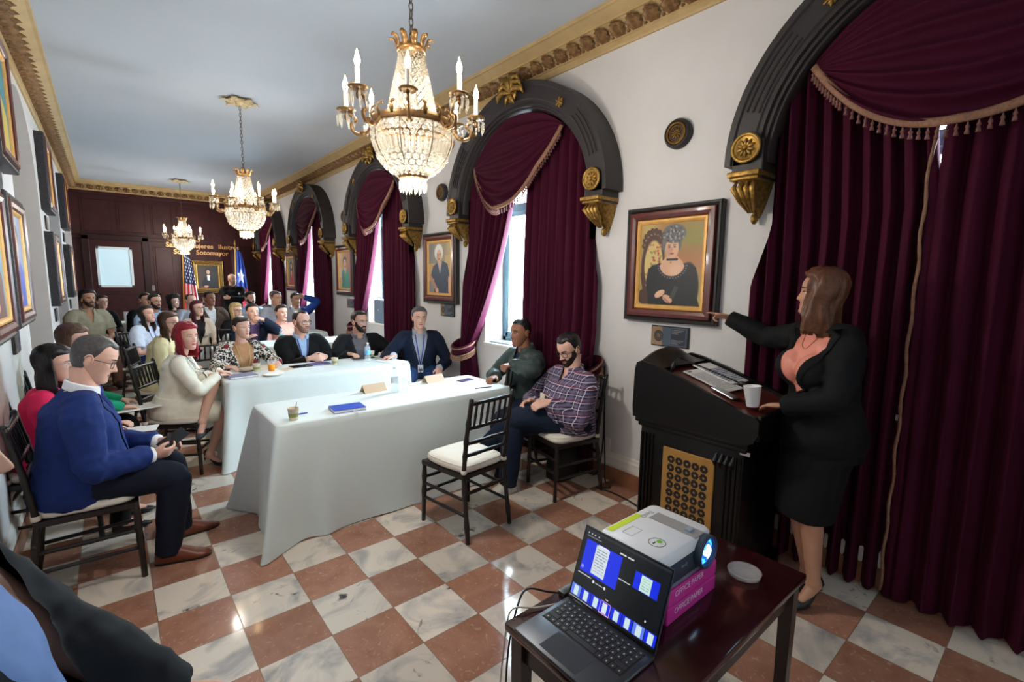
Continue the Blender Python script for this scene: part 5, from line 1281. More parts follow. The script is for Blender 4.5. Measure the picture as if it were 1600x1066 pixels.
def pr():
    q = Paint(40, 110, (190, 24, 50)); q.rect(0, 0, 1, .62, (36, 56, 130)); cx, cy = .5, .42; pts = []
    for k in range(10): rr = 1 if k % 2 == 0 else .42; a = -PI/2+k*PI/5; pts.append((cx+.42*rr*math.cos(a), cy+.13*rr*math.sin(a)))
    q.poly(pts, (226, 228, 236)); q.rect(0, .62, .4, .8, (220, 214, 220)); return q
flag(.70, 11.15, 'flag with stars and red and white stripes on a pole at the back wall', usa, 2.25, 0, 0)
flag(1.78, 11.2, 'blue flag with one white star on a pole at the back wall', pr, 2.40, 0, 0)
for k, (y, lb) in enumerate(((9.32, 'gilt wall sconce on the window wall near the back, nearer the camera'), (11.3, 'gilt wall sconce on the window wall by the back corner'))):
    pass
for x, z, w_, h_, lb in ((.10, 1.36, .09, .13, 'upper grey switch plate beside the back door'), (-.12, .98, .10, .2, 'brass lock plate on the back door')):
    if x > 0:
        mb = MB(); mb.bbox((x-w_/2, BW-.05, z-h_/2), (x+w_/2, BW-.03, z+h_/2), .004); mb.box((x-.01, BW-.056, z-.02), (x+.01, BW-.05, z+.02)); o = mb.build('switch_plate', mat('plate_grey', (120, 112, 110), .4), None, smooth=False); rebase(o, (x, BW-.04, z)); tag(o, 'grey switch plate on the dark wall beside the back door', 'switch')
# ------------------------------------------------------------------ people
M_LIP = mat('lips', (160, 84, 80), .4); M_LIPF = mat('lips_rose', (182, 76, 84), .35); M_EYEW = mat('eye_white', (222, 218, 212), .25); M_IRIS = mat('iris_dark', (40, 26, 20), .2)
def skin_mat(name, rgb): return mat('skin_'+name, rgb, .5, var=.06, scale=18, spec=.35)
SKIN = {'light': skin_mat('light', (222, 174, 154)), 'mid': skin_mat('mid', (204, 156, 132)), 'tan': skin_mat('tan', (188, 138, 112)), 'brown': skin_mat('brown', (138, 92, 70))}
HAIRM = {}
def hair_mat(name, rgb):
    if name not in HAIRM: HAIRM[name] = mat('hair_'+name, rgb, .42, var=.35, scale=60, spec=.4)
    return HAIRM[name]
UP = Vector((0, 0, 1))
def hd(deg): a = math.radians(deg); return Vector((math.cos(a), math.sin(a), 0))
def ik(a, c, l1, l2, pole):
    d = c-a; L = d.length; mx = (l1+l2)*.995
    if L > mx: c = a+d*(mx/L); d = c-a; L = mx
    x = (l1*l1-l2*l2+L*L)/(2*L); h = math.sqrt(max(0, l1*l1-x*x)); n = d/L
    p = pole-n*pole.dot(n); p = p.normalized() if p.length > 1e-6 else UP
    return a+n*x+p*h, c
HR = [(-.119, .018, .074, .036), (-.114, .030, .084, .018), (-.104, .039, .089, -.010), (-.090, .0465, .090, -.034), (-.066, .0555, .089, -.060), (-.040, .0630, .089, -.078), (-.015, .069, .088, -.088), (.002, .0715, .087, -.093), (.025, .0745, .091, -.097), (.050, .0755, .089, -.099), (.072, .072, .080, -.094), (.092, .060, .063, -.078), (.106, .043, .040, -.056), (.114, .024, .018, -.034), (.118, .004, -.004, -.012)]
HH = [r[0] for r in HR]
def hsec(h): return interp(h, HH, [r[1] for r in HR]), interp(h, HH, [r[2] for r in HR]), interp(h, HH, [r[3] for r in HR])
def gs(v, s): return math.exp(-(v/s)**2)
def feat(x, h, nose=1.0):
    d = nose*.026*gs(x, .0100+.004*gs(h+.036, .012))*interp(h, [-.052, -.045, -.038, -.030, -.010, .008, .02], [0, .30, 1.0, .95, .50, .18, 0])
    ax = abs(x)
    d -= .0085*gs(ax-.031, .017)*gs(h-.0, .013); d += .0035*gs(ax-.03, .022)*gs(h-.020, .008); d += .0045*gs(x, .020)*gs(h+.065, .008); d -= .0035*gs(x, .022)*gs(h+.0645, .0022)
    d += .005*gs(x, .018)*gs(h+.102, .012); d += .003*gs(ax-.046, .016)*gs(h+.028, .02); d -= .002*gs(ax-.026, .008)*gs(h+.058, .02)
    return d
def hsurf(a, h, e=0.0):
    """point of the head surface; a = 0 at the front"""
    w, f, b = hsec(h); c = (f+b)/2; d = (f-b)/2; ca, sa = math.cos(a), math.sin(a); p = interp(h, [-.11, -.05, .0, .06], [1.0, 1.0, .97, 1.03])
    x = (w+e)*math.copysign(abs(sa)**p, sa); y = c+(d+e)*math.copysign(abs(ca)**p, ca)
    return x, y
class Body:
    def __init__(s, name, label, head, face, look=None, pitch=0, roll=0, seat=.47, stand=False, sex='m', sc=1.0, skin='mid', lean=6, group=None, vox=.008, belly=0.0, headscale=1.0, bulk=1.0, twist=0, hipshift=0.0, bust=1.0):
        s.bust = bust
        s.sex, s.sc, s.vox, s.belly, s.bulk = sex, sc*(1 if sex == 'm' else .94), vox, belly, bulk
        s.f = hd(face); s.r = Vector((s.f.y, -s.f.x, 0)); s.skin = SKIN[skin]
        s.head = Vector(head); s.stand = stand; hipz = seat+.085*s.sc if not stand else stand
        k = s.head.z-hipz; la = math.radians(lean); s.sp = (UP*math.cos(la)+s.f*math.sin(la)).normalized(); s.tf = s.sp.cross(s.r)*-1
        s.tf = (s.f-s.sp*s.f.dot(s.sp)).normalized()
        nk = (UP*math.cos(la*.6)+s.f*math.sin(la*.6+.22))
        s.hl = .182*s.sc*headscale           # neck base to head centre
        s.NB = s.head-nk.normalized()*s.hl
        T = (s.NB.z-hipz)/s.sp.z; s.H = s.NB-s.sp*T-s.f*hipshift; s.sp = (s.NB-s.H).normalized(); s.tf = (s.f-s.sp*s.f.dot(s.sp)).normalized(); s.ts = (s.NB-s.H).length/.53
        tw = math.radians(twist); s.tr = (s.r*math.cos(tw)+s.tf*math.sin(tw)).normalized(); s.tff = (s.tf*math.cos(tw)-s.r*math.sin(tw)).normalized()
        look = face if look is None else look
        lf = hd(look); p = math.radians(pitch); s.hf = lf*math.cos(p)-UP*math.sin(p); hr = Vector((lf.y, -lf.x, 0)); s.hu = hr.cross(s.hf)
        ro = math.radians(roll); s.hr = hr*math.cos(ro)+s.hu*math.sin(ro); s.hu = s.hr.cross(s.hf); s.hs = headscale*(1.0 if sex == 'm' else .95)*s.sc**.5
        base = Vector((s.H.x, s.H.y, 0))
        s.root = thing(name, label, 'person', base, group, absolute=True)
        s.arm = {}; s.leg = {}; s.armor = []
        s.shw = (.185 if sex == 'm' else .16)*s.sc*(.5+.5*bulk)
    def P(s, a, b, z): return Vector((s.H.x, s.H.y, 0))+s.r*a+s.f*b+UP*z
    def hp(s, x, y, h): return s.head+(s.hr*x+s.hf*y+s.hu*h)*s.hs
    def shoulder(s, sd): return s.NB-s.sp*.060*s.sc+s.tr*sd*s.shw
    def set_arm(s, sd, wrist, pole=None, hdir=None, palm=None, curl=(25, 30, 30), thumb=0.0, spread=0.0, up=None):
        a = s.shoulder(sd); w = Vector(wrist); pole = Vector(pole) if pole is not None else (s.r*sd*.6-UP*1.0-s.f*.4)
        e, w = ik(a, w, (up or .285)*s.sc, .25*s.sc, pole); s.arm[sd] = dict(a=a, e=e, w=w, d=Vector(hdir).normalized() if hdir is not None else (w-e).normalized(), n=Vector(palm).normalized() if palm is not None else -UP, curl=curl, thumb=thumb, spread=spread)
    def set_leg(s, sd, ankle, pole=None, foot=None, pitch=0.0):
        h = s.H+s.r*sd*.09*s.sc; ankle = Vector(ankle); pole = Vector(pole) if pole is not None else (s.f+UP*.8+s.r*sd*.1)
        k, ankle = ik(h, ankle, .425*s.sc, .42*s.sc, pole); fd = Vector(foot) if foot is not None else s.f
        s.leg[sd] = dict(h=h, k=k, a=ankle, f=fd.normalized(), pitch=pitch)
    def default_legs(s, back=0.0):
        for sd in (1, -1):
            if sd not in s.leg:
                if s.stand: s.set_leg(sd, s.P(sd*.09, .02, .085), pole=s.f)
                else: s.set_leg(sd, s.P(sd*.12, .36*s.sc-back, .085))
    def default_arms(s):
        for sd in (1, -1):
            if sd not in s.arm: s.set_arm(sd, s.P(sd*.12, .30, s.H.z+.12), palm=-UP, hdir=s.f-s.r*sd*.4-UP*.2)
    # ---- geometry
    def torso_rings(s, off, t0=-.11, t1=.56, n=20):
        m = s.sex == 'm'; k = s.sc; B = s.bulk
        X = [-.13, -.09, -.02, .06, .16, .26, .36, .43, .48, .515, .545, .57]
        Wd = [.130, .150, .172, .166, .156, .166, .180, .176, .150, .100, .066, .056] if m else [.130, .160, .180, .166, .134, .142, .154, .150, .124, .082, .056, .048]
        Dp = [.100, .115, .130, .126, .116, .119, .122, .108, .086, .070, .060, .055] if m else [.105, .120, .132, .116, .098, .102, .106, .096, .078, .062, .052, .047]
        out = []
        for i in range(n):
            t = lerp(t0, t1, i/(n-1)); w = interp(t, X, Wd)*k*(B if t < .45 else (.5+.5*B))+off; d = interp(t, X, Dp)*k*(B if t < .45 else 1)+off
            fl = max(0, .02-t)*.16 if off > .013 else 0; w += fl; d += fl; fw = s.belly*gs(t-.12, .14); d += fw*.6; c = s.H+s.sp*(t*s.ts)+s.tf*(fw*.6-(.012 if t > .4 else 0))
            r_ = s.tr.lerp(s.r, max(0, min(1, 1-t/.35))).normalized(); f_ = s.tff.lerp(s.tf, max(0, min(1, 1-t/.35))).normalized(); ring = []
            for j in range(22):
                a = 2*PI*j/22; ca, sa = math.cos(a), math.sin(a); ring.append(c+r_*(w*math.copysign(abs(ca)**.85, ca))+f_*(d*math.copysign(abs(sa)**.9, sa)))
            out.append(ring)
        return out
    def add_torso(s, mb, off, t0=-.11, t1=.56):
        mb.rings(s.torso_rings(off, t0, t1))
        if s.sex == 'f':
            for sd in (-1, 1): mb.ell(s.H+s.sp*.315*s.ts+s.tff*(.075*s.sc*s.bust)+s.tr*sd*.066*s.sc*s.bulk, (.062*s.bulk*s.bust+off*.6,)*3, nu=14, nv=9)
    def add_arm(s, mb, sd, off, upto=1.0, base=1.0):
        A = s.arm[sd]; a, e, w = A['a'], A['e'], A['w']; k = s.sc*(1 if s.sex == 'm' else .88)*(.6+.4*s.bulk)*base
        i0 = s.NB-s.sp*.035*s.sc+s.tr*sd*s.shw*.42
        pts = [i0, a+(i0-a)*.25+s.sp*.012, a+(e-a)*.12, a+(e-a)*.5, e+(a-e)*.08, e+(w-e)*.08, e+(w-e)*.35, w]; rr = [.046, .056, .058, .051, .044, .044, .043, .030]
        if upto < 1: # fraction along: <.5 ends on the upper arm
            if upto <= .5: pts = pts[:3]+[a+(e-a)*upto*2]; rr = [.055, .066, .066, .062]
            else: q = (upto-.5)*2; pts = pts[:6]+[e+(w-e)*q]; rr = rr[:6]+[.045]
        p2 = []; r2 = []
        for i in range(len(pts)-1):
            for j in range(4): t = j/4; p2.append(pts[i].lerp(pts[i+1], t)); r2.append(lerp(rr[i], rr[i+1], t)*k+off)
        p2.append(pts[-1]); r2.append(rr[-1]*k+off); mb.tube(p2, r2, 14)
    def add_hand(s, mb, sd):
        A = s.arm[sd]; w, d, n = A['w'], A['d'], A['n']; k = s.sc*(1 if s.sex == 'm' else .9); n = (n-d*n.dot(d)).normalized(); th = d.cross(n)*sd
        up = n; q = lambda t: w+d*(t*k)
        mb.tube([q(-.03), q(.0), q(.03), q(.06), q(.088), q(.096)], [(.026*k, .022*k), (.027*k, .019*k), (.034*k, .017*k), (.040*k, .015*k), (.040*k, .012*k), (.036*k, .006*k)], 12, up=up)
        L = [.070, .077, .072, .057]; cu = A['curl']
        for i in range(4):
            c = cu[i] if isinstance(cu[i if i < len(cu) else -1], (list, tuple)) else cu
            p = q(.086)+th*((.030-.0195*i)*k); ang = 0; pts = [p-d*.02*k, p]; sp_ = A['spread']*(1.5-i)*.1
            for j, fr in enumerate((.45, .31, .24)):
                ang += math.radians(c[j]); v = d*math.cos(ang)+n*math.sin(ang)+th*sp_; p = p+v.normalized()*L[i]*fr*k; pts.append(p)
            mb.tube(pts, [.0095*k, .0092*k, .0085*k, .0078*k, .0058*k], 8)
        p = q(.022)+th*.026*k; t = A['thumb']; v = (d*.72+th*(.62-t*.5)+n*(.25+t*.5)).normalized(); v2 = (d*.88+th*(.15-t*.5)+n*(.3+t*.3)).normalized()
        mb.tube([p-v*.015*k, p+v*.022*k, p+v*.048*k, p+v*.048*k+v2*.030*k], [.013*k, .0125*k, .0105*k, .0075*k], 8)
    def add_leg(s, mb, sd, off, upto=1.0, knee=0.0, flare=0.0):
        Lg = s.leg[sd]; h, k_, a = Lg['h'], Lg['k'], Lg['a']; k = s.sc*(1 if s.sex == 'm' else .95)*(.5+.5*s.bulk)
        pts = [h, h.lerp(k_, .3), h.lerp(k_, .65), k_.lerp(h, .08), k_.lerp(a, .06), k_.lerp(a, .3), k_.lerp(a, .6), a]; rr = [.100, .092, .077, .064, .060, .060, .050, .040]
        p2 = []; r2 = []
        for i in range(len(pts)-1):
            for j in range(4): t = j/4; p2.append(pts[i].lerp(pts[i+1], t)); r2.append(lerp(rr[i], rr[i+1], t)*k+off+flare*max(0, (i-3+t)/4))
        p2.append(pts[-1]); r2.append(rr[-1]*k+off+flare)
        if off > 0 and upto >= 1: p2.append(a+(a-k_).normalized()*.035); r2.append(rr[-1]*k+off+flare)
        n = max(4, int(len(p2)*upto)); mb.tube(p2[:n], r2[:n], 16)
    def body(s, skin_arms=True, beard=None, brow=None, lips=None, nose=1.0, stubble=None, chest=True):
        mb = MB(); s.default_arms(); s.default_legs()
        s.add_torso(mb, -.012)
        for sd in (1, -1): s.add_arm(mb, sd, -.006); s.add_hand(mb, sd); s.add_leg(mb, sd, -.008)
        for sd in (1, -1):
            Lg = s.leg[sd]; a = Lg['a']; f = Lg['f']; mb.ell(a, .04*s.sc); pt = math.radians(Lg['pitch']); fh = f*math.cos(pt)-UP*math.sin(pt); fu = UP*math.cos(pt)+f*math.sin(pt); mb.tube([a-fu*.01-fh*.02, a-fu*.042*s.sc+fh*.045, a-fu*.058*s.sc+fh*.11], [.034, .030, .020], 10)
        hb = s.hp(0, -.025, -.05); kn = s.sc*(1 if s.sex == 'm' else .84)*(.7+.3*s.bulk)
        mb.tube([s.NB-s.sp*.05-s.tf*.005, s.NB+s.sp*.01, s.NB.lerp(hb, .5), hb], [.070*kn, .060*kn, .055*kn, .056*kn], 16)
        me = remesh_mb(mb, s.vox, 4)
        out = MB(); out.add([v.co[:] for v in me.vertices], [tuple(p.vertices) for p in me.polygons], 0); bpy.data.meshes.remove(me)
        bmb = bmesh.new(); bmb.from_mesh(out.mesh('tmp')); s.armor.append(BVHTree.FromBMesh(bmb)); bmb.free()
        # head
        M_ = 64; NR = 60; hs = [lerp(-.119, .118, i/NR) for i in range(NR+1)]; vs = []; fs = []; ks = []
        az = lambda u: PI*(.42*(2*u-1)+.58*(2*u-1)**3)
        for h in hs:
            for j in range(M_):
                a = az((j+.5)/M_); x, y = hsurf(a, h)
                if math.cos(a) > .1: y += feat(x, h, nose*(1 if s.sex == 'm' else .78))
                if s.sex == 'f': x *= 1-.085*max(0, min(1, (-.025-h)/.06))
                vs.append(s.hp(x, y, h))
        for i in range(NR):
            for j in range(M_):
                jj = (j+1) % M_; a = az((j+1)/M_) if j < M_-1 else PI; h = (hs[i]+hs[i+1])/2; x, y = hsurf(a, h); k = 0
                if math.cos(a) > .3 and abs(x) < .023-.9*abs(h+.0645) and -.0735 < h < -.0565: k = 1
                elif beard and math.cos(a) > -.15 and (h < -.05+.022*max(0, (abs(x)-.04)/.02)+(.012 if abs(x) < .026 else 0) or (abs(math.cos(a)) < .45 and h < -.0)) and not (abs(x) < .0245-.9*abs(h+.0645) and -.0745 < h < -.0555): k = 5
                fs.append((i*M_+j, i*M_+jj, (i+1)*M_+jj, (i+1)*M_+j)); ks.append(k)
        o = len(out.v); out.v.extend([tuple(v) for v in vs]); 
        for f_, k in zip(fs, ks): out.f.append(tuple(i+o for i in f_)); out.m.append(k)
        out.add(vs[:M_], [tuple(range(M_-1, -1, -1))], 0)
        R3 = Matrix((s.hr, s.hf, s.hu)).transposed()
        fy = lambda x, h: (lambda w, f, b: (f+b)/2+(f-b)/2*math.sqrt(max(0, 1-(x/w)**2)))(*hsec(h))+feat(x, h, nose)
        for sd in (1, -1):
            x = .031*sd; y = fy(x, 0)
            out.ell(s.hp(x, y-.006, .001), (.0124*s.hs, .0098*s.hs, .0086*s.hs), 2, R3, 12, 8); out.ell(s.hp(x*1.03, y-.0007, .001), (.0064*s.hs, .0046*s.hs, .0066*s.hs), 3, R3, 10, 6)
            out.tube([s.hp(x+q*.0155, fy(x+q*.0155, .006)+.0012-.002*abs(q), .0092-.0075*q*q) for q in (-1, -.6, -.2, .2, .6, 1)], [v*(1 if s.sex == 'm' else 1.5) for v in (.0008, .0016, .0020, .0020, .0016, .0008)], 6, 4)
            out.tube([s.hp(x+q*.016, fy(x+q*.016, .010)+.0016, .0125-.006*q*q) for q in (-1, -.5, 0, .5, 1)], [.0012, .0034, .004, .0034, .0012], 6, 0)
            out.tube([s.hp(sd*q, fy(sd*q, .022)+.0008, .0215+.0045*math.sin((q-.010)/.042*PI*.8)) for q in (.013, .022, .032, .042, .050)], [v*s.hs*(1 if s.sex == 'm' else .68) for v in (.0022, .0038, .0036, .003, .0015)], 6, 4)
            # ear
            out.ell(s.hp(sd*.0735, -.012, -.006), (.009*s.hs, .019*s.hs, .032*s.hs), 0, R3 @ Matrix.Rotation(.25*sd, 3, 'Z') @ Matrix.Rotation(-.15, 3, 'X'), 12, 8)
            out.tube([s.hp(sd*(.079+.004*math.sin(t)), -.016+.017*math.cos(t), -.002+.028*math.sin(t)) for t in [-.6+3.6*j/9 for j in range(10)]], .0042*s.hs, 6, 0)
        hm = brow or hair_mat('dark', (34, 24, 20))
        s.obj = out.build('body', [s.skin, lips or (M_LIP if s.sex == 'm' else M_LIPF), M_EYEW, M_IRIS, hm, beard or hm], s.root, fix=False)
        return s
    def garment(s, name, m, mb, amp=.0045, freq=13, vox=None, seed=0, cut=None, smooth=4, parent=None):
        me = remesh_mb(mb, vox or max(.009, s.vox), smooth, amp, freq, seed+s.head.x*7)
        if cut:
            bm = bmesh.new(); bm.from_mesh(me); cut(bm); bm.to_mesh(me); bm.free()
        bm = bmesh.new(); bm.from_mesh(me); s.armor.append(BVHTree.FromBMesh(bm)); bm.free()
        return link(name, me, m, parent or s.root)
    def chest(s, x, z, lift=.004, fw=None):
        """point on the outermost garment in front of the chest; x to the person's right, z up the spine from the neck base"""
        fw = fw or .25+s.belly; o = s.NB+s.tr*x+s.sp*z+s.tff*fw; best = None
        for t in s.armor:
            h = t.ray_cast(o, -s.tff, fw+.3)
            if h[0] is not None and (best is None or h[3] < best): best = h[3]
        return (o-s.tff*(best if best is not None else fw-.1))+s.tff*lift
    def vcut(s, zb, w0, zt=.10):
        """open the front in a V that ends zb below the neck"""
        def cut(bm):
            apex = s.NB-s.sp*zb
            for sd in (-1, 1):
                e = (s.NB+s.tr*sd*w0)-apex; n = e.cross(s.tff).normalized()
                bmesh.ops.bisect_plane(bm, geom=bm.verts[:]+bm.edges[:]+bm.faces[:], plane_co=apex, plane_no=n)
            kill = []
            for f in bm.faces:
                q = f.calc_center_median()-s.NB; x = q.dot(s.tr); z = q.dot(s.sp); y = q.dot(s.tff)
                if -zb < z < zt and abs(x) < w0*(z+zb)/zb and y > -.02 and (z < -.012 or abs(x) < .082*s.sc): kill.append(f)
            bmesh.ops.delete(bm, geom=kill, context='FACES')
        return cut
    def lapels(s, m, zb, w0, wd=.055, notch=True, bvh=None):
        for sd in (-1, 1):
            mb = MB(); rows = []
            for i in range(15):
                t = i/14; z = lerp(-zb, .015, t); xe = w0*(z+zb)/zb; wv = wd*(math.sin(min(1, t*1.35)*PI*.5) if t > 0 else .02)
                if notch and .68 < t < .76: wv *= .62
                if t >= .76: wv *= .95
                rows.append([s.chest(sd*(xe-.006+wv*u), z, .006+.003*math.sin(PI*u)) for u in (0, .25, .5, .75, 1)])
            mb.grid(rows); mb.build('lapel', m, s.root)
    def collar(s, m, flare=.018, h=.045, gap=.45, r=None):
        mb = MB(); kn = (r or (.064 if s.sex == 'm' else .055))*s.sc; rows = []; c0 = s.NB+s.sp*.012-s.tf*.004
        for z, q in ((.0, 0), (h*.9, .006), (h, .010), (h*.8, .014), (-.004, flare)):
            row = []
            for i in range(25):
                a = lerp(gap, 2*PI-gap, i/24); pt = max(0, 1-abs(a-PI)/PI); tip = max(0, abs(a-PI)/PI-.72)/.28
                row.append(c0+s.tf*((kn+q)*math.cos(a)*.98)+s.r*((kn+q)*math.sin(a))+s.sp*(z-(.030*tip if z < h*.5 and q > .01 else 0)-.018*math.cos(a)))
            rows.append(row)
        mb.grid(rows); return mb.build('collar', m, s.root)
    def lanyard(s, m, drop=.33, w=.055, badge=True, bm_=None, half=.006):
        mb = MB()
        for sd in (-1, 1):
            pts = [s.NB+s.tr*sd*.066*s.sc-s.tf*.03+s.sp*.02]+[s.chest(sd*w*(1-t)**.9, -.005-drop*t, .006) for t in [j/9 for j in range(10)]]
            mb.tube(pts, [(half, .0015)]*len(pts), 6, up=s.tff)
        mb.build('lanyard', m, s.root)
        if badge:
            c = s.chest(0, -drop-.045, .012); M = Matrix.Translation(c) @ Matrix((s.tr, s.tff, s.sp)).transposed().to_4x4(); mb = MB(); mb.bbox((-.030, -.002, -.045), (.030, .002, .045), .001, M=M); o = mb.build('badge_card', bm_ or mat('badge_white', (226, 226, 230), .4), s.root, smooth=False)
            mb = MB(); mb.box((-.024, .0021, -.03), (.024, .0026, .0), M=M); mb.build('badge_print', mat('badge_print_grey', (110, 112, 124), .5), o, smooth=False)
    def glasses(s, m=None, big=1.0, wire=.0016, drop=0.0):
        m = m or M_BLACKP; mb = MB(); g = lambda x, y, h: s.hp(x, y, h+drop)
        fy = .090
        for sd in (-1, 1):
            mb.tube([g(sd*.033+.025*big*math.copysign(abs(math.cos(t))**.7, math.cos(t)), fy-.006*abs(math.cos(t))*0-(.010 if sd*math.cos(t) > .5 else 0), -.003+.0185*big*math.copysign(abs(math.sin(t))**.75, math.sin(t))) for t in [2*PI*j/20 for j in range(20)]], wire*1.3*s.hs, 6, close=True)
            mb.tube([g(sd*.058, fy-.011, .004), g(sd*.070, .06, .006), g(sd*.0785, -.005, .006), g(sd*.080, -.030, -.012)], wire*s.hs*1.2, 6)
        mb.tube([g(-.009, fy, .002), g(0, fy+.004, .005), g(.009, fy, .002)], wire*s.hs*1.2, 6)
        gl = mb.build('glasses', m, s.root); mb = MB()
        for sd in (-1, 1): mb.add([g(sd*.033+.024*big*math.cos(t), fy-(.006 if sd*math.cos(t) > .5 else 0), -.003+.0175*big*math.sin(t)) for t in [2*PI*j/16 for j in range(16)]], [tuple(range(16))])
        mb.build('lenses', M_GLASS, gl)
    # ---- hair: a cap over the skull and, when long, a curtain falling from it
    def hair(s, m, front=.066, temple=.03, side=-.012, back=-.075, th=.012, length=None, edge=76, spread=.02, front_fall=None, part=None, bun=False, seed=1, curl=0.0, recede=0.0, strands=26, name='hair', len_front=None):
        mb = MB(); N = 64; rows = []; K = 18
        def hl(a):
            d = abs(math.degrees(a)); return interp(d, [0, 28, 48, 66, 80, 94, 104, 126, 180], [front+.004-recede*.3, front-recede*.0, front-.004+recede, front-.012+recede*.6, temple, (temple+side)/2-.01, side-.012, (side+back)/2-.012, back])
        for i in range(K+1):
            t = i/K; row = []
            for j in range(N):
                a = -PI+2*PI*(j+.5)/N; e = hl(a); h = .1178-(.1178-e)*t**1.25
                taper = min(1, (1-t)*4+.15)**.6; d = th*taper*(1+.10*math.sin(a*strands+3*t+seed)+.25*noise.noise(Vector((a*2.2+seed, t*3, seed))))
                if curl: d += curl*(.5+.5*noise.noise(Vector((a*5+seed, t*9, seed*2))))+curl*.35*math.sin(a*17+seed)*math.sin(t*23)
                x, y = hsurf(a, h, d); up = d*max(0, h-.03)/.09
                if part is not None: up -= .006*gs(x-part, .008)*(math.cos(a) > -.2)
                row.append(s.hp(x, y, h+up*1.1))
            rows.append(row)
        # turned-under edge so that the hair has thickness
        rows.append([s.hp(*hsurf(-PI+2*PI*(j+.5)/N, hl(-PI+2*PI*(j+.5)/N)-.002, -.004), hl(-PI+2*PI*(j+.5)/N)-.002) for j in range(N)])
        mb.rings(rows, cap=(True, False))
        if length:
            ed = math.radians(edge); nA = 44; nR = 20; outer = []; inner = []
            for i in range(nR+1):
                t = i/nR; ro = []; ri = []
                for j in range(nA+1):
                    a = ed+(2*PI-2*ed)*j/nA; aa = a if a <= PI else a-2*PI; bk = max(0, -math.cos(a)); lf = len_front if len_front is not None else length
                    Lb = lerp(lf, length, bk**.6)+.035*noise.noise(Vector((a*3, seed, 1)))+.012*math.sin(a*23+seed); h = lerp(.085, -Lb, t); tt = max(0, (-.02-h)/max(.05, Lb-.02))
                    hh = max(h, -.045); endt = max(0, (t-.72)/.28); eg = min(1, j/6, (nA-j)/6)**.6; x, y = hsurf(aa, hh, th*1.15*(.2+.8*eg)+.012*gs(abs(math.degrees(aa))-96, 20)*gs(hh+.005, .05)-.012*endt**1.5+.0045*math.sin(a*strands*1.4+5*t+seed)+.003*math.sin(a*strands*2.9-7*t)+.008*noise.noise(Vector((a*3.5, t*4, seed)))+curl*.8*noise.noise(Vector((a*5, h*30, seed))))
                    sw = 1+spread*8*tt*(1-.45*tt); x = x*sw*(1-.10*endt)+.009*math.sin(7*t+a*4+seed)*tt; y = y*(1 if math.cos(a) > 0 else 1-.12*tt)-.014*tt*bk*0+(.018*tt if math.cos(a) > 0 else -.012*tt)
                    p = s.hp(x, y, max(h, -.03)); p = p-(UP*.75+s.hu*.25).normalized()*max(0, -.03-h)*s.hs
                    ro.append(p); x2, y2 = hsurf(aa, hh, -.002); q = s.hp(x2*max(1, sw*.86), y2, max(h, -.03)); q = q-(UP*.75+s.hu*.25).normalized()*max(0, -.03-h)*s.hs; ri.append(q)
                outer.append(ro); inner.append(ri)
            grid = outer+inner[::-1]; n = nA+1
            mb.grid(grid); o = len(mb.v)-len(grid)*n; R = len(outer)
            for i in range(R-1):
                a0, a1 = o+i*n, o+(2*R-1-i)*n; b0, b1 = o+(i+1)*n, o+(2*R-2-i)*n
                mb.f.append((a0, b0, b1, a1)); mb.m.append(0); mb.f.append((a0+nA, a1+nA, b1+nA, b0+nA)); mb.m.append(0)
        if bun: mb.ell(s.hp(0, -.125, .0), (.04*s.hs,)*3)
        return mb.build(name, m, s.root)
    # ---- ready-made outfits
    def top(s, name, m, off=.012, sleeve=1.0, amp=.0045, v=None, seed=0, t0=-.10, t1=.545, freq=13, cuff=0.0, vox=None, smooth=4):
        mb = MB(); s.add_torso(mb, off, t0, t1)
        for sd in (1, -1): s.add_arm(mb, sd, off, sleeve)
        return s.garment(name, m, mb, amp, freq, vox, seed, s.vcut(*v) if v else None, smooth)
    def shirt_front(s, name, m, off=.007, amp=.002):
        mb = MB(); s.add_torso(mb, off, -.06, .545); return s.garment(name, m, mb, amp, 14)
    def cuffs(s, m, L=.022):
        for sd in (1, -1):
            A = s.arm[sd]; w, e = A['w'], A['e']; d = (w-e).normalized(); k = s.sc*(1 if s.sex == 'm' else .88); mb = MB(); mb.tube([w-d*.03, w-d*.0, w+d*(L-.003), w+d*L], [.044*k, .043*k, .041*k, .034*k], 16); mb.build('shirt_cuff', m, s.root)
    def trousers(s, m, off=.014, upto=1.0, amp=.004, name='trousers', flare=.006):
        mb = MB(); mb.rings(s.torso_rings(off, -.13, .10, 8)); mb.ell(s.H-s.sp*.01-s.f*.01, (.15*s.sc*s.bulk, .135*s.sc*s.bulk, .11*s.sc), M=Matrix((s.r, s.f, UP)).transposed())
        for sd in (1, -1): s.add_leg(mb, sd, off, upto, flare=flare)
        return s.garment(name, m, mb, amp, 11, None, 3)
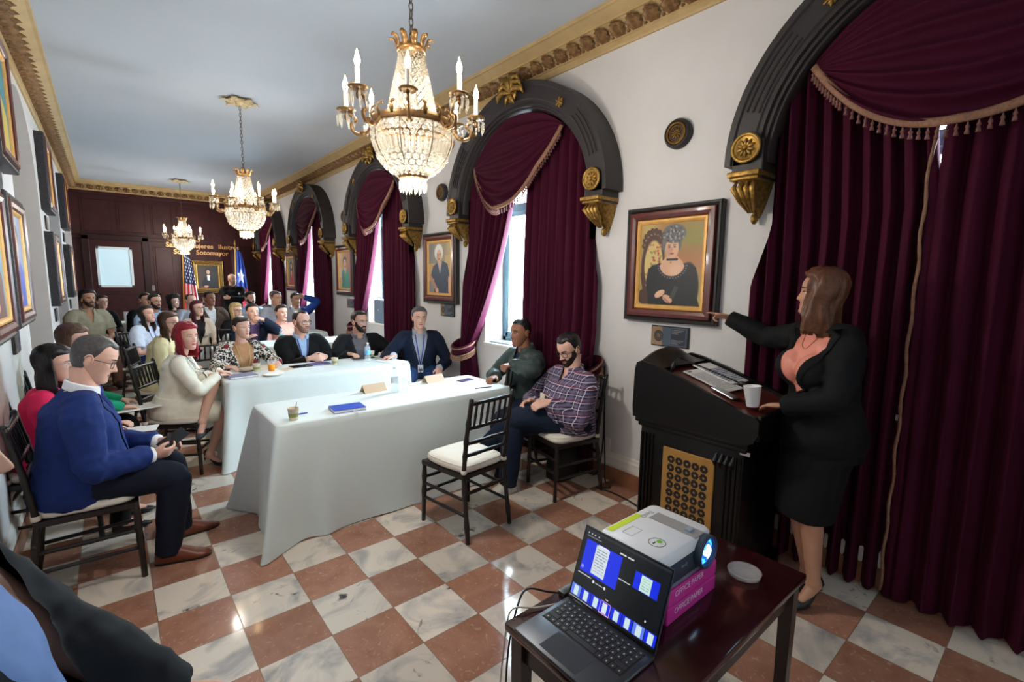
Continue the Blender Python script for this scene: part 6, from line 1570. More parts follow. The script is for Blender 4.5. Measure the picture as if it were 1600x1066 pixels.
    def shoes(s, m, sole=None, heel=0.0, kind='dress', top_h=.07):
        for sd in (1, -1):
            Lg = s.leg[sd]; a = Lg['a']; f = Lg['f']; pt = math.radians(Lg['pitch']); k = s.sc*(1 if s.sex == 'm' else .9)
            fh = (f*math.cos(pt)-UP*math.sin(pt)).normalized(); sr = Vector((f.y, -f.x, 0)).normalized(); fu = sr.cross(fh)
            H0 = a-fu*.085*k
            if heel: fh2 = (fh*.17-fu*heel).normalized(); 
            pr = [(-.064, .020, .052), (-.054, .034, .078), (-.03, .040, .092), (.01, .041, .096), (.05, .042, .086), (.09, .046, .066), (.13, .048, .046), (.165, .042, .036), (.19, .028, .026), (.20, .010, .012)]
            if kind == 'pump': pr = [(-.055, .018, .040), (-.045, .028, .055), (-.02, .031, .050), (.02, .032, .034), (.06, .035, .028), (.10, .040, .034), (.135, .036, .030), (.17, .018, .022), (.185, .004, .010)]
            if kind == 'boot': pr = [(x, w_, z*1.0) for x, w_, z in pr]
            mb = MB(); rows = []
            for x, w_, z in pr:
                hx = heel*interp(x, [-.05, .0, .09, .2], [1, .75, 0, 0]); row = []
                for j in range(16):
                    t = 2*PI*j/16; cu, su = math.cos(t), math.sin(t); zz = .012+(z-.012)*max(0, su)**.8+(-.004*(su < 0)); row.append(H0+fh*x*k+sr*(w_*k*math.copysign(abs(cu)**.75, cu))+fu*(zz+hx)*k)
                rows.append(row)
            mb.rings(rows); sh = mb.build('shoe', m, s.root)
            if kind == 'boot': mb = MB(); mb.tube([a-fu*.05, a, a.lerp(Lg['k'], .28)], [.045*k, .047*k, .058*k], 14); mb.build('boot_shaft', m, sh)
            mb = MB()
            if heel:
                c = H0-fh*.042*k; mb.tube([c+fu*(heel+.02)*k, c+fu*heel*.4*k, c+fu*.001], [.020*k, .008*k, .006*k], 8)
            rows = []
            for x, w_, z in pr:
                hx = heel*interp(x, [-.05, .0, .09, .2], [1, .75, 0, 0]); rows.append([H0+fh*x*k*1.02+sr*(w_*1.05*k*q)+fu*((zz+hx)*k) for q, zz in ((-1, .001), (1, .001), (1, .014), (-1, .014))])
            mb.rings(rows); mb.build('sole', sole or M_BLACKP, sh, smooth=False)
    def suit(s, jm, sm, tm=None, zb=.30, w0=.085, off=.022, buttons=True, cuff=None, lap=True, collar=True, seed=0, amp=.0055):
        s.shirt_front('shirt', sm)
        s.top('jacket', jm, off, 1.0, amp, (zb, w0), seed, t0=-.12)
        if lap: s.lapels(jm, zb, w0)
        if collar: s.collar(sm)
        if cuff: s.cuffs(cuff)
        if buttons:
            mb = MB()
            for z in (-zb-.01, -zb-.09): c = s.chest(.0, z, .003); mb.ell(c, .008)
            mb.build('button', M_BLACKP, s.root)
        if tm: s.trousers(tm)
# ------------------------------------------------------------------ the people in the room
def cloth(name, rgb, var=.08, scale=14, rough=.8, **k): return mat('cloth_'+name, rgb, rough, var=var, scale=scale, spec=.25, **k)
NAVY = cloth('royal_navy', (24, 44, 102)); NAVYT = cloth('dark_navy', (15, 20, 38)); WHITE = cloth('white', (230, 230, 234)); BLACK = cloth('black', (11, 11, 13)); DSUIT = cloth('charcoal', (22, 24, 29)); NAVYB = cloth('blazer_navy', (20, 30, 52))
JEANS = cloth('jeans', (38, 62, 102), .2, 40); JEANSD = cloth('dark_jeans', (22, 32, 52), .2, 40); GREYS = cloth('grey_shirt', (112, 108, 114)); LGREY = cloth('light_grey', (168, 170, 180)); LBLUE = cloth('light_blue', (168, 196, 228)); CREAM = cloth('cream', (232, 226, 208)); YCREAM = cloth('yellow_cream', (222, 212, 168)); OLIVE = cloth('dark_green_leather', (48, 60, 58), rough=.5); KHAKI = cloth('khaki', (164, 158, 136)); GREEN = cloth('emerald', (24, 150, 110)); PINKR = cloth('crimson_pink', (212, 34, 84)); TAN = cloth('tan_top', (190, 142, 104)); BROWN = cloth('brown_blazer', (84, 66, 56)); ROSE = cloth('rose_satin', (226, 142, 124), rough=.4, sheen=.2); SKYW = cloth('sky_white', (204, 216, 236)); PINKS = cloth('salmon', (232, 176, 160)); NAVYS = cloth('skirt_navy', (30, 42, 84)); BLUEJ = cloth('bright_blue', (44, 78, 160)); DKR = cloth('black_blouse', (30, 24, 28)); BEIGEJ = cloth('beige_jacket', (206, 190, 172))
LB1 = mat('lanyard_blue', (52, 70, 150), .6); LBP = mat('lanyard_purple', (90, 80, 170), .6, var=.5, scale=200); LBK = mat('lanyard_dark', (34, 40, 66), .6)
LEA = mat('leather_brown', (110, 52, 30), .35, var=.2, scale=30); LEAB = mat('leather_black', (20, 18, 20), .35); SUEDE = mat('suede_dark_grey', (52, 54, 62), .8); TRAIN = mat('trainer_pale', (206, 200, 190), .6, var=.1, scale=40); BOOTB = mat('boot_brown', (56, 40, 36), .6)
H_BLK = hair_mat('black', (20, 16, 16)); H_DK = hair_mat('dark_brown', (40, 28, 24)); H_SALT = hair_mat('salt_pepper', (74, 70, 70)); H_GREY = hair_mat('grey', (92, 92, 94)); H_RED = hair_mat('dyed_red', (138, 18, 36)); H_BR = hair_mat('brown', (84, 60, 46)); H_MBR = hair_mat('mid_brown', (72, 50, 38)); H_BLO = hair_mat('blonde', (206, 172, 112)); H_WINE = hair_mat('wine', (74, 22, 34)); H_AUB = hair_mat('auburn', (92, 54, 32)); STUB = hair_mat('stubble', (70, 52, 46))
HEAVY = mat('stubble_shadow', (150, 112, 94), .6, var=.2, scale=200)
CAST = {}
def seat_of(p, label, turn=None, dx=0):
    """chair under a seated person"""
    h = p.H-p.f*(-.055)
    a = math.degrees(math.atan2(p.f.y, p.f.x)) if turn is None else turn
    place_chair(h.x, h.y, a, label)

# 1 man in the blue suit, front left
p = Body('person', 'man in a bright navy suit sitting front left, looking down at a phone', (-.765, .985, 1.195), 0, -4, 24, sc=1.03, skin='light', lean=9, vox=.006, belly=.05, bulk=1.12)
p.set_arm(-1, (-.53, 1.06, .665), pole=(-.5, .6, -1), hdir=(1, -.25, -.15), palm=(-.2, -.7, -.6), curl=(25, 35, 30)); p.set_arm(1, (-.575, .83, .66), pole=(-.7, -.6, -1), hdir=(1, .25, -.1), palm=(.1, .75, .5), curl=(30, 35, 30))
p.set_leg(1, (-.52, .87, .085), foot=(1, -.25, 0)); p.set_leg(-1, (-.43, 1.16, .085), foot=(1, .12, 0))
p.body(); p.suit(NAVY, WHITE, NAVYT, zb=.36, w0=.075, cuff=WHITE, off=.024, amp=.009); p.shoes(LEA)
p.hair(H_SALT, front=.078, temple=.035, side=-.02, back=-.085, th=.007, recede=.016, seed=3); p.glasses(wire=.0014)
ex = Vector((.80, .30, .42)).normalized(); nz_ = Vector((-.25, -.65, .72)); nz_ = (nz_-ex*nz_.dot(ex)).normalized(); ey = nz_.cross(ex); M_ = Matrix.Translation((-.455, .915, .705)) @ Matrix((ex, ey, nz_)).transposed().to_4x4()
mb = MB(); mb.bbox((-.075, -.037, -.004), (.075, .037, .004), .003, M=M_); o = mb.build('mobile_phone', M_PHONE, None, angle=40); rebase(o, (-.455, .915, .70)); tag(o, 'black phone held by the man in the bright navy suit', 'phone')
seat_of(p, 'dark chair under the man in the bright navy suit, front left'); CAST['blue'] = p
# 2 woman in crimson behind him
p = Body('person', 'dark-haired woman in a crimson jacket sitting behind the man in the bright navy suit', (-.965, 1.62, 1.10), -8, -14, 6, sex='f', skin='light', lean=5, vox=.008)
p.set_arm(1, p.P(.08, .30, .66), palm=-UP); p.set_arm(-1, p.P(-.10, .32, .66), palm=-UP); p.body(); p.top('jacket', PINKR, .016, 1.0); p.trousers(BLACK); p.shoes(LEAB, kind='pump'); p.hair(H_BLK, length=.24, edge=78, spread=.012, th=.014, seed=4, front=.07); p.glasses(mat('frame_silver', (190, 186, 190), .3, metal=.7), wire=.0012)
seat_of(p, 'red-brown chair by the left wall under the woman in crimson')
# 3 woman in green
p = Body('person', 'brown-haired woman in an emerald top writing on papers by the left wall', (-.905, 2.36, 1.165), -12, -20, 10, sex='f', skin='light', lean=10)
p.set_arm(1, (-.66, 2.30, .635), hdir=(1, .05, -.2), palm=-UP); p.set_arm(-1, (-.66, 2.55, .64), hdir=(1, -.3, -.2), palm=-UP); p.body(); p.top('top', GREEN, .012, 1.0); p.trousers(DSUIT); p.shoes(LEAB, kind='pump'); p.hair(H_BR, length=.26, edge=76, spread=.02, th=.015, seed=9, front=.072); p.glasses(mat('frame_blue_steel', (120, 150, 190), .3, metal=.6), wire=.0012)
seat_of(p, 'dark chair by the left wall under the woman in the emerald top')
slab('handout', 'white papers on the lap of the woman in the emerald top', 'papers', (-.58, 2.36, .60), .2, .30, .22, .006, M_PAPER); slab('handout', 'white sheet on the knees of the woman in crimson', 'papers', (-.59, 1.66, .60), -.2, .21, .15, .004, M_PAPER)
# 4 red-haired woman
p = Body('person', 'woman with bright red hair in a cream suit, legs crossed, beside the second table', (-.205, 2.43, 1.14), -28, -58, 3, sex='f', skin='light', lean=11, vox=.006, bulk=1.10, twist=16)
p.set_arm(1, (-.01, 2.36, .795), pole=(-.4, -.9, -1), hdir=(1, .35, -.12), palm=-UP, curl=(20, 25, 20)); p.set_arm(-1, (.03, 2.50, .80), pole=(.2, .6, -1), hdir=(1, -.35, -.2), palm=-UP, curl=(30, 25, 20))
p.set_leg(1, (-.10, 2.40, .10), pole=(1, -.25, .7), foot=(.75, -.65, 0), pitch=14); p.set_leg(-1, (-.16, 2.24, .44), pole=(1, -.1, 1.5), foot=(-.35, -1, 0), pitch=18)
p.body()
mb = MB(); p.add_torso(mb, .014, -.06, .54)
for sd in (1, -1): p.add_arm(mb, sd, .013, 1.0)
p.garment('jacket', CREAM, mb, .004, 12, .008, 1, p.vcut(.17, .065))
mb = MB(); mb.rings(p.torso_rings(.02, -.13, .12, 8)); mb.ell(p.H-p.sp*.02, (.185, .16, .12), M=Matrix((p.r, p.f, UP)).transposed())
for sd in (1, -1): L = p.leg[sd]; mb.tube([L['h'], L['h'].lerp(L['k'], .5), L['h'].lerp(L['k'], .93)], [.115, .108, .086], 16)
L1, L2 = p.leg[1], p.leg[-1]; mb.tube([p.H-p.f*.02, (L1['h']+L2['h'])*.5+(L1['k']+L2['k']-L1['h']-L2['h'])*.25, (L1['k']+L2['k'])*.5-p.f*.10], [(.15, .09), (.13, .09), (.10, .08)], 16)
mb.tube([(L1['k']+L2['k'])*.5-p.f*.22-UP*.02, (L1['k']+L2['k'])*.5-p.f*.22-UP*.14, (L1['k']+L2['k'])*.5-p.f*.20-UP*.24], [(.10, .05), (.10, .035), (.09, .02)], 14)
p.garment('skirt', CREAM, mb, .004, 11, .008, 2)
mb = MB(); L1 = p.leg[-1]; k_ = L1['h'].lerp(L1['k'], .93); ax_ = (L1['k']-L1['h']).normalized(); s1 = ax_.cross(UP).normalized(); s2 = s1.cross(ax_)
mb.tube([k_+s1*(.087*math.cos(t))+s2*(.087*math.sin(t))+ax_*(.012*math.sin(4*t)) for t in [2*PI*j/24 for j in range(24)]], .005, 6, close=True)
for sd in (1, -1): A = p.arm[sd]; d_ = (A['w']-A['e']).normalized(); mb.tube([A['w']-d_*.014, A['w']-d_*.006], .0445*p.sc*.95+.0, 16)
mb.build('black_piping', M_BLACKP, p.root); p.lapels(CREAM, .17, .065, .045, False)
p.lanyard(LBP, .30, .05, True); p.shoes(SUEDE, heel=.075, kind='pump'); p.hair(H_RED, length=.20, edge=70, spread=.016, th=.016, seed=5, front=.074, part=.01, strands=30)
mb = MB(); mb.tube([p.chest(x, .02-.03*(1-(x/.05)**2), .003) for x in [-.05+.1*j/10 for j in range(11)]], .0018, 5); mb.build('necklace', M_GOLD, p.root)
seat_of(p, 'dark chair under the red-haired woman in the cream suit')
# 5 woman in animal print
mp = bpy.data.materials.new('animal_print'); mp.use_nodes = True; nt = mp.node_tree; b = nt.nodes['Principled BSDF']; b.inputs['Roughness'].default_value = .8
tc = nt.nodes.new('ShaderNodeTexCoord'); vo = nt.nodes.new('ShaderNodeTexNoise'); vo.inputs['Scale'].default_value = 38; vo.inputs['Detail'].default_value = 1; vo.inputs['Distortion'].default_value = 1.2; r1 = nt.nodes.new('ShaderNodeValToRGB'); r1.color_ramp.interpolation = 'CONSTANT'; r1.color_ramp.elements[0].color = (.02, .02, .02, 1); r1.color_ramp.elements[1].position = .51; r1.color_ramp.elements[1].color = lin((228, 220, 208))+(1,)
v2 = nt.nodes.new('ShaderNodeTexVoronoi'); v2.inputs['Scale'].default_value = 8; r2 = nt.nodes.new('ShaderNodeMath'); r2.operation = 'LESS_THAN'; r2.inputs[1].default_value = .20; mx = nt.nodes.new('ShaderNodeMix'); mx.data_type = 'RGBA'; mx.inputs[7].default_value = lin((130, 34, 42))+(1,)
for a_, b_ in ((tc.outputs['Object'], vo.inputs['Vector']), (vo.outputs['Fac'], r1.inputs[0]), (tc.outputs['Object'], v2.inputs['Vector']), (v2.outputs['Distance'], r2.inputs[0]), (r2.outputs[0], mx.inputs['Factor']), (r1.outputs[0], mx.inputs[6]), (mx.outputs[2], b.inputs['Base Color'])): nt.links.new(a_, b_)
p = Body('person', 'woman with slicked-back hair in a black and white animal print jacket and tan top', (.325, 3.08, 1.13), -84, -62, 0, sex='f', skin='light', lean=6, vox=.007, bulk=1.12)
p.set_arm(1, (.12, 2.72, .80), pole=(-.9, .2, -1), hdir=(.6, -.8, 0), palm=-UP); p.set_arm(-1, (.56, 2.72, .80), pole=(.9, .2, -1), hdir=(-.3, -1, 0), palm=-UP); p.body()
p.shirt_front('tan_top', TAN, .009, .001); p.top('jacket', mp, .018, 1.0, .005, (.48, .115), 2); p.lapels(mp, .48, .115, .05, False); p.trousers(BLACK, upto=.6)
p.hair(H_DK, front=.072, temple=.03, side=-.012, back=-.06, th=.009, bun=True, seed=2, strands=40); p.lanyard(mat('lanyard_gold_beads', (200, 176, 120), .5), .40, .062, True, mat('badge_black', (30, 30, 36), .3), half=.004)
seat_of(p, 'dark chair behind the second table under the woman in animal print')
# 6 man in black zipped jacket with yellow emblem
p = Body('person', 'bald-browed bearded man with glasses in a black zipped jacket with a yellow emblem', (.90, 3.06, 1.165), -92, -64, 2, sc=1.03, skin='light', lean=8, vox=.007, bulk=1.08)
p.set_arm(1, (.90, 2.80, .80), pole=(-.6, .4, -.8), hdir=(.9, -.5, .05), palm=(.3, .4, -.3), curl=(40, 45, 30)); p.set_arm(-1, (1.06, 2.80, .80), pole=(.5, .4, -.8), hdir=(-.9, -.5, .05), palm=(-.3, .4, -.3), curl=(40, 45, 30))
p.body(beard=HEAVY); p.shirt_front('shirt', LBLUE); p.top('jacket', BLACK, .024, 1.0, .006, (.34, .075), 4); p.lapels(BLACK, .34, .075, .03, False); p.collar(LBLUE); p.trousers(BLACK, upto=.6); p.hair(H_DK, front=.094, temple=.035, side=-.02, th=.006, recede=.012, seed=6); p.glasses(big=1.08); p.lanyard(LB1, .30, .05, False)
c = p.chest(-.115, -.18, .003); M_ = Matrix.Translation(c) @ Matrix((p.tr, p.tff, p.sp)).transposed().to_4x4(); mb = MB(); mb.lathe([(.034, .0), (.036, .003), (.032, .003), (.032, .001)], n=24, M=Matrix.Rotation(-PI/2, 3, 'X')); 
for q in (-.012, -.004, .004, .012): mb.box((-.024+abs(q)*.6, .0, q-.002), (.024-abs(q)*.6, .004, q+.002))
mb.v = [tuple(M_ @ Vector(v)) for v in mb.v]; mb.build('emblem', mat('emblem_yellow', (214, 190, 60), .5), p.root, smooth=False)
seat_of(p, 'dark chair behind the second table under the man in the black zipped jacket')
# 7 bearded man in dark suit
p = Body('person', 'bearded man with glasses in a charcoal suit and open grey shirt behind the second table', (1.545, 3.05, 1.138), -100, -72, 2, sc=1.05, skin='mid', lean=8, vox=.007, bulk=1.15, belly=.03)
p.set_arm(1, (1.33, 2.84, .80), pole=(-.4, .4, -.9), hdir=(.3, -1, 0), palm=-UP); p.set_arm(-1, (1.76, 2.80, .80), pole=(1, .3, -.6), hdir=(-.5, -1, 0), palm=-UP)
p.body(beard=H_DK, stubble=1); p.suit(DSUIT, GREYS, zb=.40, w0=.10, off=.024); p.trousers(DSUIT, upto=.6); p.hair(H_DK, front=.084, temple=.03, side=-.02, th=.010, seed=8, recede=.006); p.glasses(mat('frame_clear', (150, 160, 190), .3), wire=.0012)
seat_of(p, 'dark chair behind the second table under the bearded man in charcoal')
# 8 grey-haired man in navy blazer
p = Body('person', 'grey-haired man in a navy blazer and jeans at the right end of the second table', (2.03, 2.50, 1.20), -115, -108, 2, sc=1.03, skin='light', lean=5, vox=.007, bulk=1.05)
p.set_arm(1, (1.66, 2.42, .80), pole=(-.6, .6, -.8), hdir=(-.8, .3, -.1), palm=-UP, curl=(35, 40, 30)); p.set_arm(-1, p.P(-.20, .30, .645), pole=(.9, .2, -.7), hdir=(-.5, -.7, -.55), palm=(-.2, .3, -1), curl=(25, 35, 25))
p.set_leg(1, p.P(.26, .36, .085)); p.set_leg(-1, p.P(-.26, .32, .085)); p.body(); p.suit(NAVYB, LGREY, zb=.42, w0=.10, off=.022); p.trousers(JEANS); p.shoes(LEAB); p.hair(H_GREY, front=.080, temple=.03, side=-.02, th=.011, seed=11); p.lanyard(LB1, .34, .05, True)
A = p.arm[-1]; mb = MB(); d_ = (A['w']-A['e']).normalized(); mb.tube([A['w']-d_*.012, A['w']+d_*.006], .036, 16); mb.ell(A['w']+p.r*-.0+(-UP*0)+A['n']*-.034, .016); mb.build('wristwatch', M_SIL, p.root); p.cuffs(LGREY, .012)
seat_of(p, 'dark chair under the grey-haired man in the navy blazer')
# 9 man in the dark green jacket
p = Body('person', 'man with cropped hair in a dark green jacket, arm resting on a chair back', (2.02, .72, 1.195), 172, 176, 4, sc=.98, skin='brown', lean=4, vox=.007)
p.set_arm(-1, (1.83, .60, .945), pole=(.5, -1, .0), hdir=(-1, -.05, .0), palm=(.1, .2, -1), curl=(60, 70, 40)); p.set_arm(1, (1.86, .86, .80), pole=(.2, 1, -.5), hdir=(-1, -.4, 0), palm=-UP)
p.body(); p.shirt_front('shirt', JEANSD); p.top('jacket', OLIVE, .024, 1.0, .008, (.12, .05), 5); p.collar(OLIVE, flare=.03, r=.068); p.trousers(JEANSD); p.shoes(LEAB); p.hair(H_BLK, front=.082, temple=.04, side=-.01, back=-.06, th=.005, seed=3)
place_chair(2.02, .93, 90, 'dark chair whose back the man in the dark green jacket rests his arm on')
# 10 man in the plaid shirt
mpl = bpy.data.materials.new('plaid_shirt'); mpl.use_nodes = True; nt = mpl.node_tree; b = nt.nodes['Principled BSDF']; b.inputs['Roughness'].default_value = .8; tc = nt.nodes.new('ShaderNodeTexCoord'); sx = nt.nodes.new('ShaderNodeSeparateXYZ'); nt.links.new(tc.outputs['Object'], sx.inputs[0])
def stripe(out, per, wd, off=0.0):
    a = nt.nodes.new('ShaderNodeMath'); a.operation = 'MULTIPLY_ADD'; a.inputs[1].default_value = 1/per; a.inputs[2].default_value = off; nt.links.new(out, a.inputs[0]); f_ = nt.nodes.new('ShaderNodeMath'); f_.operation = 'FRACT'; nt.links.new(a.outputs[0], f_.inputs[0]); l_ = nt.nodes.new('ShaderNodeMath'); l_.operation = 'LESS_THAN'; l_.inputs[1].default_value = wd; nt.links.new(f_.outputs[0], l_.inputs[0]); return l_.outputs[0]
yx = nt.nodes.new('ShaderNodeMath'); yx.operation = 'MULTIPLY_ADD'; yx.inputs[1].default_value = .35; nt.links.new(sx.outputs[0], yx.inputs[0]); nt.links.new(sx.outputs[1], yx.inputs[2]); prev = None
def over(prev, fac, col, amt=1.0):
    m_ = nt.nodes.new('ShaderNodeMix'); m_.data_type = 'RGBA'; k_ = nt.nodes.new('ShaderNodeMath'); k_.operation = 'MULTIPLY'; k_.inputs[1].default_value = amt; nt.links.new(fac, k_.inputs[0]); nt.links.new(k_.outputs[0], m_.inputs['Factor'])
    if prev is None: m_.inputs[6].default_value = lin((44, 38, 66))+(1,)
    else: nt.links.new(prev, m_.inputs[6])
    m_.inputs[7].default_value = lin(col)+(1,); return m_.outputs[2]
prev = over(None, stripe(sx.outputs[2], .048, .34), (112, 98, 128), .7); prev = over(prev, stripe(yx.outputs[0], .056, .34), (112, 98, 128), .6); prev = over(prev, stripe(sx.outputs[2], .048, .09, .35), (214, 204, 214), .9); prev = over(prev, stripe(yx.outputs[0], .056, .08, .35), (214, 204, 214), .9); prev = over(prev, stripe(sx.outputs[2], .096, .05, .1), (150, 40, 70), .8)
nt.links.new(prev, b.inputs['Base Color'])
p = Body('person', 'bearded man with glasses in a plaid shirt, looking down, legs crossed', (2.03, .155, 1.115), 168, 176, 24, sc=1.05, skin='light', lean=-2, vox=.006, bulk=1.22, belly=.09)
p.set_arm(-1, (1.80, .12, .735), pole=(.7, -1, -.6), hdir=(-1, .35, -.1), palm=(-.1, .5, -.8), curl=(25, 30, 25)); p.set_arm(1, (1.80, .34, .70), pole=(.6, 1, -.5), hdir=(-1, -.10, -.1), palm=(-.1, -.6, -.6), curl=(30, 30, 25))
p.set_leg(1, (1.60, .36, .085), foot=(-1, .1, 0)); p.set_leg(-1, (1.57, .62, .30), pole=(-1, .1, .9), foot=(-.5, .9, 0), pitch=-5)
p.body(beard=H_DK); p.top('plaid_shirt', mpl, .020, 1.0, .008, (.07, .045), 6, t0=-.13); p.collar(mpl, flare=.026); p.trousers(JEANSD, off=.018); p.shoes(TRAIN, TRAIN); p.hair(H_BLK, front=.082, temple=.03, side=-.02, th=.010, recede=.014, seed=13); p.glasses()
c = p.chest(.04, -.21, .012); M_ = Matrix.Translation(c) @ Matrix((p.tr, p.tff, p.sp)).transposed().to_4x4(); mb = MB(); mb.bbox((-.032, -.002, -.05), (.032, .002, .05), .001, M=M_); mb.build('badge_card', mat('badge_kraft_white', (226, 218, 196), .5), p.root, smooth=False)
mb = MB()
for z in (-.10, -.17, -.24, -.31): mb.ell(p.chest(.0, z, .002), .006)
mb.build('button', M_CUPW, p.root)
mb = MB()
for sd in (1, -1):
    L = p.leg[sd]; a, f_ = L['a'], L['f']; s_ = Vector((f_.y, -f_.x, 0)).normalized()
    for k in range(4): b_ = a-UP*.012+f_*(.02+.024*k)-UP*(.009*k); mb.tube([b_-s_*.022, b_+UP*.006, b_+s_*.022], .003, 5)
    mb.tube([a+f_*.02, a+f_*.05+s_*.02+UP*.03, a+f_*.08+s_*.01, a+f_*.04-s_*.02+UP*.02], .0025, 5)
mb.build('laces', M_CUPW, p.root)
seat_of(p, 'dark chair with an ivory cushion under the man in the plaid shirt', 168)
# the empty chair pulled out in front of the first table
place_chair(1.085, .20, 96, 'empty dark chiavari chair with ivory cushion in front of the front table')
# 11 the speaking woman
p = Body('person', 'woman in a black suit and rose blouse standing at the lectern, pointing at the portrait', (1.99, -1.545, 1.595), 146, 106, -2, stand=.93, sex='f', skin='tan', lean=3, vox=.006, sc=1.02, bulk=1.14, twist=-4, bust=1.22)
p.set_arm(1, (2.235, -.985, 1.43), pole=(1, -.2, -1.2), hdir=(-.25, 1, .12), palm=(-.6, .2, -1), curl=[(2, 4, 4), (62, 70, 45), (66, 72, 45), (70, 72, 45)]); p.set_arm(-1, (1.84, -1.475, 1.04), pole=(-.3, -1, -.3), hdir=(.1, .9, -.15), palm=-UP, curl=(15, 25, 20))
p.set_leg(1, (2.06, -1.58, .135), pole=(-1, .5, 0), foot=(-.85, .5, 0), pitch=20); p.set_leg(-1, (1.96, -1.64, .135), pole=(-1, .5, 0), foot=(-.9, .35, 0), pitch=20)
p.body(); p.shirt_front('rose_blouse', ROSE, .010, .003); p.top('black_jacket', BLACK, .022, 1.0, .005, (.42, .15), 3, t0=-.16); p.lapels(BLACK, .42, .15, .05, True)
mb = MB(); mb.rings(p.torso_rings(.016, -.13, .12, 8)); kk = (p.leg[1]['k']+p.leg[-1]['k'])*.5
mb.tube([p.H+UP*.02, p.H-UP*.10, p.H.lerp(kk, .5), kk-UP*.03, kk-UP*.06], [(.185, .14), (.19, .15), (.175, .14), (.155, .125), (.15, .12)], 20, up=p.f); p.garment('black_skirt', BLACK, mb, .003, 9, .010, 2)
p.shoes(LEAB, heel=.06, kind='pump'); p.hair(H_AUB, length=.30, edge=46, spread=.03, th=.020, seed=15, front=.078, strands=34, len_front=.20)
mb = MB()
for sd in (1, -1): A = p.arm[sd]; d_ = (A['w']-A['e']).normalized(); mb.tube([A['w']-d_*.004+(A['n'].cross(d_).normalized()*math.cos(t)+A['n']*math.sin(t))*.032 for t in [2*PI*j/16 for j in range(16)]], .0035, 6, close=True)
mb.build('bracelet', M_SIL, p.root)
mb = MB(); mb.tube([p.chest(x, .0-.10*(1-(x/.06)**2), .003) for x in [-.06+.12*j/12 for j in range(13)]], .0014, 5); mb.build('necklace', M_GOLD, p.root)
# 12 blurred arm and side of a person in the lower left corner
p = Body('person', 'person in an open dark jacket and blue shirt cut off by the lower left corner', (-.93, -1.28, 1.37), 4, 0, 5, sc=1.04, skin='mid', lean=-3, vox=.008, bulk=1.1, belly=.05)
p.set_arm(-1, (-.60, -1.14, .66), pole=(-.5, .8, -.6), hdir=(1, -.3, -.4), palm=-UP); p.set_arm(1, (-.66, -1.52, .60), pole=(-.6, -1, -.8), hdir=(1, .3, -.3), palm=-UP); p.body(); p.suit(DSUIT, cloth('corner_blue', (104, 132, 184)), NAVYT, zb=.56, w0=.19, off=.026, lap=False, amp=.009); p.shoes(LEAB); p.hair(H_DK, th=.01, seed=1)
seat_of(p, 'dark chair at the lower left corner under the person in the dark jacket')

# ------------------------------------------------------------------ rows further back (heads, shoulders and arms show)
def bg(label, head, face, look, sex, skin, topname, topm, hairf, pitch=0, chair_label=None, legs=JEANSD, sc=1.0, shoes=True, lean=4, bulk=1.0, beard=None, arms=None, sleeve=1.0, suit=None, vox=.010, extra=None, seat=.47, gl=None, lan=None, legsf=None, belly=0.0, cfirst=None, collar=None, off=.016, v=None, under=None, amp=.005):
    p = Body('person', label, head, face, look, pitch, sex=sex, skin=skin, sc=sc, lean=lean, vox=vox, bulk=bulk, seat=seat, belly=belly)
    if arms: arms(p)
    if legsf: legsf(p)
    p.body(beard=beard)
    if suit: p.suit(topm, suit, None, zb=.32, w0=.09, off=.022, buttons=False)
    else:
        if under: p.shirt_front('undershirt', under)
        p.top(topname, topm, off, sleeve, amp, v, len(label))
        if collar: p.collar(collar)
    p.trousers(legs, off=.014)
    if shoes: p.shoes(LEAB if shoes is True else shoes)
    hairf(p)
    if gl: p.glasses(gl if gl is not True else None)
    if lan: p.lanyard(lan, .30, .05, False)
    if extra: extra(p)
    if chair_label: seat_of(p, chair_label)
    return p
def short(m, **k): return lambda p: p.hair(m, **dict(dict(front=.08, temple=.03, side=-.02, th=.008), **k))
def long(m, L, **k): return lambda p: p.hair(m, **dict(dict(front=.072, length=L, edge=76, spread=.012, th=.014), **k))
def legs_khaki(p): p.set_leg(1, p.P(.14, .42, .11)); p.set_leg(-1, p.P(-.14, .36, .11))
bg('man with black curls and stubble in an open-necked khaki polo shirt by the left wall', (-.915, 6.85, 1.295), -66, -62, 'm', 'tan', 'polo_shirt', KHAKI, short(H_BLK, th=.016, curl=.008, seed=21), -4, 'dark chair by the left wall under the man in the khaki polo', cloth('brown_trousers', (124, 92, 78)), 1.06, BOOTB, beard=STUB, sleeve=.34, v=(.16, .05), collar=KHAKI, vox=.008, bulk=1.0, belly=.02, seat=.52, legsf=legs_khaki, amp=.006)
bg('woman with thin-rimmed glasses sitting behind the man in the khaki polo', (-.775, 8.3, 1.19), -70, -62, 'f', 'light', 'blouse', BLACK, short(H_DK, th=.012, back=-.06), 0, None, BLACK, gl=True)
def ar_bl(p): p.set_arm(1, p.P(.06, .26, .70), palm=-UP); p.set_arm(-1, p.P(-.06, .28, .70), palm=-UP)
p = bg('young woman in a pale blue puff-sleeved blouse and navy skirt holding a bottle', (-.32, 5.40, 1.140), -40, -50, 'f', 'light', 'blouse', SKYW, long(H_DK, .24, edge=72, part=-.01, seed=31), -14, 'dark chair with a white cushion under the woman in the pale blue blouse', NAVYS, sleeve=.36, arms=ar_bl, vox=.008, lan=LBP, collar=SKYW, off=.022, amp=.007)
t = thing('drink_bottle', 'black bottle held upright by the woman in the pale blue blouse', 'bottle', p.P(.0, .33, .70), absolute=True); c = p.P(.0, .33, .70); mb = MB(); mb.lathe([(0, 0), (.03, 0), (.032, .02), (.032, .15), (.02, .18), (.018, .22), (0, .22)], c, 16); mb.build('bottle_body', M_BLACKP, t)
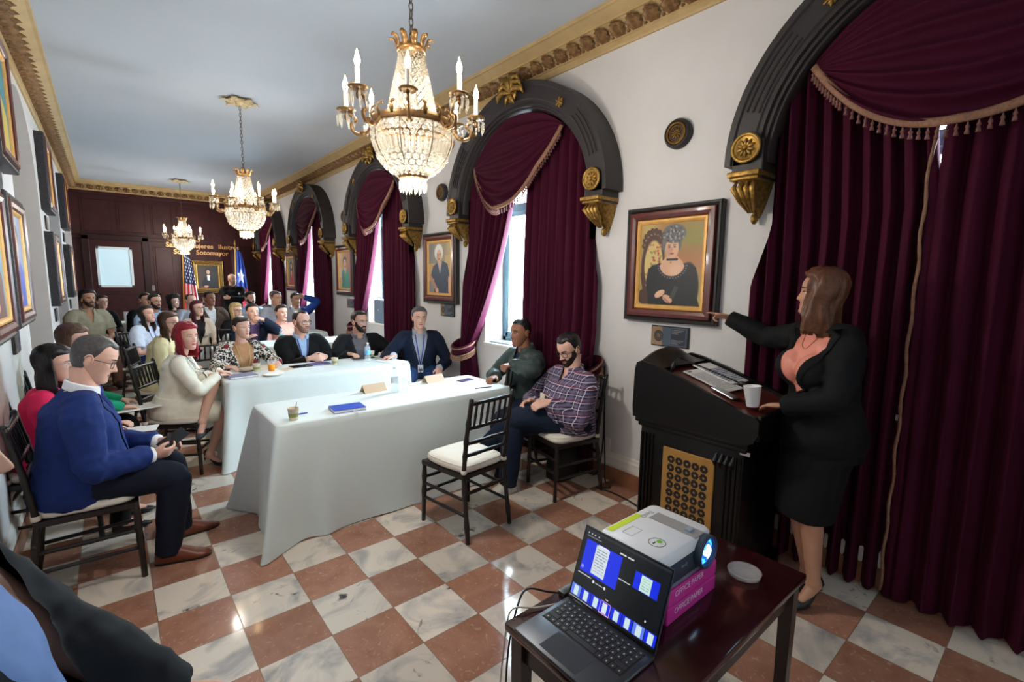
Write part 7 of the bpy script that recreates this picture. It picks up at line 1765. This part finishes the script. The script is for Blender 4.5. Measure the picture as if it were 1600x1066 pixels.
bg('brown-haired woman in a pale yellow top, half hidden by the red-haired woman', (-.215, 3.75, 1.150), -15, -40, 'f', 'light', 'top', YCREAM, long(H_MBR, .20, edge=80, th=.018, seed=33), -2, 'dark chair under the woman in the pale yellow top', YCREAM, gl=True, bulk=1.1, vox=.008, lean=12)
bg('bearded man with glasses and lanyard behind the woman in the pale blue blouse', (-.15, 6.75, 1.245), -70, -58, 'm', 'mid', 'shirt', LBLUE, short(H_DK, seed=35), 0, None, DSUIT, beard=H_DK, gl=True, collar=LBLUE, lan=LB1, bulk=1.1)
bg('man in dark clothes almost hidden behind the bearded man in pale blue', (-.22, 7.75, 1.235), -70, -58, 'm', 'mid', 'jacket', BLACK, short(H_BLK, seed=36), 0, None, DSUIT)
bg('woman with black curly hair and round glasses in front of the striped flag', (.246, 8.6, 1.158), -72, -56, 'f', 'light', 'top', BLACK, lambda p: p.hair(H_BLK, front=.074, length=.14, edge=76, th=.030, curl=.030, spread=.03, seed=37), -4, None, BLACK, gl=True)
bg('balding man behind the wine-haired woman', (.435, 7.9, 1.207), -72, -58, 'm', 'light', 'shirt', LGREY, short(H_DK, front=.098, recede=.01, th=.006, seed=38), 0, None, DSUIT)
bg('woman with wine-coloured hair and glasses in a black top and beige jacket', (.285, 5.85, 1.180), -78, -62, 'f', 'light', 'jacket', BEIGEJ, long(H_WINE, .26, edge=74, seed=39), -4, None, BLACK, gl=True, v=(.36, .10), under=DKR, vox=.008)
bg('man in a brown blazer and open white shirt below the gilt framed portrait', (.62, 7.15, 1.268), -76, -58, 'm', 'brown', 'jacket', BROWN, short(H_BLK, th=.005, front=.086, seed=40), 0, None, DSUIT, suit=WHITE, bulk=1.18, sc=1.05)
bg('blonde woman with glasses partly hidden behind the woman in animal print', (.865, 6.35, 1.105), -80, -64, 'f', 'light', 'top', BLACK, long(H_BLO, .16, edge=74, th=.020, seed=41), 0, None, BLACK, gl=True)
bg('bearded man in a light blue shirt in front of the police officer', (1.23, 7.1, 1.262), -84, -66, 'm', 'light', 'shirt', LBLUE, short(H_DK, th=.012, seed=42), 2, None, DSUIT, beard=H_DK, collar=LBLUE, bulk=1.12)
def ar_oj(p):
    p.set_arm(-1, (.965, 5.02, 1.045), pole=(1, -.1, -.9), hdir=(-.75, -.35, .35), palm=(-.6, .1, -.4), curl=(45, 45, 30), thumb=.3)
    p.set_arm(1, p.P(.14, .30, .80), palm=-UP)
p = bg('man in a navy jacket drinking orange juice behind the woman in animal print', (.865, 5.20, 1.145), -86, -80, 'm', 'light', 'jacket', NAVYB, short(H_DK, seed=43), 0, None, DSUIT, suit=cloth('plum_check', (92, 70, 110), .3, 60), arms=ar_oj, vox=.008)
c = p.hp(.0, .125, -.066); t = thing('juice_glass', 'plastic glass of orange juice at the lips of the man in the navy jacket', 'glass', c); t.rotation_euler = (math.radians(-8), math.radians(22), 0)
mb = MB(); mb.lathe([(0, -.085), (.026, -.085), (.034, .0), (.0335, .0), (.0255, -.083)], n=18); mb.build('tumbler_wall', M_CLEAR, t); mb = MB(); mb.lathe([(0, -.082), (.0255, -.082), (.031, -.03), (0, -.03)], n=16); mb.build('orange_juice', MATS['orange_juice'], t)
def ar_gr(p): p.set_arm(-1, p.P(-.02, .26, .78), pole=-p.r-UP, hdir=p.r*.8+p.f*.2+UP*.6, palm=p.f*-1, curl=(50, 60, 30)); p.set_arm(1, p.P(.03, .27, .76), pole=p.r-UP, hdir=-p.r*.8+p.f*.3+UP*.5, palm=-p.f, curl=(50, 60, 30))
bg('man in a light grey shirt with a dark lanyard, hands together, facing forward', (1.50, 6.45, 1.285), -92, -70, 'm', 'mid', 'shirt', LGREY, short(H_SALT, th=.006, seed=44), -2, None, DSUIT, collar=LGREY, lan=LBK, arms=ar_gr, bulk=1.08, vox=.008)
def ar_hd(p): p.set_arm(-1, p.hp(-.13, .07, .045), pole=-p.r*1.0-UP*.25, hdir=p.r*.9+p.f*.25+UP*.25, palm=p.r*.3-p.f-UP*.3, curl=(25, 30, 20)); p.set_arm(1, p.P(.15, .3, .76), palm=-UP)
bg('man in a bright blue jacket holding his hand to his forehead by the window', (1.93, 6.9, 1.243), -98, -74, 'm', 'mid', 'jacket', BLUEJ, short(H_DK, seed=45), 0, None, DSUIT, suit=WHITE, arms=ar_hd, vox=.008)
bg('person in a salmon pink shirt hidden behind the man in the black zipped jacket', (1.285, 5.34, 1.11), -92, -74, 'm', 'light', 'shirt', PINKS, short(H_DK, seed=46), 0, None, DSUIT, collar=PINKS)
bg('person with short brown hair hidden behind the man in the light grey shirt', (1.72, 7.5, 1.27), -92, -72, 'm', 'light', 'shirt', GREYS, short(H_BR, seed=47), 0, None, DSUIT)
# standing police officer with folded arms
p = Body('person', 'bald police officer in a black uniform standing with folded arms at the back', (1.435, 9.8, 1.585), -88, -66, 0, stand=.88, sc=1.0, skin='mid', lean=0, vox=.010, bulk=1.12)
p.set_arm(1, p.P(-.10, .21, 1.16), pole=p.r*.9-UP*.6+p.f*.2, hdir=-p.r, palm=-p.f, curl=(40, 40, 30)); p.set_arm(-1, p.P(.10, .23, 1.19), pole=-p.r*.9-UP*.6+p.f*.2, hdir=p.r, palm=-p.f, curl=(40, 40, 30))
p.body(beard=HEAVY); p.top('uniform_shirt', BLACK, .016, 1.0, .005, None, 3); p.collar(BLACK); p.trousers(BLACK); p.shoes(LEAB); p.glasses(wire=.0012)
mb = MB(); mb.ell(p.chest(-.10, -.14, .004), (.022, .008, .026)); mb.build('badge', M_SIL, p.root)
# chairs with nobody on them whose backs show between the tables
place_chair(.10, 3.95, 90, 'empty dark chair at the near side of the third table')
place_chair(.62, 5.62, 90, 'empty dark chair at the near side of the fourth table')
for o in ABS:
    if '_abs' in o: del o['_abs']
